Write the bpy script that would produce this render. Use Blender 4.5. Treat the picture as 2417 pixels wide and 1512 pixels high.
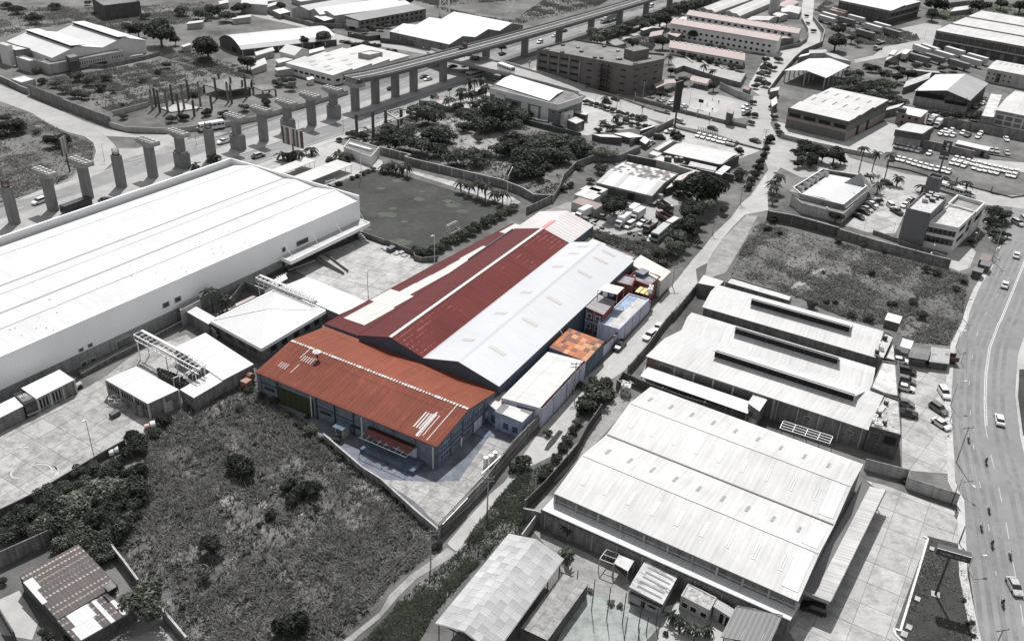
import bpy,bmesh,math,random
import numpy as np
from mathutils import Vector,Matrix

# ------------------------------------------------------------ camera, light
S=bpy.context.scene
for o in list(bpy.data.objects):bpy.data.objects.remove(o)
H=120.0                                   # camera height above the ground, metres
F,TH,RO=2194.8,0.52952,0.04609        # focal length in survey units, downward pitch, roll
_c,_s,_cr,_sr=math.cos(TH),math.sin(TH),math.cos(RO),math.sin(RO)
RM=np.array([[_cr,-_sr,0],[_sr,_cr,0],[0,0,1]])@ np.array([[1,0,0],[0,-_s,-_c],[0,_c,-_s]])
camd=bpy.data.cameras.new('camera');cam=bpy.data.objects.new('camera',camd)
S.collection.objects.link(cam);S.camera=cam
camd.sensor_fit='HORIZONTAL';camd.angle=2*math.atan(1208.5/F)
camd.clip_start=1;camd.clip_end=6000
m3=Matrix((RM[0],-RM[1],-RM[2])).transposed()
cam.matrix_world=Matrix.Translation((0,0,H))@ m3.to_4x4()

SUN_EL,SUN_AZ=56.0,2.0                  # the sun stands beyond the scene, high, a touch to the left
w=bpy.data.worlds.new('World');S.world=w;w.use_nodes=True
nt=w.node_tree;bg=nt.nodes['Background']
sky=nt.nodes.new('ShaderNodeTexSky');sky.sky_type='NISHITA';sky.sun_disc=False
sky.sun_elevation=math.radians(SUN_EL);sky.sun_rotation=math.radians(-SUN_AZ)
hs=nt.nodes.new('ShaderNodeHueSaturation');hs.inputs['Saturation'].default_value=0.12   # the print is almost black and white
nt.links.new(sky.outputs[0],hs.inputs['Color']);nt.links.new(hs.outputs[0],bg.inputs['Color'])
bg.inputs['Strength'].default_value=0.11
sd=bpy.data.lights.new('sun','SUN');sun=bpy.data.objects.new('sun',sd);S.collection.objects.link(sun)
sd.energy=4.0;sd.angle=math.radians(0.5);sd.color=(1.0,0.99,0.978)
az=math.radians(SUN_AZ);el=math.radians(SUN_EL)
sdir=Vector((-math.sin(az)*math.cos(el),math.cos(az)*math.cos(el),math.sin(el)))
sun.rotation_euler=sdir.to_track_quat('Z','Y').to_euler();sun.location=(0,300,300)
S.view_settings.view_transform='Standard';S.view_settings.look='None'
S.view_settings.exposure=0.5;S.view_settings.gamma=1.0;S.view_settings.use_curve_mapping=False
S.cycles.max_bounces=4;S.cycles.diffuse_bounces=2;S.cycles.glossy_bounces=2;S.cycles.transmission_bounces=2

# ------------------------------------------------------------ survey: places read off the photograph as plan positions
OX=(0,604.4,1208.8,1809.6);OY=(0,378.1,756.2,1130.8)
def at(px,py,z=0.0):
    d=RM.T @ np.array([px-1208.5,py-756.0,F]);t=(z-H)/d[2]
    return Vector((d[0]*t,d[1]*t,z))
SQ=1.67936
PLATE={'P':(1700/SQ,300/SQ,600/2387/SQ),'Q':(3500/SQ,500/SQ,559/2415/SQ),'R':(2500/SQ,480/SQ,650/2397/SQ),'C':(1353/SQ,846/SQ,.9748/SQ),'S':(900/SQ,1000/SQ,600/2387/SQ)}
def pix(tc,u,v):
    if tc in PLATE:a,b,k=PLATE[tc];return a+k*u,b+k*v
    return OX[int(tc[0])]+.25202*u,OY[int(tc[1])]+.25202*v
def g(tc,u,v,z=0.0):return at(*pix(tc,u,v),z)
def gl(tc,pts,z=0.0):
    out=[]
    for p in pts:
        if len(p)==3:tc=p[0];p=p[1:]
        out.append(g(tc,p[0],p[1],z))
    return out
def inpoly(x,y,poly):
    x=np.asarray(x);y=np.asarray(y);r=np.zeros(x.shape,bool);n=len(poly)
    for i in range(n):
        x0,y0=poly[i][0],poly[i][1];x1,y1=poly[(i+1)% n][0],poly[(i+1)% n][1]
        c=((y0>y)!= (y1>y))& (x<(x1-x0)*(y-y0)/((y1-y0)or 1e-9)+x0);r ^= c
    return r

# ------------------------------------------------------------ materials
MT={}
def nnode(nt,t,**k):
    n=nt.nodes.new(t)
    for a,b in k.items():setattr(n,a,b)
    return n
def col4(c):return (c,c,c,1)if not isinstance(c,tuple)else (c[0],c[1],c[2],1)
def mul(c,k):return tuple(min(1,x*k)for x in c)if isinstance(c,tuple)else min(1,c*k)
def noise(nt,vec,scale,detail=4,rough=.6):
    n=nnode(nt,'ShaderNodeTexNoise');n.inputs['Scale'].default_value=scale
    n.inputs['Detail'].default_value=detail;n.inputs['Roughness'].default_value=rough
    nt.links.new(vec,n.inputs['Vector']);return n.outputs['Fac']
def ramp(nt,src,stops,interp='LINEAR'):
    r=nnode(nt,'ShaderNodeValToRGB');r.color_ramp.interpolation=interp
    e=r.color_ramp.elements
    while len(e)<len(stops):e.new(.5)
    for i,(p,c)in enumerate(stops):e[i].position=p;e[i].color=col4(c)
    nt.links.new(src,r.inputs[0]);return r.outputs[0]
def mix(nt,fac,a,b,mode='MIX'):
    n=nnode(nt,'ShaderNodeMix',data_type='RGBA',blend_type=mode)
    for s,v in ((n.inputs[0],fac),(n.inputs[6],a),(n.inputs[7],b)):
        if isinstance(v,(int,float)):s.default_value=v if s==n.inputs[0]else (v,v,v,1)
        elif isinstance(v,tuple):s.default_value=col4(v)
        else:nt.links.new(v,s)
    return n.outputs[2]
def math_(nt,op,a,b=0.0,clamp=False):
    n=nnode(nt,'ShaderNodeMath',operation=op,use_clamp=clamp)
    for s,v in ((n.inputs[0],a),(n.inputs[1],b)):
        if isinstance(v,(int,float)):s.default_value=v
        else:nt.links.new(v,s)
    return n.outputs[0]
def base(name,rough,metal=0.0,spec=.4):
    m=bpy.data.materials.new(name);m.use_nodes=True;nt=m.node_tree
    b=nt.nodes['Principled BSDF'];b.inputs['Roughness'].default_value=rough
    b.inputs['Metallic'].default_value=metal;b.inputs['Specular IOR Level'].default_value=spec
    return m,nt,b
def bump(nt,b,h,strength,dist):
    n=nnode(nt,'ShaderNodeBump');n.inputs['Strength'].default_value=strength;n.inputs['Distance'].default_value=dist
    nt.links.new(h,n.inputs['Height']);nt.links.new(n.outputs[0],b.inputs['Normal'])
def mat(name,c,rough=.8,var=.15,scale=.4,fine=.12,stain=0.0,rnd=0.0,bmp=0.0,metal=0.0,spec=.3,streak=0.0):
    """painted / concrete / soil surface: broad and fine mottling, dark stains, per-object tone"""
    if name in MT:return MT[name]
    m,nt,b=base(name,rough,metal,spec);MT[name]=m
    p=nnode(nt,'ShaderNodeNewGeometry').outputs['Position']
    n1=noise(nt,p,scale,5);n2=noise(nt,p,scale*9,3)
    col=ramp(nt,n1,[(.3,mul(c,1-var)),(.7,mul(c,1+var))])
    if fine:col=mix(nt,1.0,col,ramp(nt,n2,[(.3,1-fine),(.7,1+fine if fine<0 else 1.0)]),'MULTIPLY')
    if stain:
        n3=noise(nt,p,scale*2.3,6,.7)
        col=mix(nt,1.0,col,ramp(nt,n3,[(.38,1-stain),(.55,1.0)]),'MULTIPLY')
    if streak:
        mp=nnode(nt,'ShaderNodeMapping');mp.inputs['Scale'].default_value=(1,1,.12);nt.links.new(p,mp.inputs[0])
        n4=noise(nt,mp.outputs[0],1.3,4,.7)
        col=mix(nt,1.0,col,ramp(nt,n4,[(.38,1-streak),(.6,1.0)]),'MULTIPLY')
    if rnd:
        oi=nnode(nt,'ShaderNodeObjectInfo').outputs['Random']
        col=mix(nt,1.0,col,ramp(nt,oi,[(0,1-rnd),(1,1.0)]),'MULTIPLY')
    nt.links.new(col,b.inputs['Base Color'])
    if bmp:bump(nt,b,n2,.6,bmp)
    return m
def flat(name,c,rough=.6,metal=0.0,spec=.4,emit=0):
    if name in MT:return MT[name]
    m,nt,b=base(name,rough,metal,spec);MT[name]=m
    p=nnode(nt,'ShaderNodeNewGeometry').outputs['Position']
    nt.links.new(ramp(nt,noise(nt,p,1.7,3),[(.3,mul(c,.9)),(.7,mul(c,1.05))]),b.inputs['Base Color'])
    return m
def roofm(name,c,rib=.9,ribs=.12,dirt=.15,rough=.45,seam=0.0,patch=0.0,rust=None,rustlo=.55,rusthi=.62,dash=None,spec=.5,rnd=0.0):
    """corrugated sheet: uv is metres along the eave (u) and down the slope (v)"""
    if name in MT:return MT[name]
    m,nt,b=base(name,rough,0.0,spec);MT[name]=m
    uv=nnode(nt,'ShaderNodeUVMap').outputs[0]
    sx=nnode(nt,'ShaderNodeSeparateXYZ');nt.links.new(uv,sx.inputs[0]);U,Vv=sx.outputs[0],sx.outputs[1]
    p=nnode(nt,'ShaderNodeNewGeometry').outputs['Position']
    wv=math_(nt,'SINE',math_(nt,'MULTIPLY',U,2*math.pi/rib))
    mp=nnode(nt,'ShaderNodeMapping');mp.inputs['Scale'].default_value=(1.1,.07,1);nt.links.new(uv,mp.inputs[0])
    st=noise(nt,mp.outputs[0],1.0,5,.65)                   # streaks running down the slope
    br=noise(nt,p,.09,4,.6)
    col=ramp(nt,br,[(.3,mul(c,1-dirt*.8)),(.7,mul(c,1+dirt*.5))])
    col=mix(nt,1.0,col,ramp(nt,st,[(.32,1-dirt),(.62,1.0)]),'MULTIPLY')
    col=mix(nt,1.0,col,ramp(nt,math_(nt,'MULTIPLY_ADD',wv,.5),[(0,1-ribs),(.35,1.0)]),'MULTIPLY')
    if patch:                                                     # sheets laid at different times
        bk=nnode(nt,'ShaderNodeTexBrick');nt.links.new(uv,bk.inputs['Vector'])
        bk.inputs['Scale'].default_value=1;bk.inputs['Brick Width'].default_value=1.0;bk.inputs['Row Height'].default_value=4.0
        bk.inputs['Mortar Size'].default_value=.0;bk.inputs['Color1'].default_value=(1,1,1,1);bk.inputs['Color2'].default_value=col4(1-patch);bk.offset=0
        col=mix(nt,1.0,col,bk.outputs[0],'MULTIPLY')
    if seam:
        fr=math_(nt,'FRACT',math_(nt,'DIVIDE',Vv,seam))
        col=mix(nt,math_(nt,'MULTIPLY',math_(nt,'LESS_THAN',fr,.07),.4),col,mul(c,.55))
    if rust:
        mp2=nnode(nt,'ShaderNodeMapping');mp2.inputs['Scale'].default_value=(.5,.16,1);nt.links.new(uv,mp2.inputs[0])
        rn=noise(nt,mp2.outputs[0],1.0,6,.7)
        col=mix(nt,ramp(nt,rn,[(rustlo,0.0),(rusthi,1.0)]),col,rust)
    if dash:                                                      # worn paint showing as short broken dashes
        dc,dlo=dash
        d1=math_(nt,'FRACT',math_(nt,'DIVIDE',Vv,1.3));d1=math_(nt,'LESS_THAN',d1,.3)
        n5=noise(nt,p,.07,3,.5);mp3=nnode(nt,'ShaderNodeMapping');mp3.inputs['Scale'].default_value=(1.0,.45,1);nt.links.new(uv,mp3.inputs[0])
        n6=noise(nt,mp3.outputs[0],1.2,2)
        f=math_(nt,'MULTIPLY',math_(nt,'MULTIPLY',d1,ramp(nt,n6,[(.47,0.0),(.57,1.0)])),ramp(nt,n5,[(dlo,0.0),(dlo+.08,1.0)]))
        col=mix(nt,f,col,dc)
    if rnd:
        oi=nnode(nt,'ShaderNodeObjectInfo').outputs['Random']
        col=mix(nt,1.0,col,ramp(nt,oi,[(0,1-rnd),(1,1.0)]),'MULTIPLY')
    nt.links.new(col,b.inputs['Base Color'])
    bump(nt,b,wv,.14,.04)
    return m
def foliage(name,c,hi=1.9,lo=.45):
    if name in MT:return MT[name]
    m,nt,b=base(name,.6,0,.25);MT[name]=m
    gm=nnode(nt,'ShaderNodeNewGeometry');oi=nnode(nt,'ShaderNodeObjectInfo')
    col=ramp(nt,gm.outputs['Random Per Island'],[(0,mul(c,lo)),(.6,mul(c,1.15)),(1,mul(c,hi*1.2))])
    col=mix(nt,1.0,col,ramp(nt,noise(nt,gm.outputs['Position'],.35,3),[(.3,.6),(.7,1.0)]),'MULTIPLY')
    col=mix(nt,1.0,col,ramp(nt,oi.outputs['Random'],[(0,.5),(1,1.0)]),'MULTIPLY')
    nt.links.new(col,b.inputs['Base Color'])
    tr=nnode(nt,'ShaderNodeBsdfTranslucent');nt.links.new(col,tr.inputs[0]);mx=nnode(nt,'ShaderNodeMixShader');mx.inputs[0].default_value=.45
    out=nt.nodes['Material Output'];nt.links.new(b.outputs[0],mx.inputs[1]);nt.links.new(tr.outputs[0],mx.inputs[2]);nt.links.new(mx.outputs[0],out.inputs[0])
    return m

# ------------------------------------------------------------ meshes
COLL=S.collection
def Zv(z):return Vector((0,0,z))
class MB:
    def __init__(s):s.v=[];s.f=[];s.uv={};s.mi=[]
    def quad(s,pts,uv=None,m=0):
        i=len(s.v);s.v+=[tuple(p)for p in pts];s.f.append(tuple(range(i,i+len(pts))));s.mi.append(m)
        if uv:s.uv[len(s.f)-1]=uv
        return s
    def hexa(s,b,t,m=0):                     # bottom ring (4, ccw from above), top ring (4)
        i=len(s.v);s.v+=[tuple(p)for p in b]+[tuple(p)for p in t];n=len(b)
        s.f.append(tuple(i+k for k in reversed(range(n))));s.f.append(tuple(i+n+k for k in range(n)));s.mi+=[m,m]
        for k in range(n):
            s.f.append((i+k,i+(k+1)% n,i+n+(k+1)% n,i+n+k));s.mi.append(m)
        return s
    def box(s,c,sx,sy,sz,ax=Vector((1,0,0)),m=0,az=Zv(1)):
        """c = centre of the base, ax = direction of the sx side"""
        c=Vector(c);ax=Vector(ax).normalized();ay=Vector(az).cross(ax).normalized()
        q=[c+ax*(sx/2*i)+ay*(sy/2*j)for i,j in ((-1,-1),(1,-1),(1,1),(-1,1))]
        return s.hexa(q,[p+Vector(az)*sz for p in q],m)
    def prism(s,poly,z0,z1,m=0):
        poly=[Vector((p[0],p[1],0))for p in poly]
        a=sum(poly[i].x*poly[(i+1)% len(poly)].y-poly[(i+1)% len(poly)].x*poly[i].y for i in range(len(poly)))
        if a<0:poly=poly[::-1]
        return s.hexa([(p.x,p.y,z0)for p in poly],[(p.x,p.y,z1)for p in poly],m)
    def tube(s,p,q,r0,r1=None,n=6,m=0):
        p=Vector(p);q=Vector(q);r1=r0 if r1 is None else r1;d=(q-p).normalized()
        a=d.orthogonal().normalized();b=d.cross(a)
        r=[[c+(a*math.cos(k*2*math.pi/n)+b*math.sin(k*2*math.pi/n))*rr for k in range(n)]for c,rr in ((p,r0),(q,r1))]
        return s.hexa(r[0],r[1],m)
    def beam(s,p,q,wd,ht=None,m=0):         # square section bar
        p=Vector(p);q=Vector(q);d=(q-p).normalized();ht=wd if ht is None else ht
        sd=d.cross(Zv(1));
        if sd.length<1e-4:sd=Vector((1,0,0))
        sd.normalize();up=sd.cross(d)
        r=[[c+sd*(wd/2*i)+up*(ht/2*j)for i,j in ((-1,-1),(1,-1),(1,1),(-1,1))]for c in (p,q)]
        return s.hexa(r[0],r[1],m)
    def build(s,name,mats,parent=None,off=None,smooth=False,kind=None):
        me=bpy.data.meshes.new(name);o=bpy.data.objects.new(name,me);COLL.objects.link(o)
        root=parent
        while root is not None and root.parent is not None:root=root.parent
        if off is None:off=root.location if root is not None else (Vector(s.v[0])*0 if not s.v else Vector((sum(p[0]for p in s.v)/len(s.v),sum(p[1]for p in s.v)/len(s.v),min(p[2]for p in s.v))))
        off=Vector(off)
        me.from_pydata([(p[0]-off[0],p[1]-off[1],p[2]-off[2])for p in s.v],[],s.f)
        if not isinstance(mats,(list,tuple)):mats=[mats]
        for m in mats:me.materials.append(m)
        if len(mats)>1:me.polygons.foreach_set('material_index',s.mi)
        if s.uv:
            ul=me.uv_layers.new(name='UVMap')
            for fi,uv in s.uv.items():
                for li,t in zip(me.polygons[fi].loop_indices,uv):ul.data[li].uv=t
        if smooth:me.polygons.foreach_set('use_smooth',[True]*len(me.polygons))
        if parent is not None:o.parent=parent
        else:o.location=off
        if kind:o['kind']=kind
        me.update();return o
def tag(o,label,cat,group=None,kind=None):
    o['label']=label;o['category']=cat
    if group:o['group']=group
    if kind:o['kind']=kind
    return o
def thing(name,label,cat,loc=(0,0,0),rz=0,group=None):
    o=bpy.data.objects.new(name,None);COLL.objects.link(o);o.location=Vector(loc);o.rotation_euler=(0,0,rz);o.empty_display_size=.5
    return tag(o,label,cat,group)
KIDS={}
def copy_tree(o,loc=None,rz=None,label=None,group=None,scale=None,parent=None):
    c=o.copy();COLL.objects.link(c)
    if parent is not None:c.parent=parent
    if loc is not None:c.location=Vector(loc)
    if rz is not None:c.rotation_euler=(0,0,rz)
    if scale is not None:c.scale=(scale,)*3 if isinstance(scale,(int,float))else scale
    if label:c['label']=label
    if group:c['group']=group
    if o.name not in KIDS:KIDS[o.name]=list(o.children)
    for ch in KIDS[o.name]:copy_tree(ch,parent=c)
    return c
def struct(name,poly,z,m,kind='structure'):
    mb=MB();p=[(q[0],q[1],z)for q in poly]
    a=sum(p[i][0]*p[(i+1)% len(p)][1]-p[(i+1)% len(p)][0]*p[i][1]for i in range(len(p)))
    mb.quad(p if a>0 else p[::-1]);o=mb.build(name,m);o['kind']=kind;return o

ORD=['first','second','third','fourth','fifth','sixth','seventh','eighth','ninth','tenth','eleventh','twelfth','thirteenth','fourteenth','fifteenth',
       'sixteenth','seventeenth','eighteenth','nineteenth','twentieth','twenty-first','twenty-second','twenty-third','twenty-fourth','twenty-fifth','twenty-sixth','twenty-seventh','twenty-eighth','twenty-ninth','thirtieth']

# ------------------------------------------------------------ sheds and blocks
class Shed:
    """footprint from three eave corners A, B (profile side) and C (length side); roof is a profile across A-B run along A-C"""
    def __init__(s,name,label,cat,A,B,C,group=None,root=None):
        s.O=Vector((A.x,A.y,0));s.ax=Vector((B.x-A.x,B.y-A.y,0));s.W=s.ax.length;s.ax.normalize()
        s.ay=Vector((C.x-A.x,C.y-A.y,0));s.L=s.ay.length;s.ay.normalize()
        s.left=s.ax.cross(s.ay).z<0
        c=s.O+s.ax*s.W/2+s.ay*s.L/2
        s.root=root or thing(name,label,cat,c,0,group)
    def pt(s,x,y,z=0):return s.O+s.ax*x+s.ay*y+Zv(z)
    def roof(s,prof,m,over=.5,ovy=.5,th=.14,name='roof',gap=0,nsheets=0):
        """prof: [(t, z)...]; one child per slope"""
        ms=m if isinstance(m,(list,tuple))else [m]*(len(prof)-1)
        for i in range(len(prof)-1):
            if ms[i]is None:continue
            x0,z0=prof[i][0]*s.W,prof[i][1];x1,z1=prof[i+1][0]*s.W,prof[i+1][1]
            if i==0:k=over/max(.1,abs(x1-x0));z0-=(z1-z0)*k;x0-=over
            if i==len(prof)-2:k=over/max(.1,abs(x1-x0));z1+=(z1-z0)*k;x1+=over
            ln=math.hypot(x1-x0,z1-z0);y0,y1=-ovy,s.L+ovy
            mb=MB();q=[s.pt(x0,y0,z0),s.pt(x1,y0,z1),s.pt(x1,y1,z1),s.pt(x0,y1,z0)]
            if s.left:q=[q[0],q[3],q[2],q[1]]
            uvd=[(0,0),(0,ln),(y1-y0,ln),(y1-y0,0)]
            if s.left:uvd=[uvd[0],uvd[3],uvd[2],uvd[1]]
            dn=Zv(-th)
            if s.ax.cross(s.ay).z and (q[1]-q[0]).cross(q[3]-q[0]).z<0:q.reverse();uvd.reverse()
            mb.hexa([p+dn for p in q],q);mb.uv[1]=uvd
            mb.build(name,ms[i],s.root)
    def walls(s,prof,m,zb=0,drop=.16,name='wall'):
        mb=MB();n=len(prof)
        prof=[(t,z-drop)for t,z in prof]
        f=[s.pt(t*s.W,0,z)for t,z in prof];b=[s.pt(t*s.W,s.L,z)for t,z in prof]
        fb=[s.pt(0,0,zb),s.pt(s.W,0,zb)];bb=[s.pt(0,s.L,zb),s.pt(s.W,s.L,zb)]
        fc=[fb[0],fb[1]]+f[::-1];bc=[bb[1],bb[0]]+b
        sl=[bb[0],fb[0],f[0],b[0]];sr=[fb[1],bb[1],b[-1],f[-1]]
        fs=[fc,bc,sl,sr]+[[f[i],f[i+1],b[i+1],b[i]]for i in range(n-1)]
        for q in fs:mb.quad(q if not s.left else q[::-1])
        s.wall=mb.build(name,m,s.root);return s.wall
    def face(s,f):
        if f=='a':return s.pt(0,0),s.ax,s.W,-s.ay
        if f=='b':return s.pt(0,s.L),s.ax,s.W,s.ay
        if f=='l':return s.pt(0,0),s.ay,s.L,-s.ax
        return s.pt(s.W,0),s.ay,s.L,s.ax
    def slab(s,f,a0,a1,z0,z1,name,m,proud=.06,parent=None,back=.1):
        """a box standing proud of a wall face; a0, a1 as fractions of the face"""
        o,d,ln,nr=s.face(f);mb=MB()
        q=[o+d*(a0*ln)-nr*back,o+d*(a1*ln)-nr*back,o+d*(a1*ln)+nr*proud,o+d*(a0*ln)+nr*proud]
        if (q[1]-q[0]).cross(q[3]-q[0]).z<0:q.reverse()
        mb.hexa([p+Zv(z0)for p in q],[p+Zv(z1)for p in q])
        return mb.build(name,m,parent or s.root)
    def win(s,f,a0,a1,z0,z1,fm=None,gm=None,fr=.12):
        ln=s.face(f)[2];o=s.slab(f,a0,a1,z0,z1,'window',fm or MT['frame'],.06)
        s.slab(f,a0+fr/ln,a1-fr/ln,z0+fr,z1-fr,'pane',gm or MT['glass'],.09,o);return o
    def wins(s,f,n,a0,a1,z0,z1,fill=.6,fm=None,gm=None,fr=.12):
        for i in range(n):
            st=(a1-a0)/n;s.win(f,a0+i*st,a0+(i+fill)*st,z0,z1,fm,gm,fr)
    def posts(s,f,n,z0,z1,m,wd=.35,proud=.2,a0=0,a1=1,name='column'):
        ln=s.face(f)[2]
        for i in range(n):
            a=a0+(a1-a0)*i/max(1,n-1);h=wd/2/ln;s.slab(f,a-h,a+h,z0,z1,name,m,proud)
    def onroof(s,x0,x1,y0,y1,prof,name,m,th=.06,lift=.02):
        """flat plate lying on the roof; x, y as fractions"""
        def zz(t):
            for i in range(len(prof)-1):
                if prof[i][0]<=t<=prof[i+1][0]+1e-6:
                    k=(t-prof[i][0])/max(1e-6,prof[i+1][0]-prof[i][0]);return prof[i][1]+(prof[i+1][1]-prof[i][1])*k
            return prof[-1][1]
        q=[s.pt(x*s.W,y*s.L,zz(x)+lift)for x,y in ((x0,y0),(x1,y0),(x1,y1),(x0,y1))]
        ln=math.hypot((x1-x0)*s.W,0.01);wd=(y1-y0)*s.L;uv=[(0,0),(0,ln),(wd,ln),(wd,0)]
        if (q[1]-q[0]).cross(q[3]-q[0]).z<0:q.reverse();uv.reverse()
        mb=MB();mb.hexa(q,[p+Zv(th)for p in q]);mb.uv[1]=uv
        return mb.build(name,m,s.root)
def gable(z,h):return [(0,z),(.5,h),(1,z)]

class Block(Shed):
    """flat-roofed block with a parapet"""
    def flat(s,z,rm,wm,par=.5,pw=.25,zb=0,z0=None):
        s.walls([(0,z),(1,z)],wm,zb,0)
        mb=MB();q=[s.pt(pw,pw,z+.02),s.pt(s.W-pw,pw,z+.02),s.pt(s.W-pw,s.L-pw,z+.02),s.pt(pw,s.L-pw,z+.02)]
        if s.left:q.reverse()
        mb.quad(q,[(0,0),(s.W,0),(s.W,s.L),(0,s.L)]);mb.build('roof',rm,s.root)
        if par:
            mb=MB();o=[(0,0),(s.W,0),(s.W,s.L),(0,s.L)];i=[(pw,pw),(s.W-pw,pw),(s.W-pw,s.L-pw),(pw,s.L-pw)]
            for k in range(4):
                a,b,c,d=o[k],o[(k+1)% 4],i[(k+1)% 4],i[k]
                q=[s.pt(*a),s.pt(*b),s.pt(*c),s.pt(*d)]
                if s.left:q.reverse()
                mb.hexa([p+Zv(z)for p in q],[p+Zv(z+par)for p in q])
            mb.build('parapet',wm,s.root)
        return s
def box_thing(name,label,cat,c,sx,sy,sz,ax,m,top=None,group=None,z=0):
    t=thing(name,label,cat,(c[0],c[1],z),0,group)
    mb=MB();mb.box((c[0],c[1],z),sx,sy,sz,ax);mb.build('body',m,t)
    if top:MB().box((c[0],c[1],z+sz+.005),sx+.15,sy+.15,.1,ax).build('lid',top,t)
    return t
def wall_run(name,label,pts,h,m,th=.22,panel=6.0,post=None,cat='wall',group=None,top=None,z=0,ph=.15):
    """wall along a plan line: panels between posts, each its own part"""
    t=thing(name,label,cat,(pts[0][0],pts[0][1],z),0,group)
    for i in range(len(pts)-1):
        a=Vector((pts[i][0],pts[i][1],z));b=Vector((pts[i+1][0],pts[i+1][1],z));ln=(b-a).length
        n=max(1,round(ln/panel));d=(b-a).normalized()
        for k in range(n):
            p0=a+d*(ln*k/n);p1=a+d*(ln*(k+1)/n);sd=Vector((-d.y,d.x,0))*th/2;gp=d*.03
            hh=h if not callable(h)else h(i,k)
            q=[p0+gp-sd,p1-gp-sd,p1-gp+sd,p0+gp+sd]
            MB().hexa(q,[p+Zv(hh)for p in q]).build('panel',m,t)
            if post and (k or i==0):MB().box(p0,.32,.32+th*.5,hh+ph,d).build('post',post,t)
        if post and i==len(pts)-2:MB().box(b,.32,.32,(h if not callable(h)else h(i,0))+ph,d).build('post',post,t)
        if top:
            hh=h if not callable(h)else h(i,0)
            MB().beam(a+Zv(hh+.06),b+Zv(hh+.06),th+.12,.12).build('coping',top,t)
    return t
def kerb(name,pts,m,wd=.25,ht=.14):
    mb=MB()
    for i in range(len(pts)-1):
        a,b=Vector(pts[i]),Vector(pts[i+1]);a.z=b.z=.0
        mb.beam(a+Zv(ht/2),b+Zv(ht/2 ),wd,ht)
    o=mb.build(name,m);o['kind']='structure';return o
def slabs(name,poly,org,ax,ay,m,zt,sx=5,sy=5,base_m=None):
    """concrete yard cast in bays, each bay an object of its own with open joints"""
    o=struct(name,poly,zt-.03,base_m or MT['joint']);loc=o.location
    ax=Vector(ax).normalized();ay=Vector((-ax.y,ax.x,0))if ay is None else Vector(ay).normalized()
    mb=MB();e=.05
    q=[ax*(sx/2-e)*i+ay*(sy/2-e)*j for i,j in ((-1,-1),(1,-1),(1,1),(-1,1))]
    if (q[1]-q[0]).cross(q[3]-q[0]).z<0:q.reverse()
    mb.hexa([p+Zv(-.02)for p in q],q)
    proto=None;n=0
    xs=[(p[0]-org[0],p[1]-org[1])for p in poly]
    A=[x*ax.x+y*ax.y for x,y in xs];B=[x*ay.x+y*ay.y for x,y in xs]
    for i in range(int(min(A)//sx),int(max(A)//sx)+2):
        for j in range(int(min(B)//sy),int(max(B)//sy)+2):
            c=Vector((org[0],org[1],0))+ax*(i*sx)+ay*(j*sy)
            cs=[c+p for p in q];dz=zt+.006*((i*7+j*3)% 3)
            if inpoly([p.x for p in cs]+[c.x],[p.y for p in cs]+[c.y],poly).all():
                if proto is None:proto=mb.build('concrete_slab',m,o,off=(0,0,0));s=proto
                else:s=proto.copy();COLL.objects.link(s);s.parent=o
                s.location=(c.x-loc.x,c.y-loc.y,dz-loc.z);n+=1
            else:                                # bay cut by the edge of the yard
                sub=[(p[0],p[1])for p in poly]
                for k in range(4):
                    e0,e1=cs[k],cs[(k+1)% 4];out=[]
                    sd=lambda p:(e1.x-e0.x)*(p[1]-e0.y)-(e1.y-e0.y)*(p[0]-e0.x)
                    for t in range(len(sub)):
                        a_,b_=sub[t-1],sub[t];da,db=sd(a_),sd(b_)
                        if (da>=0)!= (db>=0):
                            f=da/(da-db);out.append((a_[0]+(b_[0]-a_[0])*f,a_[1]+(b_[1]-a_[1])*f))
                        if db>=0:out.append(b_)
                    sub=out
                    if len(sub)<3:break
                if len(sub)<3:continue
                ar=sum(sub[t-1][0]*sub[t][1]-sub[t][0]*sub[t-1][1]for t in range(len(sub)))/2
                if ar<0:sub=sub[::-1];ar=-ar
                if ar<.5:continue
                b2=MB();b2.hexa([(x,y,dz-.02)for x,y in sub],[(x,y,dz)for x,y in sub]);b2.build('concrete_slab',m,o,off=loc);n+=1
            if n>=295:return o
    return o
# ------------------------------------------------------------ shared materials
mat('soil',(.145,.143,.138),.95,.45,.03,.3,.35,bmp=.05)
mat('scrub',(.15,.148,.143),.95,.6,.06,.45,.6,bmp=.1)
mat('lawn',(.05,.051,.047),.95,.3,.06,.3,.2,bmp=.05)
mat('lawn_patch',(.075,.084,.065),.95,.2,.2,.2)
mat('dirt',(.27,.263,.254),.95,.25,.2,.2,.2,bmp=.05)
mat('asphalt',(.197,.197,.197),.85,.14,.05,.1,.12)
mat('asphalt_pale',(.31,.306,.3),.85,.12,.08,.12,.12)
mat('concrete',(.37,.363,.352),.85,.12,.06,.12,.15)
mat('slab',(.41,.403,.393),.85,.16,.12,.14,.3,rnd=.2)
mat('slab_worn',(.37,.363,.352),.85,.2,.2,.15,.35,rnd=.25)
mat('joint',(.2,.195,.19),.9,.1)
mat('line',(.55,.55,.54),.7,.12,.5,.1,.2)
mat('kerb',(.4,.395,.39),.8,.1,.2,.1,.2)
mat('wallgrey',(.22,.217,.213),.9,.15,.25,.1,.3,streak=.4)
mat('wallpale',(.4,.393,.386),.9,.1,.2,.1,.15,streak=.25)
mat('wallwhite',(.56,.553,.546),.8,.06,.2,.05,.0,streak=.12)
mat('walldark',(.1,.098,.097),.9,.15,.25,.1,.2,streak=.3)
mat('brick',(.15,.138,.132),.9,.12,.3,.15,.1,streak=.15)
mat('render_concrete',(.3,.295,.29),.85,.12,.2,.1,.2,streak=.35)
mat('pier_concrete',(.21,.21,.21),.85,.1,.1,.1,.1,streak=.25)
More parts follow.
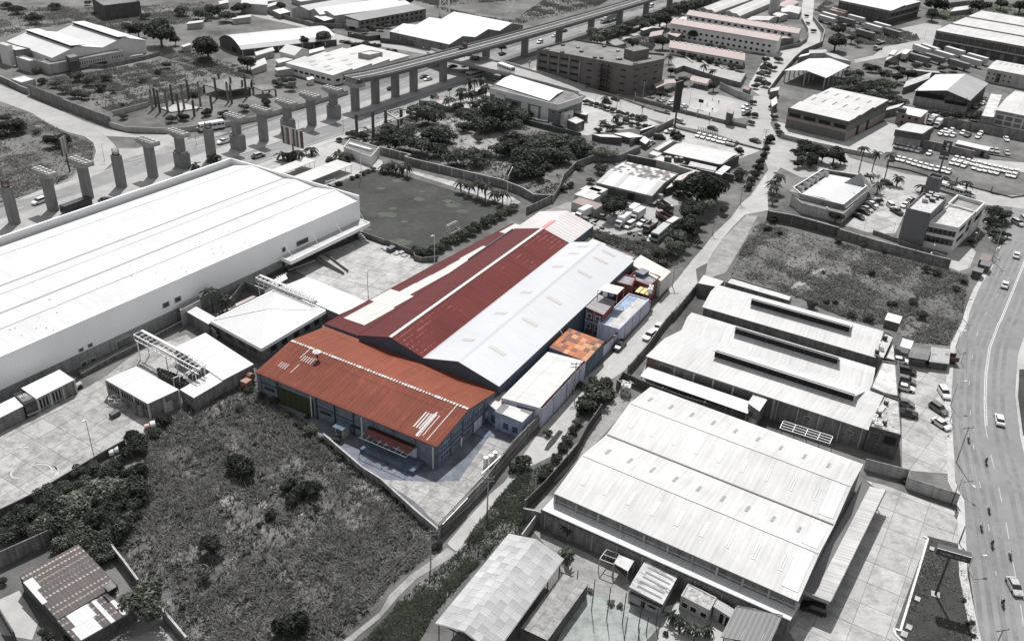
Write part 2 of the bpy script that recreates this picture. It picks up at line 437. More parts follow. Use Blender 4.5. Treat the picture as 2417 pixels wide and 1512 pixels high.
flat('frame',.45,.5);flat('frame_white',.75,.5);flat('frame_dark',.05,.5)
flat('glass',.02,.12,0,.7);flat('void',.012,.9)
flat('steel',.3,.45,.3);flat('steel_white',.72,.45);flat('steel_dark',.06,.5)
flat('pole',.32,.6);flat('pole_dark',.05,.7);flat('wood',.09,.9)
flat('rubber',.02,.9);flat('rust',(.09,.06,.05),.9);flat('tank',.75,.5);flat('tank_dark',.06,.6)
roofm('roof_white',.5,1.0,.06,.12,.55,spec=.3)
roofm('roof_white_old',(.48,.474,.462),1.0,.1,.22,.5,seam=7,patch=.08,spec=.3)
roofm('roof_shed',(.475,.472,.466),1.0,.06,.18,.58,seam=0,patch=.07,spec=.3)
roofm('roof_grey',.3,1.0,.1,.2,.5,patch=.08)
roofm('roof_dark',.13,1.0,.15,.3,.6,patch=.1)
roofm('roof_tile',(.3,.22,.2),.8,.12,.2,.7)
roofm('roof_flatw',.5,40,.0,.35,.7)
mat('roof_deck',(.19,.187,.184),.9,.2,.1,.15,.35)
mat('roof_deck_white',(.5,.493,.486),.85,.12,.15,.1,.3)

# ------------------------------------------------------------ ground, roads, yards
def strip(name,pts,wd,z,m):
    mb=MB();L,R_=[],[]
    for i,p in enumerate(pts):
        a=pts[max(0,i-1)];b=pts[min(len(pts)-1,i+1)];d=Vector((b[0]-a[0],b[1]-a[1],0)).normalized();n=Vector((-d.y,d.x,0))*wd/2
        L.append(Vector((p[0],p[1],z))+n);R_.append(Vector((p[0],p[1],z))-n)
    for i in range(len(pts)-1):mb.quad([R_[i],R_[i+1],L[i+1],L[i]])
    o=mb.build(name,m);o['kind']='structure';return o
def dashes(name,pts,z,ln,gapl,wd=.18,m='line'):
    mb=MB();acc=0
    for i in range(len(pts)-1):
        a=Vector((pts[i][0],pts[i][1],z));b=Vector((pts[i+1][0],pts[i+1][1],z));d=(b-a);L=d.length;d.normalize();n=Vector((-d.y,d.x,0))*wd/2
        t=-acc
        while t<L:
            s0,s1=max(0,t),min(L,t+ln)
            if s1>s0:
                p,q=a+d*s0,a+d*s1;mb.quad([p-n,q-n,q+n,p+n])
            t+=ln+gapl
        acc=(L-(t-ln-gapl))% (ln+gapl)if L else 0
        acc=ln+gapl-(t-L)if t>L else 0
    o=mb.build(name,MT[m]);o['kind']='structure';return o
def cat_(*ls):return [p for l in ls for p in l]

MB().quad([(-3000,-200,0),(3000,-200,0),(3000,5000,0),(-3000,5000,0)]).build('ground',MT['soil'])['kind']='structure'

# elevated railway line: foot of every pier, near to far
PIER=[at(35,526)]+gl('01',[(500,468),(828,352),(1140,248),(1435,155),(1715,62)])+gl('00',[(1985,1492),(2235,1392)])+ \
       gl('10',[(75,1320),(305,1235),(525,1172),(732,1100),(932,1032),(1120,967),(1305,905),(1477,852),(1752,762),(2150,640)])+ \
       gl('20',[(115,520),(435,400),(733,325),(1000,240),(1248,155),(1470,70)])
PDIR=(PIER[11]-PIER[1]).normalized();PNR=Vector((PDIR.y,-PDIR.x,0))
# straighten: the line is a gentle curve through the feet
ts=np.array([(p-PIER[0]).dot(PDIR)for p in PIER]);ns=np.array([(p-PIER[0]).dot(PNR)for p in PIER])
cf=np.polyfit(ts,ns,3)
def rail(t,off=0.0,z=0.0):
    n=float(np.polyval(cf,t));dn=float(np.polyval(np.polyder(cf),t));d=(PDIR+PNR*dn).normalized();nr=Vector((d.y,-d.x,0))
    p=PIER[0]+PDIR*t+PNR*n+nr*off;return Vector((p.x,p.y,z)),d,nr
RT=np.linspace(-80,ts[-1]+260,60)
hw_up=gl('01',[(-200,530),(-60,480),(150,375),(500,292),(740,205),(960,110)])+gl('00',[(1160,1492),(1590,1385),(1750,1345),(2180,1255),(2410,1180)])+ \
        gl('10',[(230,1100),(690,960),(860,895),(1250,790),(1650,640)])+gl('20',[(0,440),(260,360),(700,230),(1290,62),(1700,-50)])
near_off=17.0
hw=hw_up+[rail(t,near_off)[0]for t in RT[::-1]]
struct('highway',hw,.03,MT['asphalt'])
struct('road',gl('00',[(-60,775),(270,905),(500,1010),(770,1130),(1000,1210),(1260,1262),(1540,1264),(1680,1250),(1760,1290),(1720,1360),(1590,1390),(1400,1430),(1160,1495),(1060,1512)])+
       gl('01',[(960,115),(740,210),(500,297),(200,370),(150,380),(330,300),(420,265),(640,200),(720,130)])+gl('00',[(880,1512),(905,1420),(880,1340),(800,1282),(640,1240),(480,1180),(300,1060),(0,950),(-60,930)]),.05,MT['asphalt_pale'])
struct('traffic_island',gl('00',[(985,1275),(1290,1290),(1385,1345),(1370,1370),(1280,1392),(1090,1390),(1060,1350)]),.12,MT['soil'])
kerb('kerb',gl('00',[(985,1275),(1290,1290),(1385,1345),(1370,1370),(1280,1392),(1090,1390),(1060,1350),(985,1275)]),MT['kerb'])
kerb('kerb',gl('00',[(640,1240),(800,1282),(880,1340),(905,1420),(880,1512)]),MT['kerb'])
struct('verge',gl('00',[(1180,1500),(1400,1445),(1600,1340),(1750,1310),(2050,1240),(2160,1240),(1900,1310),(1640,1385),(1480,1450),(1220,1512)]),.07,MT['dirt'])
# median under the piers: dusty concrete to the near end, soil further on
med=[rail(t,-5.5)[0]for t in RT[:24]]+[rail(t,5.2)[0]for t in RT[:24][::-1]]
struct('median',med,.06,MT['asphalt_pale'])
med=[rail(t,-4.2)[0]for t in RT[23:]]+[rail(t,4.2)[0]for t in RT[23:][::-1]]
struct('median',med,.062,MT['soil'])
kerb('kerb',[rail(t,-5.6)[0]for t in RT[:28]],MT['kerb']);kerb('kerb',[rail(t,5.3)[0]for t in RT[:40]],MT['kerb'])
for off in (-8.9,-12.3):dashes('lane_marking',[rail(t,off)[0]for t in RT],.07,4.5,7.5,.22)
for off in (8.8,12.2):dashes('lane_marking',[rail(t,off)[0]for t in RT],.07,4.5,7.5,.22)
for off in (-15.9,15.8):strip('edge_line',[rail(t,off)[0]for t in RT],.2,.07,MT['line'])
strip('pavement',[rail(t,18.6)[0]for t in RT[:38]],3.2,.09,MT['concrete'])

# cross avenue coming down from the overpass, and the lane past the red-roofed works
struct('avenue',gl('20',[(560,800),(690,830),(1000,930),(1310,1035),(1560,1062),(1900,1140),(2180,1205),(2230,1150),(2260,900),(2400,900)])+
       gl('30',[(30,1150),(110,1300),(300,1350),(700,1400)])+gl('31',[(780,-20),(1300,130),(1850,215),(2150,330),(2470,330),(2470,470),(2300,440),(2050,420),(1700,330),(1340,300),(1000,240),(700,130),(330,165),(130,70),(60,160),(-30,440),(-150,480)])+
       gl('21',[(2250,480),(2240,320),(2400,90)])+gl('20',[(2330,1410),(1900,1250),(1520,1172),(1250,1102),(900,990),(640,880),(500,830)]),.035,MT['asphalt_pale'])
st_l=gl('13',[(1790,600),(1990,360),(2200,130),(2330,20)])+gl('22',[(160,1180),(275,1010),(550,710),(640,570),(850,400),(960,290),(1100,150),(1240,-10)])+ \
       gl('21',[(1500,1170),(1560,1100),(1700,920),(1780,830),(1900,680),(2050,540),(2150,400),(2260,310),(2380,120)])
st_r=gl('13',[(1880,690),(1940,600),(2050,440),(2340,90)])+gl('22',[(100,1400),(430,1240),(490,1080),(620,860),(800,640),(1050,470),(1250,250),(1440,-10)])+ \
       gl('21',[(1740,1180),(1720,1020),(1830,960),(1880,870),(1960,750),(2060,630),(2180,510),(2400,470)])
struct('street',st_l+st_r[::-1],.04,MT['concrete'])
lane2=gl('20',[(2410,900),(2250,1000),(2220,880),(2160,820),(2260,560),(2290,480),(2330,470),(2410,500)])
struct('lane',gl('30',[(30,1150),(-60,900),(-130,850),(-170,800),(-30,560),(0,480),(120,470),(330,410),(395,350),(370,270),(325,200),(330,60),(350,-60),(450,-60),(440,60),(430,180),(510,320),(490,420),(330,490),(250,560),(130,720),(20,880),(80,1090)]),.032,MT['concrete'])
struct('path',gl('13',[(1880,690),(1940,600),(1990,590),(1880,700),(1720,800),(1500,930),(1330,1100),(1160,1300),(960,1460),(880,1540),(780,1540),(960,1400),(1160,1240),(1250,1080),(1440,900),(1640,760),(1790,640)]),.045,MT['dirt'])
# main road on the right
rr_l=gl('31',[(2470,330),(2300,440),(2270,600),(2190,830),(2130,980),(1990,1200),(1900,1420)])+gl('32',[(1880,20),(1780,220),(1748,420),(1725,800),(1750,1200),(1765,1512)])+gl('33',[(1850,200),(1880,900),(1960,1300),(2030,1600),(2060,1800)])
rr_r=gl('32',[(2800,-900),(2560,-250),(2440,60),(2350,330),(2325,700),(2370,1080),(2440,1400)])+gl('33',[(2530,200),(2640,700),(2750,1300),(2830,1800)])
struct('main_road',rr_l+rr_r[::-1],.03,MT['asphalt'])
ml=gl('31',[(2500,770),(2410,950),(2300,1220),(2185,1500)])+gl('32',[(2165,30),(2080,260),(2045,500),(2036,760),(2046,980),(2080,1180)])+gl('33',[(2170,60),(2240,400),(2310,800),(2380,1200),(2440,1600)])
strip('centre_line',ml[:9],.16,.05,MT['line'])
strip('centre_line',[p+Vector((.42,0,0))for p in ml[:9]],.16,.05,MT['line']);dashes('centre_line',ml[8:],.05,5,6,.16,'kerb')
dashes('lane_marking',gl('31',[(2270,1100),(2090,1370),(1990,1560)])+gl('32',[(1930,300),(1893,620),(1920,1050),(1965,1400)])+gl('33',[(2060,330),(2150,900)]),.05,2.2,11,.13,'kerb')
struct('pavement',rr_l[4:]+[p+Vector((-1.5,0,0))for p in rr_l[4:][::-1]],.1,MT['kerb'])
struct('pavement',gl('32',[(2440,60),(2350,330),(2325,700),(2370,1080),(2440,1400),(2520,1400),(2480,300)]),.12,MT['concrete'])
struct('verge',gl('32',[(2365,460),(2500,460),(2500,1085),(2400,1080),(2352,720)]),.14,MT['lawn'])

# yards
AX1=(g('02',1300,370)-g('02',0,1050)).normalized()
slabs('loading_yard',gl('02',[(-60,1085),(690,700),(1000,520),(1180,370),(1290,300),(1750,130),(1900,280),(1690,660),(1500,950),(1340,1050),(1170,1180),(880,1320),(620,1520)])+gl('03',[(330,185),(0,345),(-80,380)]),g('02',0,1050),AX1,None,MT['slab_worn'],.05,5.2,5.2)
slabs('loading_bay_yard',gl('11',[(380,1130),(480,1095),(330,1010),(560,900),(960,745),(1020,740),(1470,900),(1480,950),(1660,975),(1200,1240),(1040,1330),(700,1250)]),g('11',960,760),(g('11',960,760)-g('11',480,1100)),None,MT['slab'],.05,5,5)
struct('soccer_field',gl('11',[(500,260),(700,255),(880,170),(1100,92),(1250,100),(2150,380),(2360,430),(2300,500),(1700,800),(1500,880),(1450,850),(975,692),(960,450)]),.04,MT['lawn'])
random.seed(4)
for u,v,r in ((1175,265,45),(1340,190,70),(1530,365,60),(1850,420,90),(1930,480,60),(1240,510,90),(1280,455,45),(1385,578,40),(1350,770,110),(1800,385,60),(1040,650,50),(1555,295,30)):
    c=g('11',u,v);rx=(g('11',u+r,v)-c).length;pts=[]
    for k in range(14):
        a=k*math.tau/14;q=random.uniform(.7,1.15);pts.append((c.x+rx*q*math.cos(a),c.y+rx*.75*q*math.sin(a)))
    struct('pale_turf',pts,.055,MT['lawn_patch'])
slabs('path',gl('11',[(1290,70),(1400,75),(1450,95),(2410,350),(2480,400),(2390,430),(2200,380),(1850,250)]),g('11',1350,90),(g('11',2300,360)-g('11',1400,90)),None,MT['slab'],.05,4,3.4)
struct('parking',gl('10',[(1700,1000),(2200,860),(2200,1000),(2060,1050),(1900,1010),(1700,990)])+gl('10',[(1620,985)]),.03,MT['concrete'])
struct('forecourt',gl('20',[(0,1110),(400,1180),(700,900),(1000,1010),(1260,1110),(1390,1170),(1180,1200),(900,1230),(700,1270),(330,1210)]),.028,MT['concrete'])
struct('parking',gl('11',[(-300,60),(60,-60),(500,-250),(760,-160),(1000,-60),(1180,5),(1200,80),(880,160),(620,250),(200,170)]),.02,MT['concrete'])
struct('yard',gl('12',[(180,720),(650,1115),(1200,1512)])+gl('13',[(1500,245),(1700,430),(2070,-10)])+gl('12',[(2410,1130),(2200,660),(1000,160)]),.022,mat('yard_blue',(.15,.165,.195),.9,.2,.2,.15,.3))  # dark bluish tone stands in for the navy shade beside the hall
slabs('front_yard',gl('12',[(1640,1512),(1900,1500),(2180,1090),(2410,1170),(2290,1280)])+gl('13',[(1700,425),(1505,225),(1180,5)]),g('13',1700,425),(g('13',1700,425)-g('13',2060,10)),None,MT['slab_worn'],.06,4,4)
slabs('shed_yard',gl('32',[(1255,330),(1340,340),(1740,470),(1690,620),(1730,900),(1745,1440),(1270,1400),(1265,1100)]),g('32',1260,1300),(g('32',1730,1300)-g('32',1260,1100)),None,MT['slab'],.05,5,5)
slabs('forecourt',gl('33',[(930,10),(1120,60),(1560,230),(1770,300),(1850,420),(1860,620),(1560,545),(1460,535),(1500,570),(1200,1390),(1240,1512),(1300,1560),(300,1560),(200,1420),(290,1200),(350,1050),(600,1140),(1030,90)]),g('33',760,1000),(g('33',1030,300)-g('33',600,1380)),None,MT['slab'],.05,5.5,5.5)
struct('lawn',gl('33',[(1510,530),(1560,545),(1850,640),(1900,900),(1960,1300),(2010,1560),(1330,1560),(1250,1430)]),.08,MT['lawn'])
kerb('kerb',gl('33',[(1460,535),(1510,555),(1250,1420),(1190,1400),(1200,1450),(1260,1512),(1330,1560)]),MT['line'],.4,.2)
slabs('car_park',gl('31',[(770,590),(1000,360),(1130,250),(1300,280),(1420,330),(1310,470),(1200,690),(960,680),(740,615)]),g('31',900,560),(g('31',1250,480)-g('31',860,590)),None,MT['slab'],.05,5,5)
struct('car_park',gl('31',[(1900,800),(1960,860),(1900,1010),(1800,1040),(1600,960),(1690,900)])+gl('31',[(1700,830)]),.03,MT['concrete'])
struct('yard',gl('30',[(130,1290),(100,1140),(730,1320),(1100,1140),(1260,1180),(1200,1330),(1170,1420),(1000,1460),(700,1400)]),.026,MT['concrete'])
struct('car_lot',gl('31',[(1150,-40),(1210,-150),(1500,-180),(2500,20),(2560,260),(2350,300),(1800,180),(1300,90),(1130,20)]),.02,MT['soil'])
struct('car_lot',gl('30',[(1560,1180),(1480,1100),(2410,1330),(2480,1512),(2000,1440),(1500,1290)]),.02,MT['soil'])
struct('yard',gl('31',[(1900,-20),(2480,30),(2480,130),(2100,50),(1850,0)]),.03,MT['concrete'])
struct('yard',gl('30',[(1000,520),(1100,440),(1440,380),(1240,270),(1480,220),(1640,240),(1560,420),(1200,520),(830,590),(820,560)]),.024,MT['asphalt_pale'])
struct('scrap_yard',gl('21',[(1060,440),(1250,400),(1530,310),(1560,420),(1400,430),(1350,620),(1000,700),(720,640),(700,600)]),.02,MT['asphalt_pale'])
struct('car_park',gl('20',[(1330,1290),(1530,1190),(1720,1240),(2330,1410),(2140,1480),(2000,1450),(1750,1370)]),.022,MT['concrete'])
struct('ball_court',gl('20',[(1635,1005),(1850,905),(2090,958),(1890,1062)]),.05,MT['concrete'])
struct('yard',gl('20',[(1430,960),(1640,810),(2210,960),(2200,1100),(1900,1130),(1530,1020)]),.026,MT['asphalt_pale'])
struct('yard',gl('20',[(1480,560),(1560,540),(2200,690),(2180,760),(2100,780),(1540,640)]),.026,MT['asphalt_pale'])
struct('yard',gl('20',[(1560,400),(1700,370),(2240,440),(2290,480),(2230,500),(1700,420)]),.026,MT['asphalt_pale'])
struct('road',gl('10',[(-100,80),(0,110),(540,260),(720,310),(860,350),(1160,390),(1750,480),(1650,520),(1190,440),(880,400),(700,430),(640,330),(500,270),(0,160),(-100,120)]),.03,MT['asphalt_pale'])
struct('shed_apron',gl('22',[(1300,330),(1200,520),(2200,860),(2300,720)]),.02,MT['concrete'])
struct('side_yard',gl('22',[(1000,700),(1160,740),(700,1240),(400,1512),(260,1512),(620,1130),(820,860)]),.02,MT['dirt'])
struct('side_yard',gl('23',[(300,150),(400,160),(300,300),(200,300)]),.021,MT['dirt'])
struct('sports_court',gl('23',[(640,1060),(1480,1260),(1180,1600),(380,1600)]),.03,mat('court',(.27,.292,.28),.9,.15,.2,.1,.3))
struct('yard',gl('23',[(1430,1190),(1800,1100),(2030,1300),(1960,1560),(1350,1560)]),.028,MT['concrete'])
struct('side_yard',gl('23',[(180,470),(640,660),(980,830),(1100,950),(1080,1180),(640,1050),(470,860),(300,600)]),.02,MT['dirt'])
struct('yard',gl('03',[(-60,1150),(180,1040),(360,1340),(300,1500),(0,1450)]),.02,MT['concrete'])
struct('yard',gl('03',[(1180,1500),(1400,1420),(1600,1430),(1720,1560),(1150,1560)]),.02,MT['dirt'])
struct('clearing',gl('10',[(1300,1290),(1800,1100),(2050,1130),(1800,1250),(2200,1210),(2450,1290),(2300,1440),(1900,1400),(1700,1300)]),.02,MT['dirt'])
struct('dirt_yard',gl('21',[(270,490),(500,400),(700,380),(860,520),(750,620),(500,560)]),.02,MT['dirt'])
struct('verge',gl('21',[(1830,960),(1960,750),(2200,510),(2300,520),(2150,800),(2000,1050),(1800,1120)]),.02,MT['dirt'])

random.seed(14)
for tc,u,v,a,b in (('02',2080,1450,120,30),('03',1560,100,60,60),('03',1670,170,60,25),('02',2080,720,50,60),('02',2150,830,40,50),('13',60,230,60,60),('13',160,75,70,18),('13',420,330,40,15),('03',2120,210,90,60),('02',1420,1250,50,25),('31',480,1040,90,25),('31',1090,1040,70,30),('31',300,1170,80,30),('31',950,1290,60,15),('31',930,960,70,25),('12',100,920,60,25)):
    c=g(tc,u,v);d=g(tc,u+a,v-a*.35)-c;n_=(g(tc,u,v-b)-c)*.8
    struct('bare_soil',[c+d*(math.cos(k*math.tau/16)*random.uniform(.5,1.2))+n_*(math.sin(k*math.tau/16)*random.uniform(.4,1.3))for k in range(16)],.05,MT['dirt'])
c=g('22',390,1120);struct('grass_patch',gl('22',[(300,1215),(330,1150),(440,1025),(480,1040),(400,1150),(335,1220)]),.06,MT['lawn'])

mat('asphalt_worn',(.17,.17,.17),.8,.2,.15,.12,.15)
for k,wd in ((-7.2,.9),(-5.4,.9),(-3.4,1.0),(-1.6,.9),(2.2,1.0),(4.2,.9)):strip('wheel_track',[p+Vector((k,0,0))for p in ml],wd,.038,MT['asphalt_worn'])
mat('scuff',(.46,.455,.445),.9,.2,.5,.3)
for tc,u,v,r,a0,a1 in (('02',330,1440,150,.2,2.6),('02',330,1450,190,-.3,2.2),('02',300,1480,230,.2,1.9),('03',130,-100,330,1.6,3.2),('02',200,1420,90,2.4,5),('11',1000,1180,60,0,5),('11',980,1170,95,1,3.5)):
    c=g(tc,u,v);R_=(g(tc,u+r,v)-c).length;strip('tyre_scuff',[c+Vector((math.cos(a0+(a1-a0)*k/14),math.sin(a0+(a1-a0)*k/14),0))*R_ for k in range(15)],.28,.085,MT['scuff'])
for k in range(9):a=g('11',830+35*k,975-21*k);strip('bay_line',[a,a+(g('11',950,1010)-g('11',830,960))*(.75 if k % 2 else .9)],.16,.085,MT['scuff'])
# ------------------------------------------------------------ red-roofed works in the middle
RED1=(.21,.062,.038);RED2=(.1,.024,.024)
roofm('roof_orange',RED1,.9,.1,.2,.75,seam=9,patch=.06,rust=(.27,.085,.058),rustlo=.58,rusthi=.8,spec=.12)
roofm('roof_orange_dark',(.175,.051,.033),.9,.13,.25,.75,seam=9,patch=.08,rust=(.25,.075,.05),rustlo=.56,rusthi=.78,spec=.12)  # darker copy of the orange: near slope's weaker light put into the colour
roofm('roof_maroon',RED2,.9,.12,.15,.75,seam=12,patch=.05,dash=((.19,.07,.058),.68),spec=.12)
roofm('roof_maroon_worn',(.12,.024,.022),.9,.12,.2,.75,seam=12,patch=.05,dash=((.19,.07,.058),.55),spec=.12)
roofm('roof_works_white',(.4,.407,.425),.9,.015,.05,.5,seam=11,patch=.02)
roofm('roof_lean',(.44,.435,.425),.9,.06,.18,.55,seam=6,patch=.06)
roofm('roof_rustwhite',(.46,.44,.43),.9,.06,.2,.5,rust=(.35,.12,.09),rustlo=.5,rusthi=.6)
roofm('sheet_rust',(.48,.135,.03),.7,.25,.5,.7,rust=(.12,.032,.016),rustlo=.5,rusthi=.66,rnd=.2)
roofm('sheet_brown',(.2,.06,.028),.7,.25,.4,.7,rnd=.3)
roofm('sheet_cream',(.5,.235,.1),.7,.15,.3,.7,rust=(.32,.1,.035),rustlo=.55,rusthi=.7)
mat('wall_blue',(.115,.155,.215),.85,.12,.2,.12,.25,streak=.35)  # bluish works walls: the blue of their shadows is put into the colour
mat('wall_blue_pale',(.34,.4,.54),.85,.1,.2,.1,.2,streak=.3)
mat('block_wall',(.165,.19,.23),.9,.15,.5,.2,.2,streak=.2)  # blockwork grey with the blue of its shade mixed in
mat('wall_lilac',(.5,.52,.64),.85,.06,.2,.05,.0,streak=.25)
mat('shed_navy',(.06,.078,.105),.7,.1,.3,.1)
mat('yard_navy',(.135,.165,.22),.9,.2,.2,.15,.3)  # navy of the shaded yard painted into the concrete
mat('brick_red',(.2,.07,.05),.9,.15,.4,.15,.2)
mat('deck_mauve',(.25,.235,.27),.85,.2,.2,.15,.35)
mat('deck_blue',(.27,.33,.43),.85,.12,.2,.1,.25)
flat('green_door',(.032,.042,.013),.7);flat('green_trim',(.02,.04,.035),.7);flat('paint_cream',(.6,.59,.58),.6)
flat('awning_rust',(.032,.012,.012),.95,0,.08);flat('blue_tarp',(.16,.28,.48),.7);flat('yellow_sheet',(.55,.42,.2),.7)
mat('ridge_white',(.55,.52,.51),.6,.15,1.2,.2,.15)

Z1=5.8
P1=gable(Z1,7.9)
c1=Shed('factory_building','wide works hall with an orange rusty gable roof and broken white ridge line','factory',
          g('12',1690,1178,Z1),g('12',2255,655,Z1),g('12',0,480,Z1))
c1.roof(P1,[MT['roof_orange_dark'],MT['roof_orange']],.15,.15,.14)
c1.walls(P1,MT['block_wall'])
# ridge cap: white tiles with gaps
random.seed(11);n=62
for i in range(n):
    y=(i+.5)/n*c1.L;sz=random.uniform(.35,.8)if i % 9 else 1.0
    mb=MB();mb.box(c1.pt(c1.W*.5,y,7.86),.5+random.random()*.25,c1.L/n*sz,.12,c1.ax);mb.build('ridge_tile',MT['ridge_white'],c1.root)
for x0,x1,y0,y1 in [(.10+.0,.30,.12+.014*k,.126+.014*k)for k in range(3)]+[(.02,.34,.105,.112)]+ \
        [(.12,.24,.815+.012*k,.821+.012*k)for k in range(0)]:
    c1.onroof(x0,x1,y0,y1,P1,'roof_patch',MT['ridge_white'],.03)
for (u0,v0,u1,v1)in [(1495,1075,1668,872),(1520,1087,1694,880),(1560,1080,1722,890),(1596,1122,1880,795),
                         (410,352,515,258),(205,428,248,388),(222,440,270,396),(242,450,290,404),(262,458,310,412),(323,488,407,412),
                         (418,376,468,330),(438,384,488,338),(460,392,508,346),(482,402,530,352),(504,410,552,358),(526,417,572,362)]:
    mb=MB();q=[]
    for u,v in ((u0,v0),(u1,v1)):
        lo,hi=0.0,.5;p=None
        z=6.8
        for _ in range(8):
            p=g('12',u,v,z);t=max(0,min(.5,(p-c1.O).dot(Vector((-c1.ay.y,c1.ay.x,0))*(1 if Vector((-c1.ay.y,c1.ay.x,0)).dot(c1.ax)>0 else-1))/c1.W));z=Z1+(7.9-Z1)*t/.5
        q.append(p+Zv(.05))
    mb.beam(q[0],q[1],.17,.03);mb.build('roof_patch',MT['ridge_white'],c1.root)
# long front wall
for a0,a1 in ((.055,.0551),):pass
c1.slab('l',.335+.33,.335+.53,.02,4.4,'rolling_door',MT['green_door'],.12)
for k in range(6):c1.slab('l',.667+.033*k,.669+.033*k,.02,4.4,'door_rib',MT['green_trim'],.2)
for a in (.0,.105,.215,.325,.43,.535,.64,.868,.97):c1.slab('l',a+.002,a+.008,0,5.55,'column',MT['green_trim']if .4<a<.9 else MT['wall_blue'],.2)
for a in (.0,.375,.66):c1.slab('l',a+.012,a+.016,0,5.5,'downpipe',MT['paint_cream'],.3)
c1.slab('l',.55,.64,3.4,3.6,'beam',MT['green_trim'],.1);c1.slab('l',.44,.53,3.2,3.4,'beam',MT['green_trim'],.1);c1.slab('l',.88,.98,3.6,3.8,'beam',MT['green_trim'],.1)
for a0,a1,z0 in ((.895,.955,2.2),(.565,.625,2.1),(.4,.45,1.9)):c1.win('l',a0,a1,z0,z0+.7,MT['green_trim'])
c1.slab('l',.345,.665,.0,.03,'kick',MT['wall_blue'],.3)
# gable wall windows in louvred groups
for a0,a1,z0,z1 in ((.06,.22,1.3,2.6),(.27,.38,1.4,2.8),(.06,.2,3.6,4.8),(.27,.4,3.7,5.2),(.44,.57,3.9,5.6),(.62,.76,3.9,5.3),(.43,.52,1.4,2.8)):
    w_=c1.slab('a',a0,a1,z0,z1,'window',MT['wall_blue_pale'],.05)
    for k in range(4):c1.slab('a',a0+(a1-a0)*(k+.12)/4,a0+(a1-a0)*(k+.88)/4,z0+.15,z1-.15,'pane',MT['shed_navy'],.08,w_)
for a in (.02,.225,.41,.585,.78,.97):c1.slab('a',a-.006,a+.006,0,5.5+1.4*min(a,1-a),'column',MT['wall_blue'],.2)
c1.slab('a',.0,1,3.15,3.35,'beam',MT['shed_navy'],.12)
c1.slab('a',.6,.735,.1,3.1,'white_door',MT['wall_lilac'],.15);c1.slab('a',.38,.41,.0,2.2,'white_door',MT['wall_lilac'],.15);c1.slab('a',.8,.85,1.2,2.9,'window',MT['wall_lilac'],.12)
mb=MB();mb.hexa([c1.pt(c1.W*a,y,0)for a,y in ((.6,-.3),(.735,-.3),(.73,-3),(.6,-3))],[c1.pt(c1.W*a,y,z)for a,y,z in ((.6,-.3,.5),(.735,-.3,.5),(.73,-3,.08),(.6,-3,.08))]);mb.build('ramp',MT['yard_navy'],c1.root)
# rusty loading awning, platform and white cladding on the long wall
o,d,ln,nr=c1.face('l')
def lw(a,out,z):return o+d*(a*ln)+nr*out+Zv(z)
c1.slab('l',.1,.315,.9,3.3,'white_panel',MT['wall_lilac'],.3)
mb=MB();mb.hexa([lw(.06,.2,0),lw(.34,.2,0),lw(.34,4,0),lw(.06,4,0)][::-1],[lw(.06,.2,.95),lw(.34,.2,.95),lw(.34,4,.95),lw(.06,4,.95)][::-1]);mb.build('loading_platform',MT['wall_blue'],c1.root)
aw=thing('awning','dark rusted lean-to awning with torn edge over the works loading platform','awning',lw(.2,2,0))
for k in range(12):
    a0=.1+.245*k/12;out=random.uniform(2.4,3.1)
    mb=MB();q=[lw(a0,.35,4.3),lw(a0+.0206,.35,4.3),lw(a0+.0206,out,3.7),lw(a0,out,3.7)][::-1];mb.hexa([p-Zv(.06)for p in q],q);mb.build('roof_sheet',MT['awning_rust'],aw)
for a in (.1,.22,.34):MB().tube(lw(a,3.9,0),lw(a,3.9,3.7),.07).build('post',MT['steel_dark'],aw)
mb=MB();mb.beam(lw(.1,3.9,3.65),lw(.34,3.9,3.65),.12)
for k in range(9):mb.beam(lw(.1+.03*k,.35,4.05),lw(.1+.03*k,3.9,3.5),.06)
mb.build('frame',MT['steel_dark'],aw)
bo=thing('guard_booth','small booth with blue-grey flat roof against the works long wall','booth',lw(.475,1.6,0))
mb=MB();mb.hexa([lw(.455,.4,0),lw(.497,.4,0),lw(.497,2.6,0),lw(.455,2.6,0)][::-1],[lw(.455,.4,2.5),lw(.497,.4,2.5),lw(.497,2.6,2.5),lw(.455,2.6,2.5)][::-1]);mb.build('wall',mat('booth',(.33,.31,.28),.9),bo)
mb=MB();mb.hexa([lw(.45,.3,2.5),lw(.505,.3,2.5),lw(.505,3,2.5),lw(.45,3,2.5)][::-1],[lw(.45,.3,2.7),lw(.505,.3,2.7),lw(.505,3,2.62),lw(.45,3,2.62)][::-1]);mb.build('roof',MT['wall_blue'],bo)
mb=MB();mb.hexa([lw(.46,2.5,1),lw(.492,2.5,1),lw(.492,2.64,1),lw(.46,2.64,1)][::-1],[lw(.46,2.5,2.1),lw(.492,2.5,2.1),lw(.492,2.64,2.1),lw(.46,2.64,2.1)][::-1]);mb.build('window',MT['shed_navy'],bo)

# middle hall: maroon gable roof with white ridge strip
Z2=7.2
A,Bp=g('12',962,137,Z2),g('12',1565,345,Z2);Cp=g('21',25,640,Z2)
P2=[(0,Z2),(.5,9.6),(1,Z2)]
c2=Shed('factory_building','long works hall with maroon gable roof and one straight white ridge strip','factory',A,Bp,Cp)
c2.roof(P2,[MT['roof_maroon'],MT['roof_maroon_worn']],.1,.1)
c2.walls(P2,MT['shed_navy'])
c2.onroof(.478,.522,0,1.0,P2,'ridge_strip',MT['ridge_white'],.22,-.06)
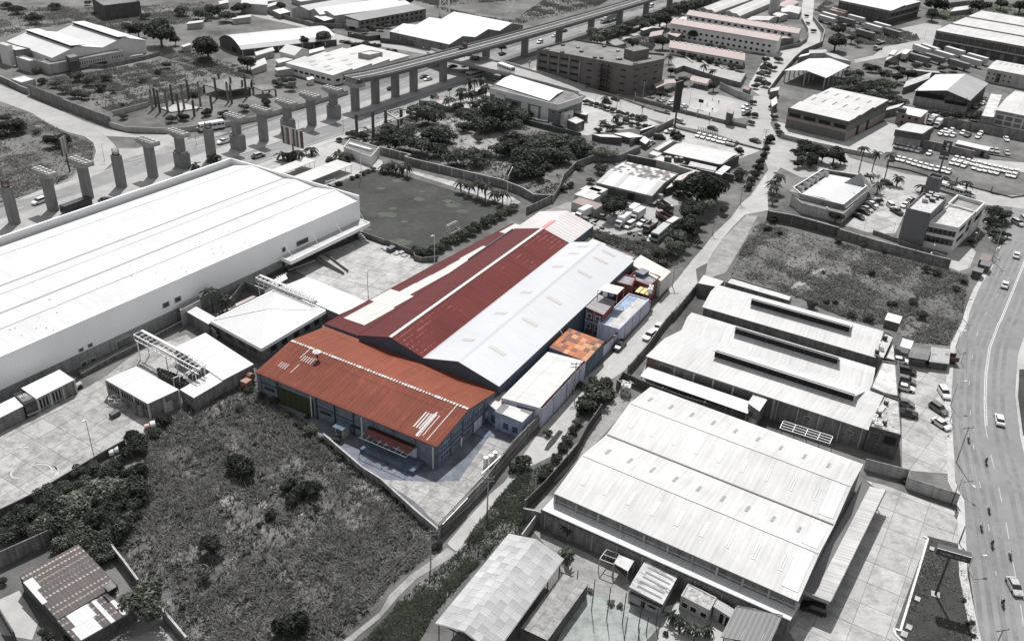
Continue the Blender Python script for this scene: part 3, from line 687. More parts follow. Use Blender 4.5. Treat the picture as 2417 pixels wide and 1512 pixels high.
# white ribbed end bay
A3,B3,C3=c2.pt(0,c2.L+.1,Z2),c2.pt(c2.W,c2.L+.1,Z2),c2.pt(0,c2.L+15,Z2)
c2b=Shed('factory_building','end bay of the maroon hall roofed in white ribbed sheets with rust lines','factory',A3,B3,C3)
roofm('roof_ribwhite',(.47,.45,.445),1.5,.3,.15,.5,rust=(.5,.22,.18),rustlo=.56,rusthi=.66)
c2b.roof(P2,MT['roof_ribwhite'],.1,.1);c2b.walls(P2,MT['shed_navy'])
c2b.onroof(.47,.53,.0,.45,P2,'ridge_strip',flat('ridge_pink',(.6,.12,.12),.7),.1)
# low lean-to on the far left side of the middle hall
zA,zB=5.0,6.0
L0=g('11',735,1500,zA);L1=g('12',950,140,zB)
roofm('roof_lean_white',(.44,.42,.4),.9,.05,.1,.55,seam=5,patch=.05,rust=(.4,.2,.15),rustlo=.62,rusthi=.7)
c2l=Shed('lean_to','low lean-to in maroon and white sheets along the left flank of the maroon hall','lean-to',g('12',640,30,zA),L1,g('11',2400,590,zA))
PL=[(0,zA),(1,zB)]
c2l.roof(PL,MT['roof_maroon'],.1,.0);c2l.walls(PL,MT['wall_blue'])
for x0,x1,y0,y1 in ((.15,.8,.06,.2),(.05,.75,.2,.3),(.32,.62,.3,.62),(.3,.98,.62,.76),(.45,.98,.76,.9),(.1,.98,.9,1)):
    nn=max(1,int((y1-y0)*c2l.L/6))
    for k in range(nn):c2l.onroof(x0+random.uniform(-.03,.03),x1,y0+(y1-y0)*k/nn,y0+(y1-y0)*(k+.995)/nn,PL,'roof_sheet',MT['roof_lean_white'],.05)
MB().beam(c2.pt(-.3,c2.L*.66,6.9),c2.pt(-.3,c2.L*.99,6.9),.3,1.0).build('gutter_wall',MT['shed_navy'],c2.root)
MB().beam(c2.pt(-.25,1,6.75),c2.pt(-.25,c2.L*.66,6.75),.5,.3).build('gutter',MT['awning_rust'],c2.root)

# right hall: white gable roof with beige roof lights
A,Bp,Cp=g('12',1565,347,Z2),g('12',2276,612,Z2),g('21',535,765,Z2)
P3=[(0,Z2),(.47,9.7),(1,Z2)]
c3=Shed('factory_building','long works hall with a plain pale white gable roof and beige roof lights','factory',A,Bp,Cp)
c3.roof(P3,MT['roof_works_white'],.1,.1);c3.walls(P3,MT['shed_navy'])
roofm('rooflight',(.4,.375,.35),.5,.25,.1,.4)
def c3y(u,v):p=g('C',u,v,8.6);n_=Vector((-c3.ax.y,c3.ax.x,0));return (p-c3.O).dot(n_)/c3.ay.dot(n_)/c3.L
for u,v in ((520,523),(652,414),(755,329),(886,224),(951,170),(986,142)):c3.onroof(.21,.36,c3y(u,v),c3y(u,v)+.018,P3,'roof_light',MT['rooflight'],.03)
for u,v in ((615,558),(749,443),(848,355),(972,247),(1036,191),(1068,162)):c3.onroof(.58,.78,c3y(u,v),c3y(u,v)+.018,P3,'roof_light',MT['rooflight'],.03)
c3.slab('r',0,1,5.6,7.0,'gutter_wall',MT['shed_navy'],.1)
# low white lean-to and its street wall
zl,zh=5.0,5.6
PLL=[(0,zl),(1,zh)]
c4=Shed('lean_to','low cream sheet roof beside the white hall, with lilac wall on the street','lean-to',g('22',285,822,zl),g('12',2300,720,zh),g('22',690,385,zl))
c4.roof(PLL,MT['roof_lean'],.05,.1);c4.walls(PLL,MT['wall_lilac'])
c4.onroof(.0,.06,0,1,PLL,'edge_flashing',MT['awning_rust'],.02)
for k in (.25,.55,.85):c4.slab('l',k,k+.004,0,4.8,'post',MT['wallpale'],.12)
# rusty orange patchwork roof
c5=Shed('lean_to','square patchwork roof of orange and brown rusted sheets beside the lane','lean-to',g('22',690,385,zl),g('22',345,252,zh),g('22',865,196,zl))
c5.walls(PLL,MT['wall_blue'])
c5.roof(PLL,MT['sheet_brown'],.0,.0,.1,'roof')
random.seed(5);nx,ny=8,6
for i in range(nx):
    for j in range(ny):
        r=random.random();m=MT['sheet_rust']if r<.5 else MT['sheet_cream']if r<(.82 if i<5 else .6)else MT['sheet_brown']
        if i>5 and j<2:m=MT['sheet_brown']if j==0 else MT['sheet_rust']
        c5.onroof(i/nx,(i+1)/nx+.01,j/ny,(j+.985)/ny,PLL,'roof_sheet',m,.05,.02+.02*(i % 2))
MB().tube(c5.pt(c5.W*.8,c5.L*.5,5.5),c5.pt(c5.W*.95,c5.L*.45,8),.09).build('vent_pipe',MT['steel_white'],c5.root)
# brick court houses between the hall and the lane
def blk(name,label,catg,A,B,C,z,rm,wm,par=.4,zb=0,group=None):
    return Block(name,label,catg,g(*A,z),g(*B,z),g(*C,z),group).flat(z,rm,wm,par,zb=zb)
h1=blk('brick_house','red brick house with dark corrugated roof in the blue court','house',('21',850,1440),('21',695,1385),('21',960,1322),6.5,MT['roof_dark'],MT['brick_red'],0)
roofm('roof_mauve',(.32,.29,.31),1.0,.5,.5,.6)
Shed.roof(h1,[(0,6.5),(1,6.9)],MT['roof_mauve'],.2,.2)
for i in (0,1):
    for z in (1.0,4.0):h1.win('a',.12+.5*i,.42+.5*i,z,z+1.5,MT['wall_lilac'],MT['shed_navy'],.25)
h1.slab('a',0,1,3.1,3.5,'balcony',MT['wall_blue_pale'],.6);h1.slab('a',.48,.52,0,6.3,'column',MT['wall_blue_pale'],.12);h1.slab('a',.93,1,0,6.3,'column',MT['wall_blue_pale'],.12)
h2=blk('terrace_house','upper storey with mauve flat roof behind the white court canopy','house',('21',1120,1185),('21',940,1140),('21',1160,1100),5.6,MT['deck_mauve'],MT['brick_red'],.3)
h2b=blk('terrace_house','blue-walled roof block with a small light well near the cream roof','house',('21',1290,1190),('21',1080,1110),('21',1390,1100),4.8,MT['deck_mauve'],MT['brick_red'],.5)
h2b.slab('a',.15,.35,3.2,4.5,'window',MT['shed_navy'],.08);h2b.slab('a',.0,1,2.8,3.2,'ledge',MT['wall_lilac'],.3)
box_thing('roof_block','blue-grey stair block standing on the mauve terraces','roof block',g('21',1215,1075,4.8),2.4,3,1.1,h2b.ax,MT['wall_blue'],MT['deck_mauve'],None,4.8)
cn=thing('canopy','bright white sheet canopy over the terrace with water tanks','canopy',g('21',920,1230,6.6))
q=[g('21',985,1255,9.2),g('21',1050,1190,9.2),g('21',885,1150,9.4),g('21',805,1212,9.4)]
mb=MB();mb.hexa([p-Zv(.12)for p in q],q);mb.build('roof',MT['ridge_white'],cn)
for p in q:MB().tube((p.x,p.y,6.5),(p.x,p.y,p.z-.1),.08).build('post',MT['steel'],cn)
ter=blk('annex','long single-storey annex with a two-tone concrete roof beside the lane','annex',('C',1130,474),('C',1043,447),('C',1252,352),4.2,MT['deck_blue'],MT['wall_lilac'],.3)
o_=MB();q=[ter.pt(ter.W*x,ter.L*y,4.26)for x,y in ((.04,.03),(.6,.03),(.6,.5),(.5,.5),(.5,.97),(.04,.97))]
o_.quad(q if (q[1]-q[0]).cross(q[2]-q[1]).z>0 else q[::-1]);o_.build('roof_covering',mat('deck_pale',(.45,.44,.425),.85,.1,.2,.1,.3),ter.root)
for a in (.2,.45,.7):ter.slab('l',a,a+.006,0,4.1,'post',MT['wallpale'],.1)
end=Shed('shed','end shed with cream sheet roof and white wall at the lane corner','shed',g('21',1395,1130,5),g('21',1110,990,5),g('21',1485,1042,5))
roofm('roof_cream',(.52,.48,.425),.8,.06,.15,.55,seam=4,patch=.08)
end.roof([(0,5),(1,5.6)],MT['roof_cream'],.1,.1);end.walls([(0,5),(1,5.6)],MT['wallwhite'])
end2=Shed('shed','narrow cream roofed strip at the far end of the white hall','shed',g('21',1150,915,4),g('21',1000,960,4.2),g('21',950,830,4))
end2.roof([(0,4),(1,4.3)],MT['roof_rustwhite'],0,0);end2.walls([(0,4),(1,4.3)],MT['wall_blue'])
end3=Shed('shed','cream flat shed behind the white hall by the scrap yard','shed',g('21',880,785,4),g('21',700,720,4),g('21',790,880,4))
end3.roof([(0,4),(1,4.2)],MT['roof_cream'],0,0);end3.walls([(0,4),(1,4.2)],MT['wallpale'])
for i,(u,v,m)in enumerate(((1300,1215,'tank'),(1290,1240,'tank'),(870,1265,'tank'),(930,1265,'blue_tarp'))):
    p=g('21',u,v,4.5 if u>1000 else 6.6);t=thing('water_tank',['white round water tank at the corner of the terraces','second white round water tank below the corner tank','pale cooler box under the white terrace canopy','pale blue box under the right of the white canopy'][i],'tank',p)
    MB().tube(p,p+Zv(1.3),.65,.6,10).build('drum',MT[m],t);MB().tube(p+Zv(1.3),p+Zv(1.5),.35,.2,8).build('lid',MT['steel'],t)
ys=thing('sheet_canopy','yellow sheet canopy in strips over the brick court','canopy',g('21',1215,1215,3.5))
for k in range(3):
    a,b=g('21',1150+45*k,1228+12*k,4.4),g('21',1200+45*k,1180+12*k,4.6);d=(g('21',1185+45*k,1240+12*k,4.4)-a)
    q=[a,a+d,b+d,b];q=q if (q[1]-q[0]).cross(q[3]-q[0]).z>0 else q[::-1]
    MB().hexa([p-Zv(.08)for p in q],q).build('roof_sheet',MT['yellow_sheet'],ys)
for u,v in ((1150,1235),(1260,1262)):MB().tube(g('21',u,v),g('21',u,v,4.3),.08).build('post',MT['steel'],ys)
# front right: patched white roof over an office
f1=Shed('office_annex','patched white and dark sheet roofs of the annex beside the orange hall','annex',g('22',95,955,4.2),g('12',2240,860,4.2),g('22',250,790,4.2))
PF=[(0,4.2),(1,4.5)]
f1.walls(PF,MT['wall_blue_pale']);f1.roof(PF,MT['roof_dark'],.1,.1)
f1.onroof(0,.75,.0,.42,PF,'roof_sheet',MT['roof_white_old'],.08);f1.onroof(.55,1,.42,.7,PF,'roof_sheet',MT['roof_white_old'],.08);f1.onroof(.35,.55,.42,.5,PF,'roof_sheet',MT['roof_rustwhite'],.08)
for a in (.15,.5):f1.win('a',a,a+.2,.9,2.4,MT['wall_blue'],MT['shed_navy'])
f2=Shed('office_annex','small annex under ragged white sheets between orange hall and office','annex',g('12',2290,870,4.4),g('12',2150,760,4.4),g('12',2405,720,4.4))
f2.walls(PF,MT['wall_blue_pale']);f2.roof([(0,4.4),(1,4.6)],MT['roof_rustwhite'],.1,.1)
f2.win('a',.35,.6,.6,2.4,MT['wall_blue'],MT['shed_navy'])
# compound walls
wall_run('compound_wall','grey concrete street wall of the red-roofed works, with fence posts',[g('13',1718,545),g('13',1980,268),g('13',2150,90),g('22',0,1240),g('22',275,960)],3.0,MT['wallgrey'],panel=5,post=MT['wallgrey'])
wall_run('compound_wall','low grey wall between the works yard and the scrub field',[g('13',1718,545),g('13',1510,370),g('13',1300,180),g('13',1170,60),g('12',1000,1440),g('12',640,1130)],1.8,MT['wallgrey'],panel=5,post=MT['wallpale'],top=MT['wallpale'])
gt=thing('gate','wide dark corrugated sliding gate in the works street wall','gate',g('13',1850,400));a,b=g('13',1735,530),g('13',1970,280);d=(b-a)
nr_=Vector((d.y,-d.x,0)).normalized()*.25
for k in range(12):
    p0=a+d*(k/12)+nr_;p1=a+d*((k+.94)/12)+nr_;MB().beam(p0+Zv(1.45),p1+Zv(1.45),.1,2.8).build('panel',mat('gate',(.13,.125,.12),.8,streak=.3),gt)
MB().beam(a+nr_+Zv(2.95),b+nr_+Zv(2.95),.15,.15).build('rail',MT['steel'],gt)
pp=thing('pipe_rack','small transformer rack of pipes and drums inside the street wall','machine',g('12',2180,1400));
for k,(u,v)in enumerate(((2150,1360),(2200,1340),(2235,1310))):
    p=g('12',u,v);MB().tube(p,p+Zv(2.2),.5,.5,8).build('drum',MT['tank'],pp)
MB().beam(g('12',2110,1440,2.4),g('12',2290,1270,2.4),.3).build('beam',MT['steel'],pp)

wall_run('street_wall','pale lilac wall along the lane below the court annex',[g('C',1000,640),g('C',1070,575),g('C',1140,510),g('C',1250,400)],3.2,MT['wall_lilac'],panel=5,post=MT['wallpale'],top=MT['awning_rust'])
# ------------------------------------------------------------ right side: white sheds along the main road
random.seed(21)
# big two-span shed at the bottom right
Z=6.6
PS=[(0,Z),(.25,8.5),(.5,6.75),(.75,8.5),(1,Z)]
s1=Shed('warehouse','big white twin-span warehouse with short grey roof lights, bottom right','warehouse',g('23',408,125,Z),g('22',1300,625,Z),g('33',290,1125,Z))
s1.roof(PS,MT['roof_shed'],.25,.2);s1.walls(PS,MT['wallgrey'])
roofm('rooflight_grey',.3,.45,.5,.2,.4)
for xs,w_,st in ((.14,.07,.065),(.36,.05,.06),(.64,.07,.06),(.865,.05,.045)):
    for k in range(9):
        y=st+k*.104
        s1.onroof(xs-w_/2,xs+w_/2,y,y+.013,PS,'roof_light',MT['rooflight_grey'],.05)
        if w_>.06:s1.onroof(xs-w_/2-.012,xs-w_/2-.001,y,y+.016,PS,'roof_patch',MT['wallwhite'],.04)
for x0,x1 in ((.03,.24),(.27,.46),(.53,.74)):s1.onroof(x0,x1,.93,.99,PS,'roof_sheet',MT['roof_white'],.05)
s1.slab('l',0,1,4.8,5.1,'beam',MT['wallpale'],.12)
s1.posts('l',11,0,6.2,MT['wallpale'],.4,.25)
MB().beam(s1.pt(s1.W*.5,0,6.85),s1.pt(s1.W*.5,s1.L,6.85),.35,.12).build('valley_gutter',MT['steel_dark'],s1.root)
for t in (.25,.75):MB().beam(s1.pt(s1.W*t,0,8.52),s1.pt(s1.W*t,s1.L,8.52),.5,.08).build('ridge_cap',MT['roof_shed'],s1.root)
# low white lean-to in front of it
zf=4.0
s2=Shed('lean_to','bright white flat lean-to roof along the near side of the twin-span warehouse','lean-to',g('23',270,290,zf),g('23',395,160,zf+.5),g('33',215,1330,zf))
PP=[(0,zf),(1,zf+.5)]
s2.roof(PP,MT['roof_white'],.0,0);s2.walls(PP,MT['wallgrey'])
s2.slab('l',0,1,zf-.1,zf+.25,'parapet',MT['walldark'],.12)
for k in range(10):s2.slab('l',.02+k*.105,.0235+k*.105,0,3.8,'pilaster',MT['wallpale'],.15)
for a in (.33,.62,.8):s2.onroof(0,1,a,a+.002,PP,'roof_joint',MT['steel'],.03)
# canopy on the forecourt side
s3=Shed('canopy','long narrow ribbed canopy roof beside the twin-span warehouse, over a dark car','canopy',g('33',345,1045,4.2),g('33',600,1145,4.2),g('33',890,25,4.2))
PC=[(0,4.2),(.4,3.9),(1,4.2)]
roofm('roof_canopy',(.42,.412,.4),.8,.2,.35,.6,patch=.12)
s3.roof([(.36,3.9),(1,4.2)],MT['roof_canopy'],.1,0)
MB().hexa([s3.pt(x*s3.W,y,z)for x,y,z in ((0,0,4.2),(.36,0,3.8),(.36,s3.L,3.8),(0,s3.L,4.2))],[s3.pt(x*s3.W,y,z)for x,y,z in ((0,0,4.3),(.36,0,3.9),(.36,s3.L,3.9),(0,s3.L,4.3))]).build('shaded_roof',MT['roof_dark'],s3.root)  # dark sheet colour carries the shade of this slope
MB().beam(s3.pt(0,-.1,4.0),s3.pt(s3.W,-.1,4.0),.15,.7).build('fascia',MT['wallpale'],s3.root)
MB().beam(s3.pt(s3.W+.05,0,4.0),s3.pt(s3.W+.05,s3.L,4.0),.15,.55).build('fascia',MT['walldark'],s3.root)
for k in range(7):MB().tube(s3.pt(s3.W-.4,1+k*(s3.L-2)/6,0),s3.pt(s3.W-.4,1+k*(s3.L-2)/6,4),.12).build('post',MT['steel'],s3.root)
# three monitor sheds above it
Z=5.4
def monitor(name,label,A,B,C,mon0,mon1,prof,grow=0):
    s=Shed(name,label,'warehouse',A,B,C);s.roof(prof,[MT['roof_shed'],MT['roof_grey_pale']],.3,.3);s.walls(prof,MT['wallgrey'])  # far slope coloured greyer, as the near one catches the glare
    y0,y1=mon0*s.L,mon1*s.L;x0,x1=.45*s.W,.86*s.W
    def q(x,y,z):return s.pt(x,y,z)
    zt=prof[1][1]+1.6
    def hx(nm,pts,zz,m):
        b=[q(*p)for p in pts];t=[q(*p)for p in zz]
        if (b[1]-b[0]).cross(b[3]-b[0]).z<0:b.reverse();t.reverse()
        return MB().hexa(b,t).build(nm,m,s.root)
    ze=prof[1][1]+(prof[2][1]-prof[1][1])*.72
    hx('monitor_roof',[(x0-.5,y0-.3,zt-.12),(x1,y0-.3,ze),(x1,y1+.3,ze),(x0-.5,y1+.3,zt-.12)],[(x0-.5,y0-.3,zt+.05),(x1,y0-.3,ze+.15),(x1,y1+.3,ze+.15),(x0-.5,y1+.3,zt+.05)],MT['roof_grey_pale'])
    mo=hx('roof_monitor',[(x0,y0,6.0),(x0+.4,y0,6.0),(x0+.4,y1,6.0),(x0,y1,6.0)],[(x0,y0,zt-.13),(x0+.4,y0,zt-.13),(x0+.4,y1,zt-.13),(x0,y1,zt-.13)],MT['void'])
    for y in (y0,y1):MB().hexa([q(x0,y-.05,6.0),q(x1,y-.05,ze-.3),q(x1,y+.05,ze-.3),q(x0,y+.05,6.0)],[q(x0,y-.05,zt-.14),q(x1,y-.05,ze),q(x1,y+.05,ze),q(x0,y+.05,zt-.14)]).build('monitor_end',MT['roof_grey_pale'],s.root)
    n=int((y1-y0)/2.2)
    for k in range(n):
        y=y0+(k+.5)*(y1-y0)/n
        MB().beam(q(x0-.06,y,6.3),q(x0-.06,y,zt-.15),.08).build('mullion',MT['steel_dark'],mo)
    return s
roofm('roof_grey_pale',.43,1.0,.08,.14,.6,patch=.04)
PM=lambda z,h:[(0,z),(.5,h),(1,z)]
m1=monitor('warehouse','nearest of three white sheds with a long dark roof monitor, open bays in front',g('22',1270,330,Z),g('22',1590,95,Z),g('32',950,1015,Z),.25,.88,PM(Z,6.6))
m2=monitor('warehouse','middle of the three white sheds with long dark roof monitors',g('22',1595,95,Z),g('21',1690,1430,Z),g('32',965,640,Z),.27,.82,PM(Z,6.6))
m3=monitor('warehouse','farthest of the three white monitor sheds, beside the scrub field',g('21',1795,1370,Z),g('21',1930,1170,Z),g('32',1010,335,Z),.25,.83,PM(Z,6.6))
# open front bays of the nearest shed
m1.slab('l',.0,.003,0,5.1,'post',MT['wallpale'],.3)
m1.slab('l',.005,.045,.8,4.9,'brick_panel',flat('brickbrown',(.16,.1,.085),.9),.1)
for k in range(6):
    a=.05+.093*k;m1.slab('l',a+.093-.008,a+.093,0,5.1,'post',MT['wallpale'],.3)
    if k in (2,3,4):m1.slab('l',a+.004,a+.08,1.0,4.4,'roller_door',mat('roller',(.11,.11,.11),.7,streak=.2),.12)
    elif k==0:
        m1.win('l',a+.012,a+.078,3.0,4.4,MT['wallpale'],MT['walldark'])
    elif k==1:
        m1.win('l',a+.04,a+.052,2.6,3.2,MT['frame'],MT['glass']);m1.win('l',a+.066,a+.078,2.6,3.2)
for k in range(5):
    a=.62+.09*k;m1.slab('l',a,a+.004,0,5.0,'post',MT['wallpale'],.25)
    if k in (1,3):m1.win('l',a+.03,a+.06,2.8,3.5)
# white awning in front of the open bays
aw2=Shed('awning','long white ribbed awning in front of the open shed bays','awning',g('22',1200,520,3.0),g('22',1275,430,3.4),g('22',2205,870,3.0))
aw2.roof([(0,3.0),(1,3.4)],MT['roof_white'],0,0,.12)
for k in range(9):MB().tube(aw2.pt(.1,.3+k*(aw2.L-.6)/8,0),aw2.pt(.1,.3+k*(aw2.L-.6)/8,2.95),.08).build('post',MT['steel'],aw2.root)
lk=blk('site_office','small white-roofed hut with a bright band, at the end of the white awning','hut',('22',2215,770),('22',2280,680),('32',-70,840),4.6,MT['roof_white_old'],MT['wallgrey'],0)
lk.roof([(0,4.6),(1,4.8)],MT['roof_shed'],.2,.2);lk.slab('l',.03,.97,.3,1.6,'white_band',MT['wallwhite'],.08);lk.wins('l',5,.05,.95,2.0,3.2,.9,MT['wallpale'],MT['walldark'])
rk=thing('pipe_rack','white pipe rack of long rails between the sheds','rack',g('32',380,1040,2))
for k in range(4):MB().tube(g('32',160-10*k,940+22*k,3.4),g('32',620-10*k,1085+22*k,3.4),.1).build('rail',MT['steel_white'],rk)
for k in range(5):
    u,v=155+116*k,940+37*k;MB().beam(g('32',u,v,3.35),g('32',u-32,v+68,3.35),.12).build('bracket',MT['steel_white'],rk);MB().tube(g('32',u-15,v+35,0),g('32',u-15,v+35,3.3),.08).build('post',MT['steel_white'],rk)
# flat annexes on the road ends
def quadroof(name,label,catg,pts,z,rm,wm,par=.35):
    pts=[g(p[0],p[1],p[2],z)for p in pts];c=sum(pts,Vector())/len(pts);t=thing(name,label,catg,(c.x,c.y,0))
    MB().prism(pts,0,z-.02).build('wall',wm,t)
    a=sum(pts[i].x*pts[(i+1)% len(pts)].y-pts[(i+1)% len(pts)].x*pts[i].y for i in range(len(pts)))
    q=pts if a>0 else pts[::-1];cc=Vector((c.x,c.y,z));inn=[p+(cc-p).normalized()*.3 for p in q]
    MB().quad(inn).build('roof',rm,t)
    if par:
        mb=MB()
        for i in range(len(q)):
            j=(i+1)% len(q);mb.hexa([q[i],q[j],inn[j],inn[i]],[p+Zv(par)for p in (q[i],q[j],inn[j],inn[i])])
        mb.build('parapet',wm,t)
    return t,q
mat('roof_peel',(.44,.433,.426),.85,.25,.6,.3,.5)
a1,q1=quadroof('annex','flat annex with peeling white roof and dark windows at the near shed end','annex',[('32',960,1000),('32',1100,700),('32',1235,745),('32',1260,1085)],6.2,MT['roof_peel'],MT['walldark'])
a2,q2=quadroof('annex','wedge-shaped bright white flat roof between near and middle shed ends','annex',[('32',970,635),('32',1085,385),('32',1205,405),('32',1230,720),('32',1100,690)],5.8,MT['roof_deck_white'],MT['wallgrey'])
a3,q3=quadroof('annex','small flat white roof with tanks at the far shed end','annex',[('32',1005,330),('32',1110,115),('32',1190,150),('32',1090,365)],5.4,MT['roof_deck_white'],MT['wallgrey'])
a4,q4=quadroof('annex','narrow white roof strip behind the sunshade at the far shed end','annex',[('32',1110,360),('32',1185,200),('32',1200,385)],5.0,MT['roof_deck_white'],MT['wallgrey'])
a5,q5=quadroof('annex','long white flat roof strip between the scrub field and far monitor shed','annex',[('21',1995,1150),('21',2040,1098),('31',240,1275),('31',215,1325)],4.6,MT['roof_deck_white'],MT['wallgrey'])
a6,q6=quadroof('shed','small ribbed white roof at the lane gate beside the monitor sheds','shed',[('21',1735,1150),('21',1790,1070),('21',1990,1130),('21',1930,1190)],3.6,MT['roof_shed'],MT['wallgrey'],0)
t_=box_thing('roof_block','dark stair block with white edge on the far shed corner','roof block',g('32',1165,60,5),3.4,4,2.5,m3.ay,MT['walldark'],MT['wallwhite'],None,5)
for i,(u,v)in enumerate(((960,1060),(1150,1110))):
    pass
def wallwin(t,p0,p1,z0,z1,fm='frame',gm='glass',a0=0,a1=1):
    p0=Vector((p0[0],p0[1],0));p1=Vector((p1[0],p1[1],0));d=(p1-p0);nr=Vector((d.y,-d.x,0)).normalized()
    q0=p0+d*a0;q1_=p0+d*a1
    w_=MB().hexa([q0-nr*.1,q1_-nr*.1,q1_+nr*.07,q0+nr*.07][::-1],[p+Zv(0)for p in []]or [x+Zv(z1)for x in (q0-nr*.1,q1_-nr*.1,q1_+nr*.07,q0+nr*.07)][::-1])if False else None
    def bx(e,out,nm,m,par):
        d_=d.normalized()*e;b=[q0+d_-nr*.1,q0+d_+nr*out,q1_-d_+nr*out,q1_-d_-nr*.1]
        return MB().hexa([x+Zv(z0+e)for x in b],[x+Zv(z1-e)for x in b]).build(nm,m,par)
    w_=bx(0,.07,'window',MT[fm],t);bx(.14,.1,'pane',MT[gm],w_);return w_
e0,e1=g('32',960,1000,6.2),g('32',1260,1085,6.2)
wallwin(a1,e0,e1,3.6,5.4,'wallgrey','walldark',.05,.42);wallwin(a1,e0,e1,3.4,5.6,'walldark','void',.5,.92);wallwin(a1,e0,e1,.1,2.9,'wallgrey','walldark',.3,.85)
# tanks on annex roofs
def tank(u,v,tc,z,label,r=.6,h=1.2,m='tank_dark',grp=None):
    p=g(tc,u,v,z);t=thing('water_tank',label,'tank',p,0,grp)
    MB().tube(p,p+Zv(h),r,r*.95,10).build('drum',MT[m],t);MB().tube(p+Zv(h),p+Zv(h+.18),r*.6,r*.4,8).build('lid',MT['wallwhite'],t)
for i,(u,v,z)in enumerate(((1115,785,6.2),(1050,885,6.2),(1015,915,6.2),(1005,950,6.2),(1025,990,6.2),(1060,1000,6.2),(1100,970,6.2))):
    tank(u,v,'32',z,['single tank alone on the peeling annex roof','upper tank of the cluster on the peeling annex roof edge','small box tank second in the peeling roof cluster','round tank third down the peeling roof edge','pale tank at the corner of the peeling roof','pale tank right of the peeling roof corner','rightmost dark tank of the peeling roof cluster'][i],.5,.9,'tank_dark' if i in (0,1,6)else 'tank')
for i,(u,v)in enumerate(((1105,180),(1065,245),(1075,275),(1030,310))):
    tank(u,v,'32',5.4,['large tank at the top of the far annex roof','white tank second from top of the far annex roof','white tank third from top of the far annex roof','tall dark tank at the bottom of the far annex roof'][i],.55,1.1,'tank_dark' if i in (0,3)else 'tank')
# guard house and carport at the lot entrance
gh=blk('guard_house','dark guard house with rounded roof at the road entrance of the shed lot','guard house',('32',1345,330),('32',1370,250),('32',1500,355),2.8,MT['roof_dark'],MT['walldark'],0)
gh.roof([(0,2.8),(.3,3.2),(.7,3.2),(1,2.8)],MT['roof_dark'],.5,.4);gh.win('l',.1,.9,1.2,2.2,MT['frame_dark'])
cp=Shed('carport','white sheet carport beside the dark guard house','carport',g('32',1195,225,2.8),g('32',1225,160,2.8),g('32',1345,265,2.8))
cp.roof([(0,2.8),(1,3.0)],MT['roof_white'],.1,.1)
for x in (.05,.95):
    for y in (.1,.95):MB().tube(cp.pt(cp.W*x,cp.L*y,0),cp.pt(cp.W*x,cp.L*y,2.8),.07).build('post',MT['steel'],cp.root)
kk=blk('kiosk','low kiosk of grey sheets against the entrance wall by the road','kiosk',('32',1530,380),('32',1545,260),('32',1700,400),2.2,MT['roof_dark'],MT['walldark'],0);kk.roof([(0,2.2),(1,2.5)],MT['roof_grey'],.2,.2)
sun_=thing('sunshade','dark net sunshade on poles over parked cars by the annexes','sunshade',g('32',1235,480))
mb=MB();q=gl('32',[(1212,420),(1238,360),(1252,520),(1228,640)],3.0);mb.hexa([p-Zv(.05)for p in (q if (q[1]-q[0]).cross(q[2]-q[0]).z>0 else q[::-1])],(q if (q[1]-q[0]).cross(q[2]-q[0]).z>0 else q[::-1]));mb.build('net',MT['frame_dark'],sun_)
for p in q:MB().tube((p.x,p.y,0),(p.x,p.y,2.95),.06).build('post',MT['steel'],sun_)
# boundary walls on the right
wall_run('boundary_wall','pale rendered wall stepping down between the two shed lots',gl('32',[(905,1390),(1310,1495)])+gl('33',[(1300,80),(1780,240)]),2.6,MT['wallpale'],panel=6,post=None,top=MT['wallgrey'])
wall_run('boundary_wall','dark vine-topped wall along the left of the twin-span warehouse',gl('22',[(825,880),(700,1060),(600,1250),(430,1450),(300,1600)])+gl('23',[(120,290)]),2.6,MT['walldark'],panel=5,post=MT['wallgrey'])
wall_run('boundary_wall','low pale wall closing the corner beside the white lean-to',gl('23',[(105,380),(215,400),(300,430),(620,560)]),2.8,MT['wallgrey'],panel=4,post=MT['wallgrey'],top=MT['wallpale'])
wall_run('boundary_wall','short pale wall between hedge bank and the shelter yard',gl('23',[(85,600),(215,420)]),2.2,MT['wallpale'],panel=4,post=None)
wall_run('boundary_wall','long grey panel wall along the lane beside the monitor sheds',gl('22',[(1085,500),(1250,310),(1430,60),(1540,-60)])+gl('21',[(1500,1500),(1740,1200)]),2.4,MT['wallgrey'],panel=5,post=MT['wallgrey'])
wall_run('boundary_wall','dark wall in front of the white awning with a small ruin behind',gl('22',[(980,640),(1030,560),(1200,640),(1600,790),(2180,960)]),2.4,MT['walldark'],panel=5,post=MT['wallgrey'])
hu=blk('hut','tiny white hut with broken timber on its roof inside the wall corner','hut',('22',1020,610),('22',1035,560),('22',1105,640),2.4,MT['wallwhite'],MT['wallwhite'],.2)
for k in range(7):
    p=hu.pt(hu.W*random.random(),hu.L*random.random(),2.6+.06*k);a_=random.random()*6;MB().beam(p,p+Vector((math.cos(a_)*1.6,math.sin(a_)*1.6,.15)),.14).build('plank',MT['wallpale'],hu.root)
hu.win('l',.15,.4,1,1.7);hu.win('l',.6,.85,1,1.7)
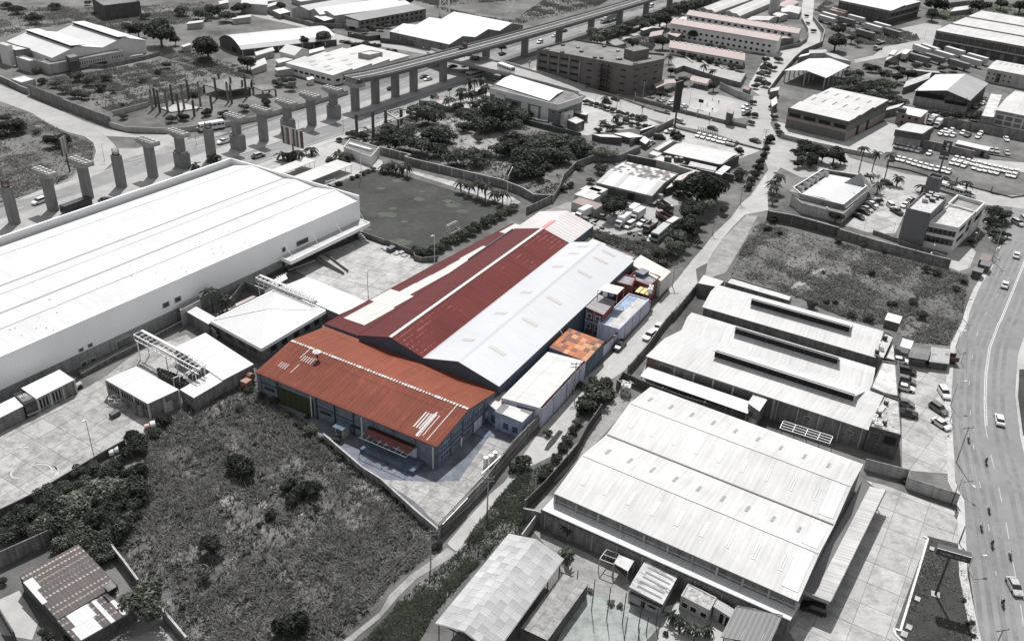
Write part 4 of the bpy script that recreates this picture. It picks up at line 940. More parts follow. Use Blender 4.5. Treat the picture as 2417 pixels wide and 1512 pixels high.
# signboard with raised letters on a tall pole
def text_on(s,loc,rx,rz,size,m,parent,name='lettering',mtx=None):
    cu=bpy.data.curves.new(name,'FONT');cu.body=s;cu.size=size;cu.align_x='CENTER';cu.align_y='CENTER';cu.extrude=.02
    o=bpy.data.objects.new(name,cu);COLL.objects.link(o)
    dg=bpy.context.evaluated_depsgraph_get();me=bpy.data.meshes.new_from_object(o.evaluated_get(dg));me.materials.clear();me.materials.append(m)
    bpy.data.objects.remove(o);o=bpy.data.objects.new(name,me);COLL.objects.link(o);o.parent=parent
    M_=mtx if mtx is not None else (Matrix.Translation(loc)@ Matrix.Rotation(rz,4,'Z')@ Matrix.Rotation(rx,4,'X'))
    o.matrix_local=Matrix.Translation(-parent.location)@ M_;return o
sb=g('33',1578,1082);sg=thing('sign_board','tall dark signboard with white letters on a single pole over the lawn','sign',sb)
A_,B_=g('33',1550,650,10.2),g('33',1850,735,10.2);d=(B_-A_);d.z=0;L_=d.length;d.normalize();nr=Vector((d.y,-d.x,0))
mid=Vector((sb.x,sb.y,0))+d*1.0
MB().tube(sb,(sb.x,sb.y,9.6),.22,.2,8).build('pole',MT['pole_dark'],sg)
MB().box((sb.x,sb.y,0),1.4,1.4,.25,d).build('base',MT['concrete'],sg)
cN=Vector((sb.x,sb.y,0))+d*.35
MB().box(cN+Zv(9.4),5.4,1.5,1.25,d).build('board',flat('signdark',(.045,.045,.05),.6),sg)
MB().box(cN+nr*.68+Zv(10.66),5.5,.2,.1,d).build('ledge',MT['steel'],sg)
for k in (-1.2,1.1):MB().tube(cN+d*k+nr*.5+Zv(10.7),cN+d*k+nr*1.3+Zv(11.2),.05).build('lamp_arm',MT['steel'],sg)
M_=Matrix.Translation(cN+nr*.77+Zv(10.0))@ Matrix((d,Zv(1),nr)).transposed().to_4x4()
text_on('COVEN  AU MA',None,0,0,.58,MT['wallpale'],sg,mtx=M_)
# office of grey stair tower and white floors
of=Block('office_block','white three-storey office with ribbon windows and white cracked flat roof','office',g('31',1520,590,8),g('31',1795,645,8),g('31',1700,430,8))
of.flat(8.0,mat('roof_crack',(.48,.474,.468),.85,.12,.4,.15,.3),MT['wallwhite'],.5)
of.slab('a',.0,.96,5.2,6.9,'window',MT['glass'],.06);of.slab('a',0,.96,2.2,4.2,'window',MT['glass'],.06)
for k in range(6):of.slab('a',.05+.16*k,.055+.16*k,2.2,4.2,'mullion',MT['frame'],.1);of.slab('a',.05+.16*k,.055+.16*k,5.2,6.9,'mullion',MT['frame'],.1)
of.slab('r',.12,.45,6.0,7.3,'window',MT['glass'],.06);of.slab('r',.12,.5,2.6,4.0,'window',MT['glass'],.06);of.slab('r',.6,.8,3,7,'window',MT['glass'],.06)
tw=Block('stair_tower','dark grey tower block with white cracked roof and cooling units, joined to the office','office',g('31',1310,445,11.6),g('31',1540,500,11.6),g('31',1465,300,11.6))
tw.flat(10.9,MT['roof_crack'],mat('tower_grey',(.135,.135,.14),.85,.08,.1,.05,.05),.7)
tw.slab('r',.3,.45,8.6,9.6,'window',MT['glass'],.06)
t2=Block('tower','slim dark tower with open white-rimmed top behind the office','tower',g('31',1508,150,10),g('31',1625,180,10),g('31',1545,118,10))
t2.flat(9.3,MT['walldark'],MT['tower_grey'],.8)
o2=Block('office_wing','rear office wing with a sunken brown roof court inside white parapets','office',g('31',1690,420,8),g('31',1960,500,8),g('31',1780,335,8))
o2.flat(7.4,MT['dirt'],MT['wallwhite'],1.2,.5);o2.slab('r',.1,.9,4.5,6.5,'window',MT['glass'],.06)
for i,(u,v)in enumerate(((1480,390),(1510,355),(1550,385),(1580,360),(1540,330),(1575,340))):
    box_thing('cooling_unit',f'dark cooling unit on the grey tower roof, {ORD[i]} counted from its left','cooling unit',g('31',u,v,10.95),1.6,1.3,1.0,tw.ax,MT['steel_dark']if i else MT['wallpale'],MT['steel'],None,10.95)
# restaurant with hexagon parapet and metal roof
rs,rq=quadroof('restaurant','white single-storey restaurant with ribbed skirt roof and rooftop units','restaurant',[('31',235,320),('31',330,400),('31',720,500),('31',950,290),('31',930,210),('31',520,90)],3.6,MT['roof_deck'],MT['wallpale'],0)
c=rs.location;sk=MB();outer=gl('31',[(215,290),(305,345),(740,445),(985,250),(960,170),(520,75)],4.2);inner=gl('31',[(250,255),(320,315),(715,415),(930,245),(870,140),(525,85)],5.3)
roofm('skirt',.3,.8,.2,.2,.6)
for i in range(6):
    j=(i+1)% 6;q=[outer[i],outer[j],inner[j],inner[i]];MB().quad(q,[(0,0),((q[1]-q[0]).length,0),((q[1]-q[0]).length,2),(0,2)]).build('skirt_roof',MT['skirt'],rs)
    MB().beam(inner[i]+Zv(.05),inner[j]+Zv(.05),.4,.25).build('coping',MT['wallwhite'],rs)
    MB().beam(outer[i]-Zv(.25),outer[j]-Zv(.25),.3,.4).build('fascia',MT['wallpale'],rs)
    MB().quad([inner[i]-Zv(1.7),inner[j]-Zv(1.7),inner[j],inner[i]]).build('parapet',MT['wallgrey'],rs)
roofm('roof_restaurant',.46,1.2,.2,.1,.5)
rr=Shed('restaurant_roof','pale ribbed metal roof with a grey valley on the restaurant','roof',g('31',330,305,4.6),g('31',710,412,4.6),g('31',590,125,4.6))
rr.roof([(0,4.3),(.5,4.9),(1,4.5)],MT['roof_restaurant'],0,0)
rr.onroof(.0,1,.48,.53,[(0,4.3),(.5,4.9),(1,4.5)],'valley',MT['roof_grey'],.06)
pk=thing('roof_peak','grey ribbed pyramid roof over the restaurant entrance','roof',g('31',880,200,4))
ap=g('31',880,118,8.5);bs=gl('31',[(720,215),(930,250),(985,235),(870,130)],4.8)
for i in range(4):
    MB().quad([bs[i],bs[(i+1)% 4],ap],[(0,0),(6,0),(3,5)]).build('roof',MT['skirt'],pk)
for i,(u,v)in enumerate(((315,280),(372,242),(415,212),(460,183),(500,153),(545,140))):
    box_thing('rooftop_unit',f'white rooftop unit behind the restaurant parapet, {ORD[i]} from the near end','cooling unit',g('31',u,v,4.4),2.2,1.7,1.1,rr.ay,MT['wallwhite'],MT['steel_dark'],None,4.4)
for k in range(5):wallwin(rs,g('31',330,400,3.6),g('31',720,500,3.6),.5,2.4,'wallwhite','wallpale',.05+.19*k,.18+.19*k)
# retaining walls below restaurant and office
wall_run('retaining_wall','dark mossy retaining wall below the restaurant',gl('31',[(0,560),(230,600),(660,720)]),3.2,MT['walldark'],panel=6,post=MT['walldark'],top=MT['wallpale'])
wall_run('retaining_wall','grey retaining wall between the office drive and scrub field',gl('31',[(660,720),(1020,830),(1560,975),(1700,1010)]),2.8,MT['wallgrey'],panel=6,post=MT['wallgrey'],top=MT['wallpale'])
wall_run('retaining_wall','low pale wall along the office drive',gl('31',[(990,690),(1250,780),(1690,945)]),1.4,MT['wallgrey'],panel=6,post=None)
# bottom yard: shelter, low roof, houses
sh=Shed('shelter','open shelter with a gable roof of mismatched grey sheets, bottom centre','shelter',g('23',480,745,5.0),g('22',1300,1512+975,5.0)if False else g('13',2370,510,5.0),g('13',2230,1640,5.0))
PH=[(0,5.0),(.5,6.6),(1,5.0)]
roofm('sheet_pale',.4,.5,.12,.2,.6,rnd=.3);roofm('roof_under',.3,.5,.1,.2)
sh.roof(PH,MT['roof_under'],.1,.1)
nx,ny=4,16
for sd in (0,1):
    for i in range(nx):
        for j in range(ny):
            x0=sd*.5+.5*i/nx;sh.onroof(x0,x0+.5/nx+.004,j/ny,(j+.99)/ny,PH,'roof_sheet',MT['sheet_pale'],.04,.02+.025*((i+j)% 2))
sh.onroof(.47,.53,0,1,PH,'ridge_cap',MT['wallpale'],.08,-.02)
for x in (.03,.5,.97):
    for k in range(6):MB().tube(sh.pt(sh.W*x,.5+k*(sh.L-1)/5,0),sh.pt(sh.W*x,.5+k*(sh.L-1)/5,5.0 if x != .5 else 6.4),.1).build('post',MT['pole_dark'],sh.root)
for k in range(6):
    y=.5+k*(sh.L-1)/5;MB().beam(sh.pt(0,y,4.8),sh.pt(sh.W,y,4.8),.15).build('tie_beam',MT['pole_dark'],sh.root)
lo=Shed('low_roof','low cracked grey slab roof with wires beside the open shelter','roof',g('23',710,985,2.8),g('23',470,880,2.8),g('23',330,1512,2.8))
mat('slab_roof',(.3,.295,.29),.9,.2,.3,.15,.3,rnd=.15)
lo.walls([(0,2.8),(1,2.8)],MT['walldark'])
for i in range(3):
    for j in range(9):lo.onroof(i/3,(i+.98)/3,j/9,(j+.985)/9,[(0,2.8),(1,2.8)],'roof_slab',MT['slab_roof'],.1)
ho=Shed('house','small house with mossy white and grey striped sheet roof by the white lean-to','house',g('23',1400,1150,3.2),g('23',1115,1010,3.2),g('23',1555,870,3.2))
roofm('roof_mossy',.46,1.0,.1,.3,.7,rust=(.14,.14,.14),rustlo=.5,rusthi=.58);roofm('roof_mossy_dark',.22,1.0,.2,.4,.7)
ho.walls([(0,3.2),(1,3.2)],MT['wallpale']);ho.roof([(0,3.2),(1,3.4)],MT['roof_mossy'],.3,.3)
for k in range(6):ho.onroof(.05,.85,.08+k*.155,.13+k*.155,[(0,3.2),(1,3.4)],'roof_sheet',MT['roof_mossy_dark'],.05)
ho.win('a',.15,.4,.9,2.2,MT['walldark'],MT['void']);ho.slab('a',.5,.62,0,2.1,'door',MT['void'],.06);ho.slab('a',-.05,1,2.3,2.5,'porch',MT['walldark'],.9)
ho2=blk('house','small flat-roofed white house with three wide openings under the lean-to','house',('23',1850,1230),('23',1580,1090),('23',1915,1110),3.0,MT['roof_peel'],MT['wallpale'],.15)
for a in (.05,.4,.7):ho2.win('a',a,a+.24,.9,2.1,MT['wallwhite'],MT['void'])
ho3=blk('outhouse','low outhouse with ribbed sheet roof and two dark doors','outhouse',('23',2060,1290),('23',1890,1190),('23',2090,1230),2.6,MT['roof_grey'],MT['wallpale'],0)
ho3.roof([(0,2.6),(1,2.8)],MT['roof_grey'],.2,.2)
for a in (.1,.42):ho3.slab('a',a,a+.2,0,2.0,'door',MT['void'],.06)
dk=Shed('canopy','charcoal canopy roof with two thin pale lines, bottom edge right','canopy',g('23',1960,1470,4),g('23',2110,1175,4),g('33',20,1550,4))
roofm('roof_charcoal',.075,.8,.1,.2,.5)
dk.roof([(0,4),(.9,4.2),(1,3.9)],MT['roof_charcoal'],.1,.1)
for a in (.03,.38,.8):dk.onroof(0,1,a,a+.012,[(0,4),(.9,4.2),(1,3.9)],'seam',MT['wallpale'],.08)
for y in (.05,.95):MB().tube(dk.pt(.3,dk.L*y,0),dk.pt(.3,dk.L*y,4),.1).build('post',MT['steel'],dk.root)
pg=thing('pergola','bare pale pergola frame next to a flat white shade slab','pergola',g('23',890,780))
pq=gl('23',[(820,745),(885,655),(1010,700),(950,795)],2.8)
for i in range(4):MB().beam(pq[i],pq[(i+1)% 4],.15).build('beam',MT['wallpale'],pg);MB().tube((pq[i].x,pq[i].y,0),pq[i],.09).build('post',MT['wallpale'],pg)
MB().beam((pq[0]+pq[1])/2,(pq[2]+pq[3])/2,.12).build('beam',MT['wallpale'],pg)
sl=thing('shade_roof','flat white shade slab joined to the bare pergola frame','shade',g('23',1050,780));q=gl('23',[(960,785),(1000,705),(1145,755),(1085,858)],2.9);q=q if (q[1]-q[0]).cross(q[2]-q[0]).z>0 else q[::-1]
MB().hexa([p-Zv(.15)for p in q],q).build('roof',MT['roof_deck_white'],sl)
for p in q:MB().tube((p.x,p.y,0),(p.x,p.y,2.75),.09).build('post',MT['steel'],sl)
for i,(u0,v0,u1,v1)in enumerate(((605,980,600,835),(743,1225,745,900),(885,1310,885,970),(1030,1355,1030,1030),(1180,1410,1175,1100),(1255,1440,1255,1265),(1050,1512,1072,1262),(1180,1500,1185,1370),(1345,1370,1325,1180),(1565,1445,1562,1270),(1700,1512,1702,1345))):
    p=g('23',u0,v0);hgt=max(2.5,min(7.5,(v1-v0)/-45));t=tag(MB().tube(p,p+Zv(hgt),.09,.07,6).build('net_pole',MT['pole_dark']),f'dark slender net pole, {ORD[i]} of those round the sports court','pole','net poles round the sports court')
# bottom left: rusty sheds
ru=Shed('shed','shed roof of long brown rusted sheets with white patches, bottom left corner','shed',g('03',540,1315,2.8),g('03',190,930,2.8),g('03',1100,985,2.8))
roofm('sheet_rustline',(.07,.06,.056),.5,.25,.3,.7,dash=((.34,.27,.245),.3),rnd=.25)
roofm('sheet_whiteold',.5,.5,.1,.15,.6)
PR=[(0,2.8),(1,3.4)]
ru.walls(PR,MT['walldark']);ru.roof(PR,MT['roof_under'],0,0)
for j in range(16):ru.onroof(0,1,j/16,(j+.985)/16,PR,'roof_sheet',MT['sheet_rustline']if j>1 else MT['sheet_rustline'],.05,.02+.02*(j % 2))
ru.onroof(.35,.62,-.02,.06,PR,'roof_sheet',MT['sheet_whiteold'],.1);ru.onroof(.62,.86,-.02,.13,PR,'roof_sheet',MT['sheet_whiteold'],.1)
rv=Shed('shed','lower lean-to of brown and white sheets at the bottom left edge','shed',g('03',720,1530,2.2),g('03',537,1328,2.5),g('03',1275,1215,2.2))
PV=[(0,2.2),(1,2.6)]
rv.walls(PV,MT['walldark']);rv.roof(PV,MT['roof_under'],0,0)
for j in range(14):
    for i in range(2):
        m=MT['sheet_whiteold']if (2<=j<=6 and i==1)or (1<=j<=5 and i==0)or (j in (8,11))else MT['sheet_rustline']
        rv.onroof(.5*i,.5*i+.51,j/14,(j+.985)/14,PV,'roof_sheet',m,.05,.02+.03*i)
ch=box_thing('chimney','dark box vent standing on the brown rusted sheets','vent',g('03',1040,1045,3.0),1.5,1.3,1.0,ru.ax,MT['void'],MT['wallgrey'],None,3.0)
wall_run('boundary_wall','narrow grey wall dropping along the right of the rusty sheds',gl('03',[(1060,690),(1170,830),(1310,1020)]),2.0,MT['wallgrey'],panel=4,post=None,top=MT['wallpale'])
wall_run('boundary_wall','grey wall at the bottom edge below the bushy tree',gl('03',[(1530,1290),(1660,1440),(1760,1560)]),2.0,MT['wallgrey'],panel=4,post=None,top=MT['wallpale'])
wall_run('boundary_wall','pale rendered wall under the dense bushes at the left edge',gl('03',[(-60,850),(180,740),(400,640),(480,600)]),3.2,MT['wallgrey'],panel=5,post=None)
wall_run('boundary_wall','dark garden wall at the bottom left corner',gl('03',[(-40,1200),(60,1370),(160,1530)]),2.5,MT['walldark'],panel=4,post=None)
wall_run('boundary_wall','dark wall along the lower edge of the loading yard, half under bushes',gl('03',[(-80,395),(180,270),(330,195),(640,10)])+gl('02',[(1000,1280),(1180,1180)]),1.8,MT['walldark'],panel=5,post=None)
# ------------------------------------------------------------ left: the big white warehouse and its yard
random.seed(31)
ZW=10.9
PW=[(0,ZW),(.17,ZW+1.2),(.32,ZW+.25),(.465,ZW+.9),(.555,ZW+.25),(.82,ZW+1.2),(.955,ZW-.2)]
roofm('roof_big',.505,.8,.045,.1,.65,seam=0,patch=.03,spec=.2)
Cw=at(-150,907,ZW)
ww=Shed('warehouse','huge white warehouse with low multi-ridge roof and tall ribbed white cladding','warehouse',g('11',965,372,ZW),g('01',2165,20,ZW),Cw)
ww.roof(PW,MT['roof_big'],.0,-.3)
m,nt_,b_=base('cladding',.55,0,.4);MT['cladding']=m
p_=nnode(nt_,'ShaderNodeNewGeometry').outputs['Position'];dv=nnode(nt_,'ShaderNodeVectorMath',operation='DOT_PRODUCT');dv.inputs[1].default_value=tuple(ww.ay*(2*math.pi/.8));nt_.links.new(p_,dv.inputs[0])
sn=math_(nt_,'SINE',dv.outputs['Value']);cl=mix(nt_,1.0,ramp(nt_,math_(nt_,'MULTIPLY_ADD',sn,.5),[(0,.955),(.4,1.0)]),ramp(nt_,noise(nt_,p_,.06,4),[(.3,.78),(.7,.86)]),'MULTIPLY');nt_.links.new(cl,b_.inputs['Base Color'])
MT['wallbase']=mat('wallbase',(.33,.33,.325),.9,.08,.15,.1,.15,streak=.3)
PB=[(0,3.6),(1,3.6)]
ww.walls(PB,MT['wallbase'],0,0)
mb=MB()
def ring(z0,z1,e):
    q=[ww.pt(-e,-e),ww.pt(ww.W+e,-e),ww.pt(ww.W+e,ww.L+e),ww.pt(-e,ww.L+e)]
    return q
def wside(p,q,z0a,z1a,z0b,z1b,nm,m,wd=.3):
    d=(q-p).normalized();n=Vector((-d.y,d.x,0))*wd/2
    a,b=[p-n,q-n,q+n,p+n],None
    return MB().hexa([a[0]+Zv(z0a),a[1]+Zv(z0b),a[2]+Zv(z0b),a[3]+Zv(z0a)],[a[0]+Zv(z1a),a[1]+Zv(z1b),a[2]+Zv(z1b),a[3]+Zv(z1a)]).build(nm,m,ww.root)
c0,c1_,c2_,c3_=ww.pt(0,0),ww.pt(ww.W,0),ww.pt(ww.W,ww.L),ww.pt(0,ww.L)
wside(c0,c3_,3.5,11.0,3.5,11.0,'cladding',MT['cladding'])
wside(c0,c1_,3.5,12.3,3.5,12.3,'cladding',MT['cladding'])
wside(c1_,c2_,3.5,12.3,3.5,12.3,'parapet',MT['cladding'],.5)
for t,z in ((.32,.25),(.555,.25)):MB().beam(ww.pt(ww.W*t,.5,ZW+z+.05),ww.pt(ww.W*t,ww.L,ZW+z+.05),.55,.1).build('valley_gutter',flat('gutter',.22,.6),ww.root)
for t,z in ((.17,1.2),(.465,.9),(.82,1.2)):MB().beam(ww.pt(ww.W*t,.5,ZW+z+.02),ww.pt(ww.W*t,ww.L,ZW+z+.02),.7,.08).build('ridge_cap',MT['roof_big'],ww.root)
for k in range(40):
    t=random.uniform(.01,.28);y=random.uniform(.25,.98);ww.onroof(t,t+.004,y,y+.0018,PW,'roof_vent',MT['pole'],.1)
def wwin(tc,u0,v0,u1,v1,zz,nm='window',m='walldark'):
    """opening on the long cladding wall given by its image corners"""
    a=g(tc,u0,v1,zz);n=Vector((-ww.ay.y,ww.ay.x,0));n=n if n.dot(ww.ax)<0 else-n
    def fy(u,v):   # where the sight line meets the wall plane
        c=at(OX[int(tc[0])]+.25202*u,OY[int(tc[1])]+.25202*v,0);o=Zv(H);d=c-o;t=(ww.O-o).dot(n)/d.dot(n);p=o+d*t;return (p-ww.O).dot(ww.ay),p.z
    ya,za=fy(u0,v1);yb,zb=fy(u1,v0);ya,yb=sorted((ya,yb));za,zb=sorted((za,zb))
    o_=ww.slab('l',ya/ww.L,yb/ww.L,za,zb,nm,MT['frame'],.22);ww.slab('l',ya/ww.L+.0015,yb/ww.L-.0015,za+.15,zb-.15,'pane',MT[m],.26,o_)
for a in (('01',1521,1312,1577,1390),('01',1633,1262,1687,1338),('02',735,243,776,300),('02',820,200,860,258),('11',240,805,270,865),('11',374,712,483,812),('02',757,372,803,440),('02',842,335,890,400)):wwin(*a,5)
wwin('02',1095,130,1225,275,2,'window','wallgrey')
# loading canopy with tie rods and dock doors
lc=Shed('canopy','long white loading canopy hung by rods on the white warehouse wall','canopy',g('11',325,960,4.6),g('11',235,912,4.9),g('11',1065,598,4.6))
lc.roof([(0,4.75),(1,5.0)],roofm('canopy_roof',.33,.8,.15,.1),0,0,.1)
MB().beam(lc.pt(0,0,4.6),lc.pt(0,lc.L,4.6),.25,1.1).build('fascia',MT['cladding'],lc.root);MB().beam(lc.pt(0,0,4.6),lc.pt(lc.W,0,4.6),.25,1.1).build('fascia',MT['cladding'],lc.root)
MB().beam(lc.pt(0,lc.L,4.6),lc.pt(lc.W,lc.L,4.6),.25,1.1).build('fascia',MT['cladding'],lc.root)
for k in (.05,.36,.66,.97):MB().tube(lc.pt(lc.W*.15,lc.L*k,5.0),lc.pt(lc.W,lc.L*k,8.6),.08).build('tie_rod',MT['steel_white'],lc.root)
for k in range(5):
    a=.02+.052*k;d_=ww.slab('l',a,a+.026,1.1,3.6,'dock_door',MT['steel_dark'],.5);ww.slab('l',a+.004,a+.022,1.1,3.2,'leaf',MT['wallpale'],.55,d_)
ww.slab('l',.0,.3,0,1.1,'dock_wall',MT['walldark'],.6)
rp=thing('loading_ramp','concrete ramp running down from the dock into the loading bay yard','ramp',g('11',700,1000))
a0,a1,b0,b1=g('11',560,935),g('11',640,915),g('11',825,1072),g('11',865,1050)
MB().hexa([a0,b0,b1,a1],[a0+Zv(1.3),b0+Zv(.1),b1+Zv(.1),a1+Zv(1.3)]).build('deck',MT['concrete'],rp)
for p,q in ((a0,b0),(a1,b1)):MB().beam(p+Zv(1.6),q+Zv(.5),.18,.6).build('side_wall',MT['wallgrey'],rp)
MB().beam(g('11',300,1030,1.5),g('11',560,935,1.5),.2,.3).build('rail',MT['steel'],rp)
MB().hexa([*(q := [g('11',250,1000),g('11',300,1050),g('11',570,940),g('11',560,900)])],[p+Zv(1.2)for p in q]).build('platform',MT['walldark'],rp)
# hip-roofed hall
hp=thing('pavilion','square white hall with a low ribbed hip roof and white fascia','hall',at(632,740))
zc=4.2;cs=[at(498,757,zc),at(617,822,zc),at(768,733,zc),at(655,681,zc)];apx=at(631,729,zc+1.5)
roofm('roof_hip',.47,1.0,.16,.05,.4)
for i in range(4):
    a,b=cs[i],cs[(i+1)% 4];L_=(b-a).length;t=(apx-a).dot((b-a).normalized());hgt=math.sqrt(max(0,(apx-a).length**2-t*t))
    MB().quad([a,b,apx],[(0,0),(L_,0),(t,hgt)]).build('roof',MT['roof_hip'],hp)
    MB().beam(a-Zv(.3),b-Zv(.3),.3,.9).build('fascia',MT['cladding'],hp)
    MB().beam(a+Zv(.05),apx+Zv(.05),.25,.08).build('hip_cap',MT['roof_white'],hp)
ctr=sum(cs,Vector())/4;inn=[ctr+(p-ctr)*.93 for p in cs];MB().prism(inn,0,zc-.1).build('wall',MT['wallgrey'],hp)
for a in (.12,.3,.5,.68,.85):wallwin(hp,inn[1],inn[2],1.2,3.0,'wallgrey','void',a,a+.1)
for a in (.2,.5,.75):wallwin(hp,inn[0],inn[1],1.2,3.0,'wallgrey','walldark',a,a+.12)
for u,v in ((1420,1100),(800,1430)):
    p=g('S',u,v,0);d_=thing('air_duct','pale bent air duct at the right end of the hip hall' if u>1000 else 'pale bent air duct at the near corner of the hip hall','duct',p);MB().tube(p,p+Zv(2.6),.5,.5,8).build('riser',MT['steel'],d_);MB().tube(p+Zv(2.5),p+Vector((-.9,.9,3.2)),.55,.5,8).build('elbow',MT['wallpale'],d_)
# ribbed flat roofs
def lean(name,label,catg,A,B,C,z0,z1,m,wm='wallgrey',walls=True):
    s=Shed(name,label,catg,g(*A,z0),g(*B,z1),g(*C,z0))
    if walls:s.walls([(0,z0),(1,z1)],MT[wm])
    s.roof([(0,z0),(1,z1)],MT[m],.1,.1);return s
roofm('roof_ribbed',.46,1.4,.16,.08,.5)
lean('flat_shed','large pale ribbed shed roof between the hip hall and the loading bay yard','shed',('11',780,1440),('11',1040,1325),('11',215,1195),3.6,3.8,'roof_ribbed')
lean('flat_shed','ribbed white shed roof behind the cooling fans','shed',('02',2085,555),('02',2370,407),('02',1640,250),3.8,4.0,'roof_ribbed')
lean('flat_shed','narrow ribbed roof with rust spots at the edge of the scrub field','shed',('02',1815,720),('02',2090,560),('02',1690,645),3.4,3.6,'roof_ribbed')
yd=lean('yard_shed','standalone shed with a pale corrugated roof and grid windows in the loading yard','shed',('02',1385,775),('02',1668,645),('02',992,552),4.2,4.4,'roof_ribbed')
yd.posts('l',4,0,4.0,MT['wallpale'],.45,.15)
for k in range(3):
    for i in range(5):yd.win('l',.03+.33*k+.058*i,.03+.33*k+.058*(i+.92),1.9,3.6,MT['wallpale'],MT['void'],.1)
yd.slab('a',.45,.75,0,2.6,'white_door',MT['wallpale'],.1);yd.posts('a',3,0,4,MT['wallpale'],.4,.15)
g1=lean('bay_shed','small lean-to with a bright lower roof and grid windows against the warehouse','shed',('02',340,728),('02',205,632),('02',690,552),3.6,4.0,'roof_white')
for i in range(7):g1.win('l',.03+.085*i,.03+.085*(i+.92),.6,3.2,MT['wallpale'],MT['void'],.12)
g1.posts('l',4,0,3.5,MT['wallpale'],.4,.2)
lean('bay_shed','second lean-to shed at the left edge against the warehouse','shed',('02',-160,985),('02',-240,900),('02',212,798),3.4,3.8,'roof_white')
ln_=lean('link_roof','narrow white link roof between warehouse and hip hall','roof',('01',1950,1530),('01',2030,1480),('01',1740,1410),3.6,3.7,'roof_hip')
blk('link_block','pale box-shaped entrance block on the warehouse wall beside a palm','block',('01',1690,1420),('01',1880,1320),('01',1680,1375),4.2,MT['roof_grey'],MT['wallpale'],.4)
wall_run('garden_wall','pale wall round the palm court below the white warehouse',[g('S',0,920),g('S',280,560),g('S',600,690)],2.0,MT['wallgrey'],panel=5,post=None,top=MT['wallpale'])
MB().beam(g('S',0,905,1.2),g('S',430,700,1.2),1.2,.3).build('paved_edge',mat('pinkpave',(.4,.34,.33)))['kind']='structure'
mb=MB()
fr=thing('railing','white tube railing along the foot of the white warehouse','railing',g('S',200,560))
for k in range(6):
    p=g('S',10+80*k,610-42*k);MB().tube(p,p+Zv(1.6),.1).build('post',MT['steel_white'],fr)
for z in (.8,1.6):MB().tube(g('S',10,610,z),g('S',410,400,z),.08).build('rail',MT['steel_white'],fr)
# pipe bridges: white trusses with a covered pipe
def truss(name,label,p,q,z,wd,ht,n,cover=True):
    t=thing(name,label,'pipe bridge',(p.x,p.y,0));p=Vector((p.x,p.y,z));q=Vector((q.x,q.y,z));d=(q-p);L_=d.length;d.normalize();s_=Vector((-d.y,d.x,0))*wd/2;up=Zv(ht)
    for e in (-1,1):
        for k in (0,1):MB().beam(p+s_*e+up*k,q+s_*e+up*k,.16).build('chord',MT['steel_white'],t)
        for k in range(n):
            a=p+d*(L_*k/n)+s_*e;b=p+d*(L_*(k+1)/n)+s_*e
            MB().beam(a,b+up,.08).build('diagonal',MT['steel_white'],t);MB().beam(a,a+up,.08).build('strut',MT['steel_white'],t)
    for k in range(n+1):
        a=p+d*(L_*k/n);MB().beam(a-s_+up,a+s_+up,.1).build('cross_bar',MT['steel_white'],t)
    for o_ in (-.25,.25):MB().tube(p+s_*o_*2+up*.4,q+s_*o_*2+up*.4,.2,.2,8).build('pipe',MT['wallpale'],t)
    if cover:MB().beam(p+s_*.8+up*1.1,p+s_*.8+up*1.1+d*L_*.75,.7,.12).build('cover',MT['roof_white'],t)
    for k in (.04,.5,.95):
        for e in (-1,1):a=p+d*(L_*k)+s_*e;MB().tube((a.x,a.y,0),a,.14).build('leg',MT['steel_white'],t)
    return t
truss('pipe_bridge','white truss pipe bridge from the warehouse to the cooling fans',g('02',1300,150,5.5),g('02',1900,470,5.5),5.2,2.4,1.4,14)
truss('pipe_bridge','white truss pipe bridge passing behind the hip hall',g('11',20,1110,5),g('11',560,1330,5),4.4,1.6,1.3,14)
pr=thing('pipe_rack','row of thick white pipes between warehouse and ribbed shed roof','pipes',g('S',800,450))
for k in range(4):MB().tube(g('S',680+18*k,470+20*k,2.2),g('S',920+10*k,355+18*k,2.2),.22).build('pipe',MT['steel_white'],pr)
for k in range(5):p=g('S',800+35*k,500-14*k);MB().tube(p,p+Zv(2.2),.25,.25,8).build('riser',MT['steel'],pr)
cl_=thing('cooling_unit','long cooling unit with two rows of round fans beside the pipe bridge','cooling unit',g('02',1600,560))
ca,cb,cc=g('02',1545,525,2.4),g('02',1465,440,2.4),g('02',1785,610,2.4)
dx=(cc-ca);dy=(cb-ca);MB().hexa(*[[Vector((p.x,p.y,z))for p in (ca,ca+dx,ca+dx+dy,ca+dy)]for z in (0,2.4)]).build('casing',MT['walldark'],cl_)
MB().hexa(*[[Vector((p.x,p.y,z))for p in (ca,ca+dx,ca+dx+dy,ca+dy)]for z in (2.4,2.5)]).build('top',MT['wallpale'],cl_)
for i in range(9):
    for j in range(3):p=ca+dx*((i+.5)/9)+dy*((j+.5)/3);MB().tube((p.x,p.y,2.5),(p.x,p.y,2.7),min(dx.length/20,dy.length/7),None,10).build('fan',MT['void'],cl_)
fr2=thing('pipe_frame_tower','white pipe frame standing over the cooling fans','frame',g('02',1750,560));
for k in range(4):
    a,b=g('02',1620+60*k,540-10*k,3.6),g('02',1850+25*k,440-10*k,4.2);MB().tube(a,b,.12).build('pipe',MT['steel_white'],fr2);MB().tube((a.x,a.y,0),a,.1).build('leg',MT['steel_white'],fr2);MB().tube((b.x,b.y,0),b,.1).build('leg',MT['steel_white'],fr2)
wall_run('ramp_wall','long low ramp wall along the foot of the white warehouse',gl('02',[(770,530),(1060,370),(1330,235),(1760,10)]),1.0,MT['wallgrey'],panel=6,post=None,top=MT['wallpale'])
MB().quad([p for p in gl('02',[(760,520),(1310,215),(1290,180),(740,470)],.6)]).build('ramp',MT['wallgrey'])['kind']='structure'
wall_run('garden_wall','wall beyond the palm court, between hip hall and pipe bridge',gl('02',[(1770,30),(1960,110),(2030,180)]),2.2,MT['wallgrey'],panel=5,post=None,top=MT['wallpale'])
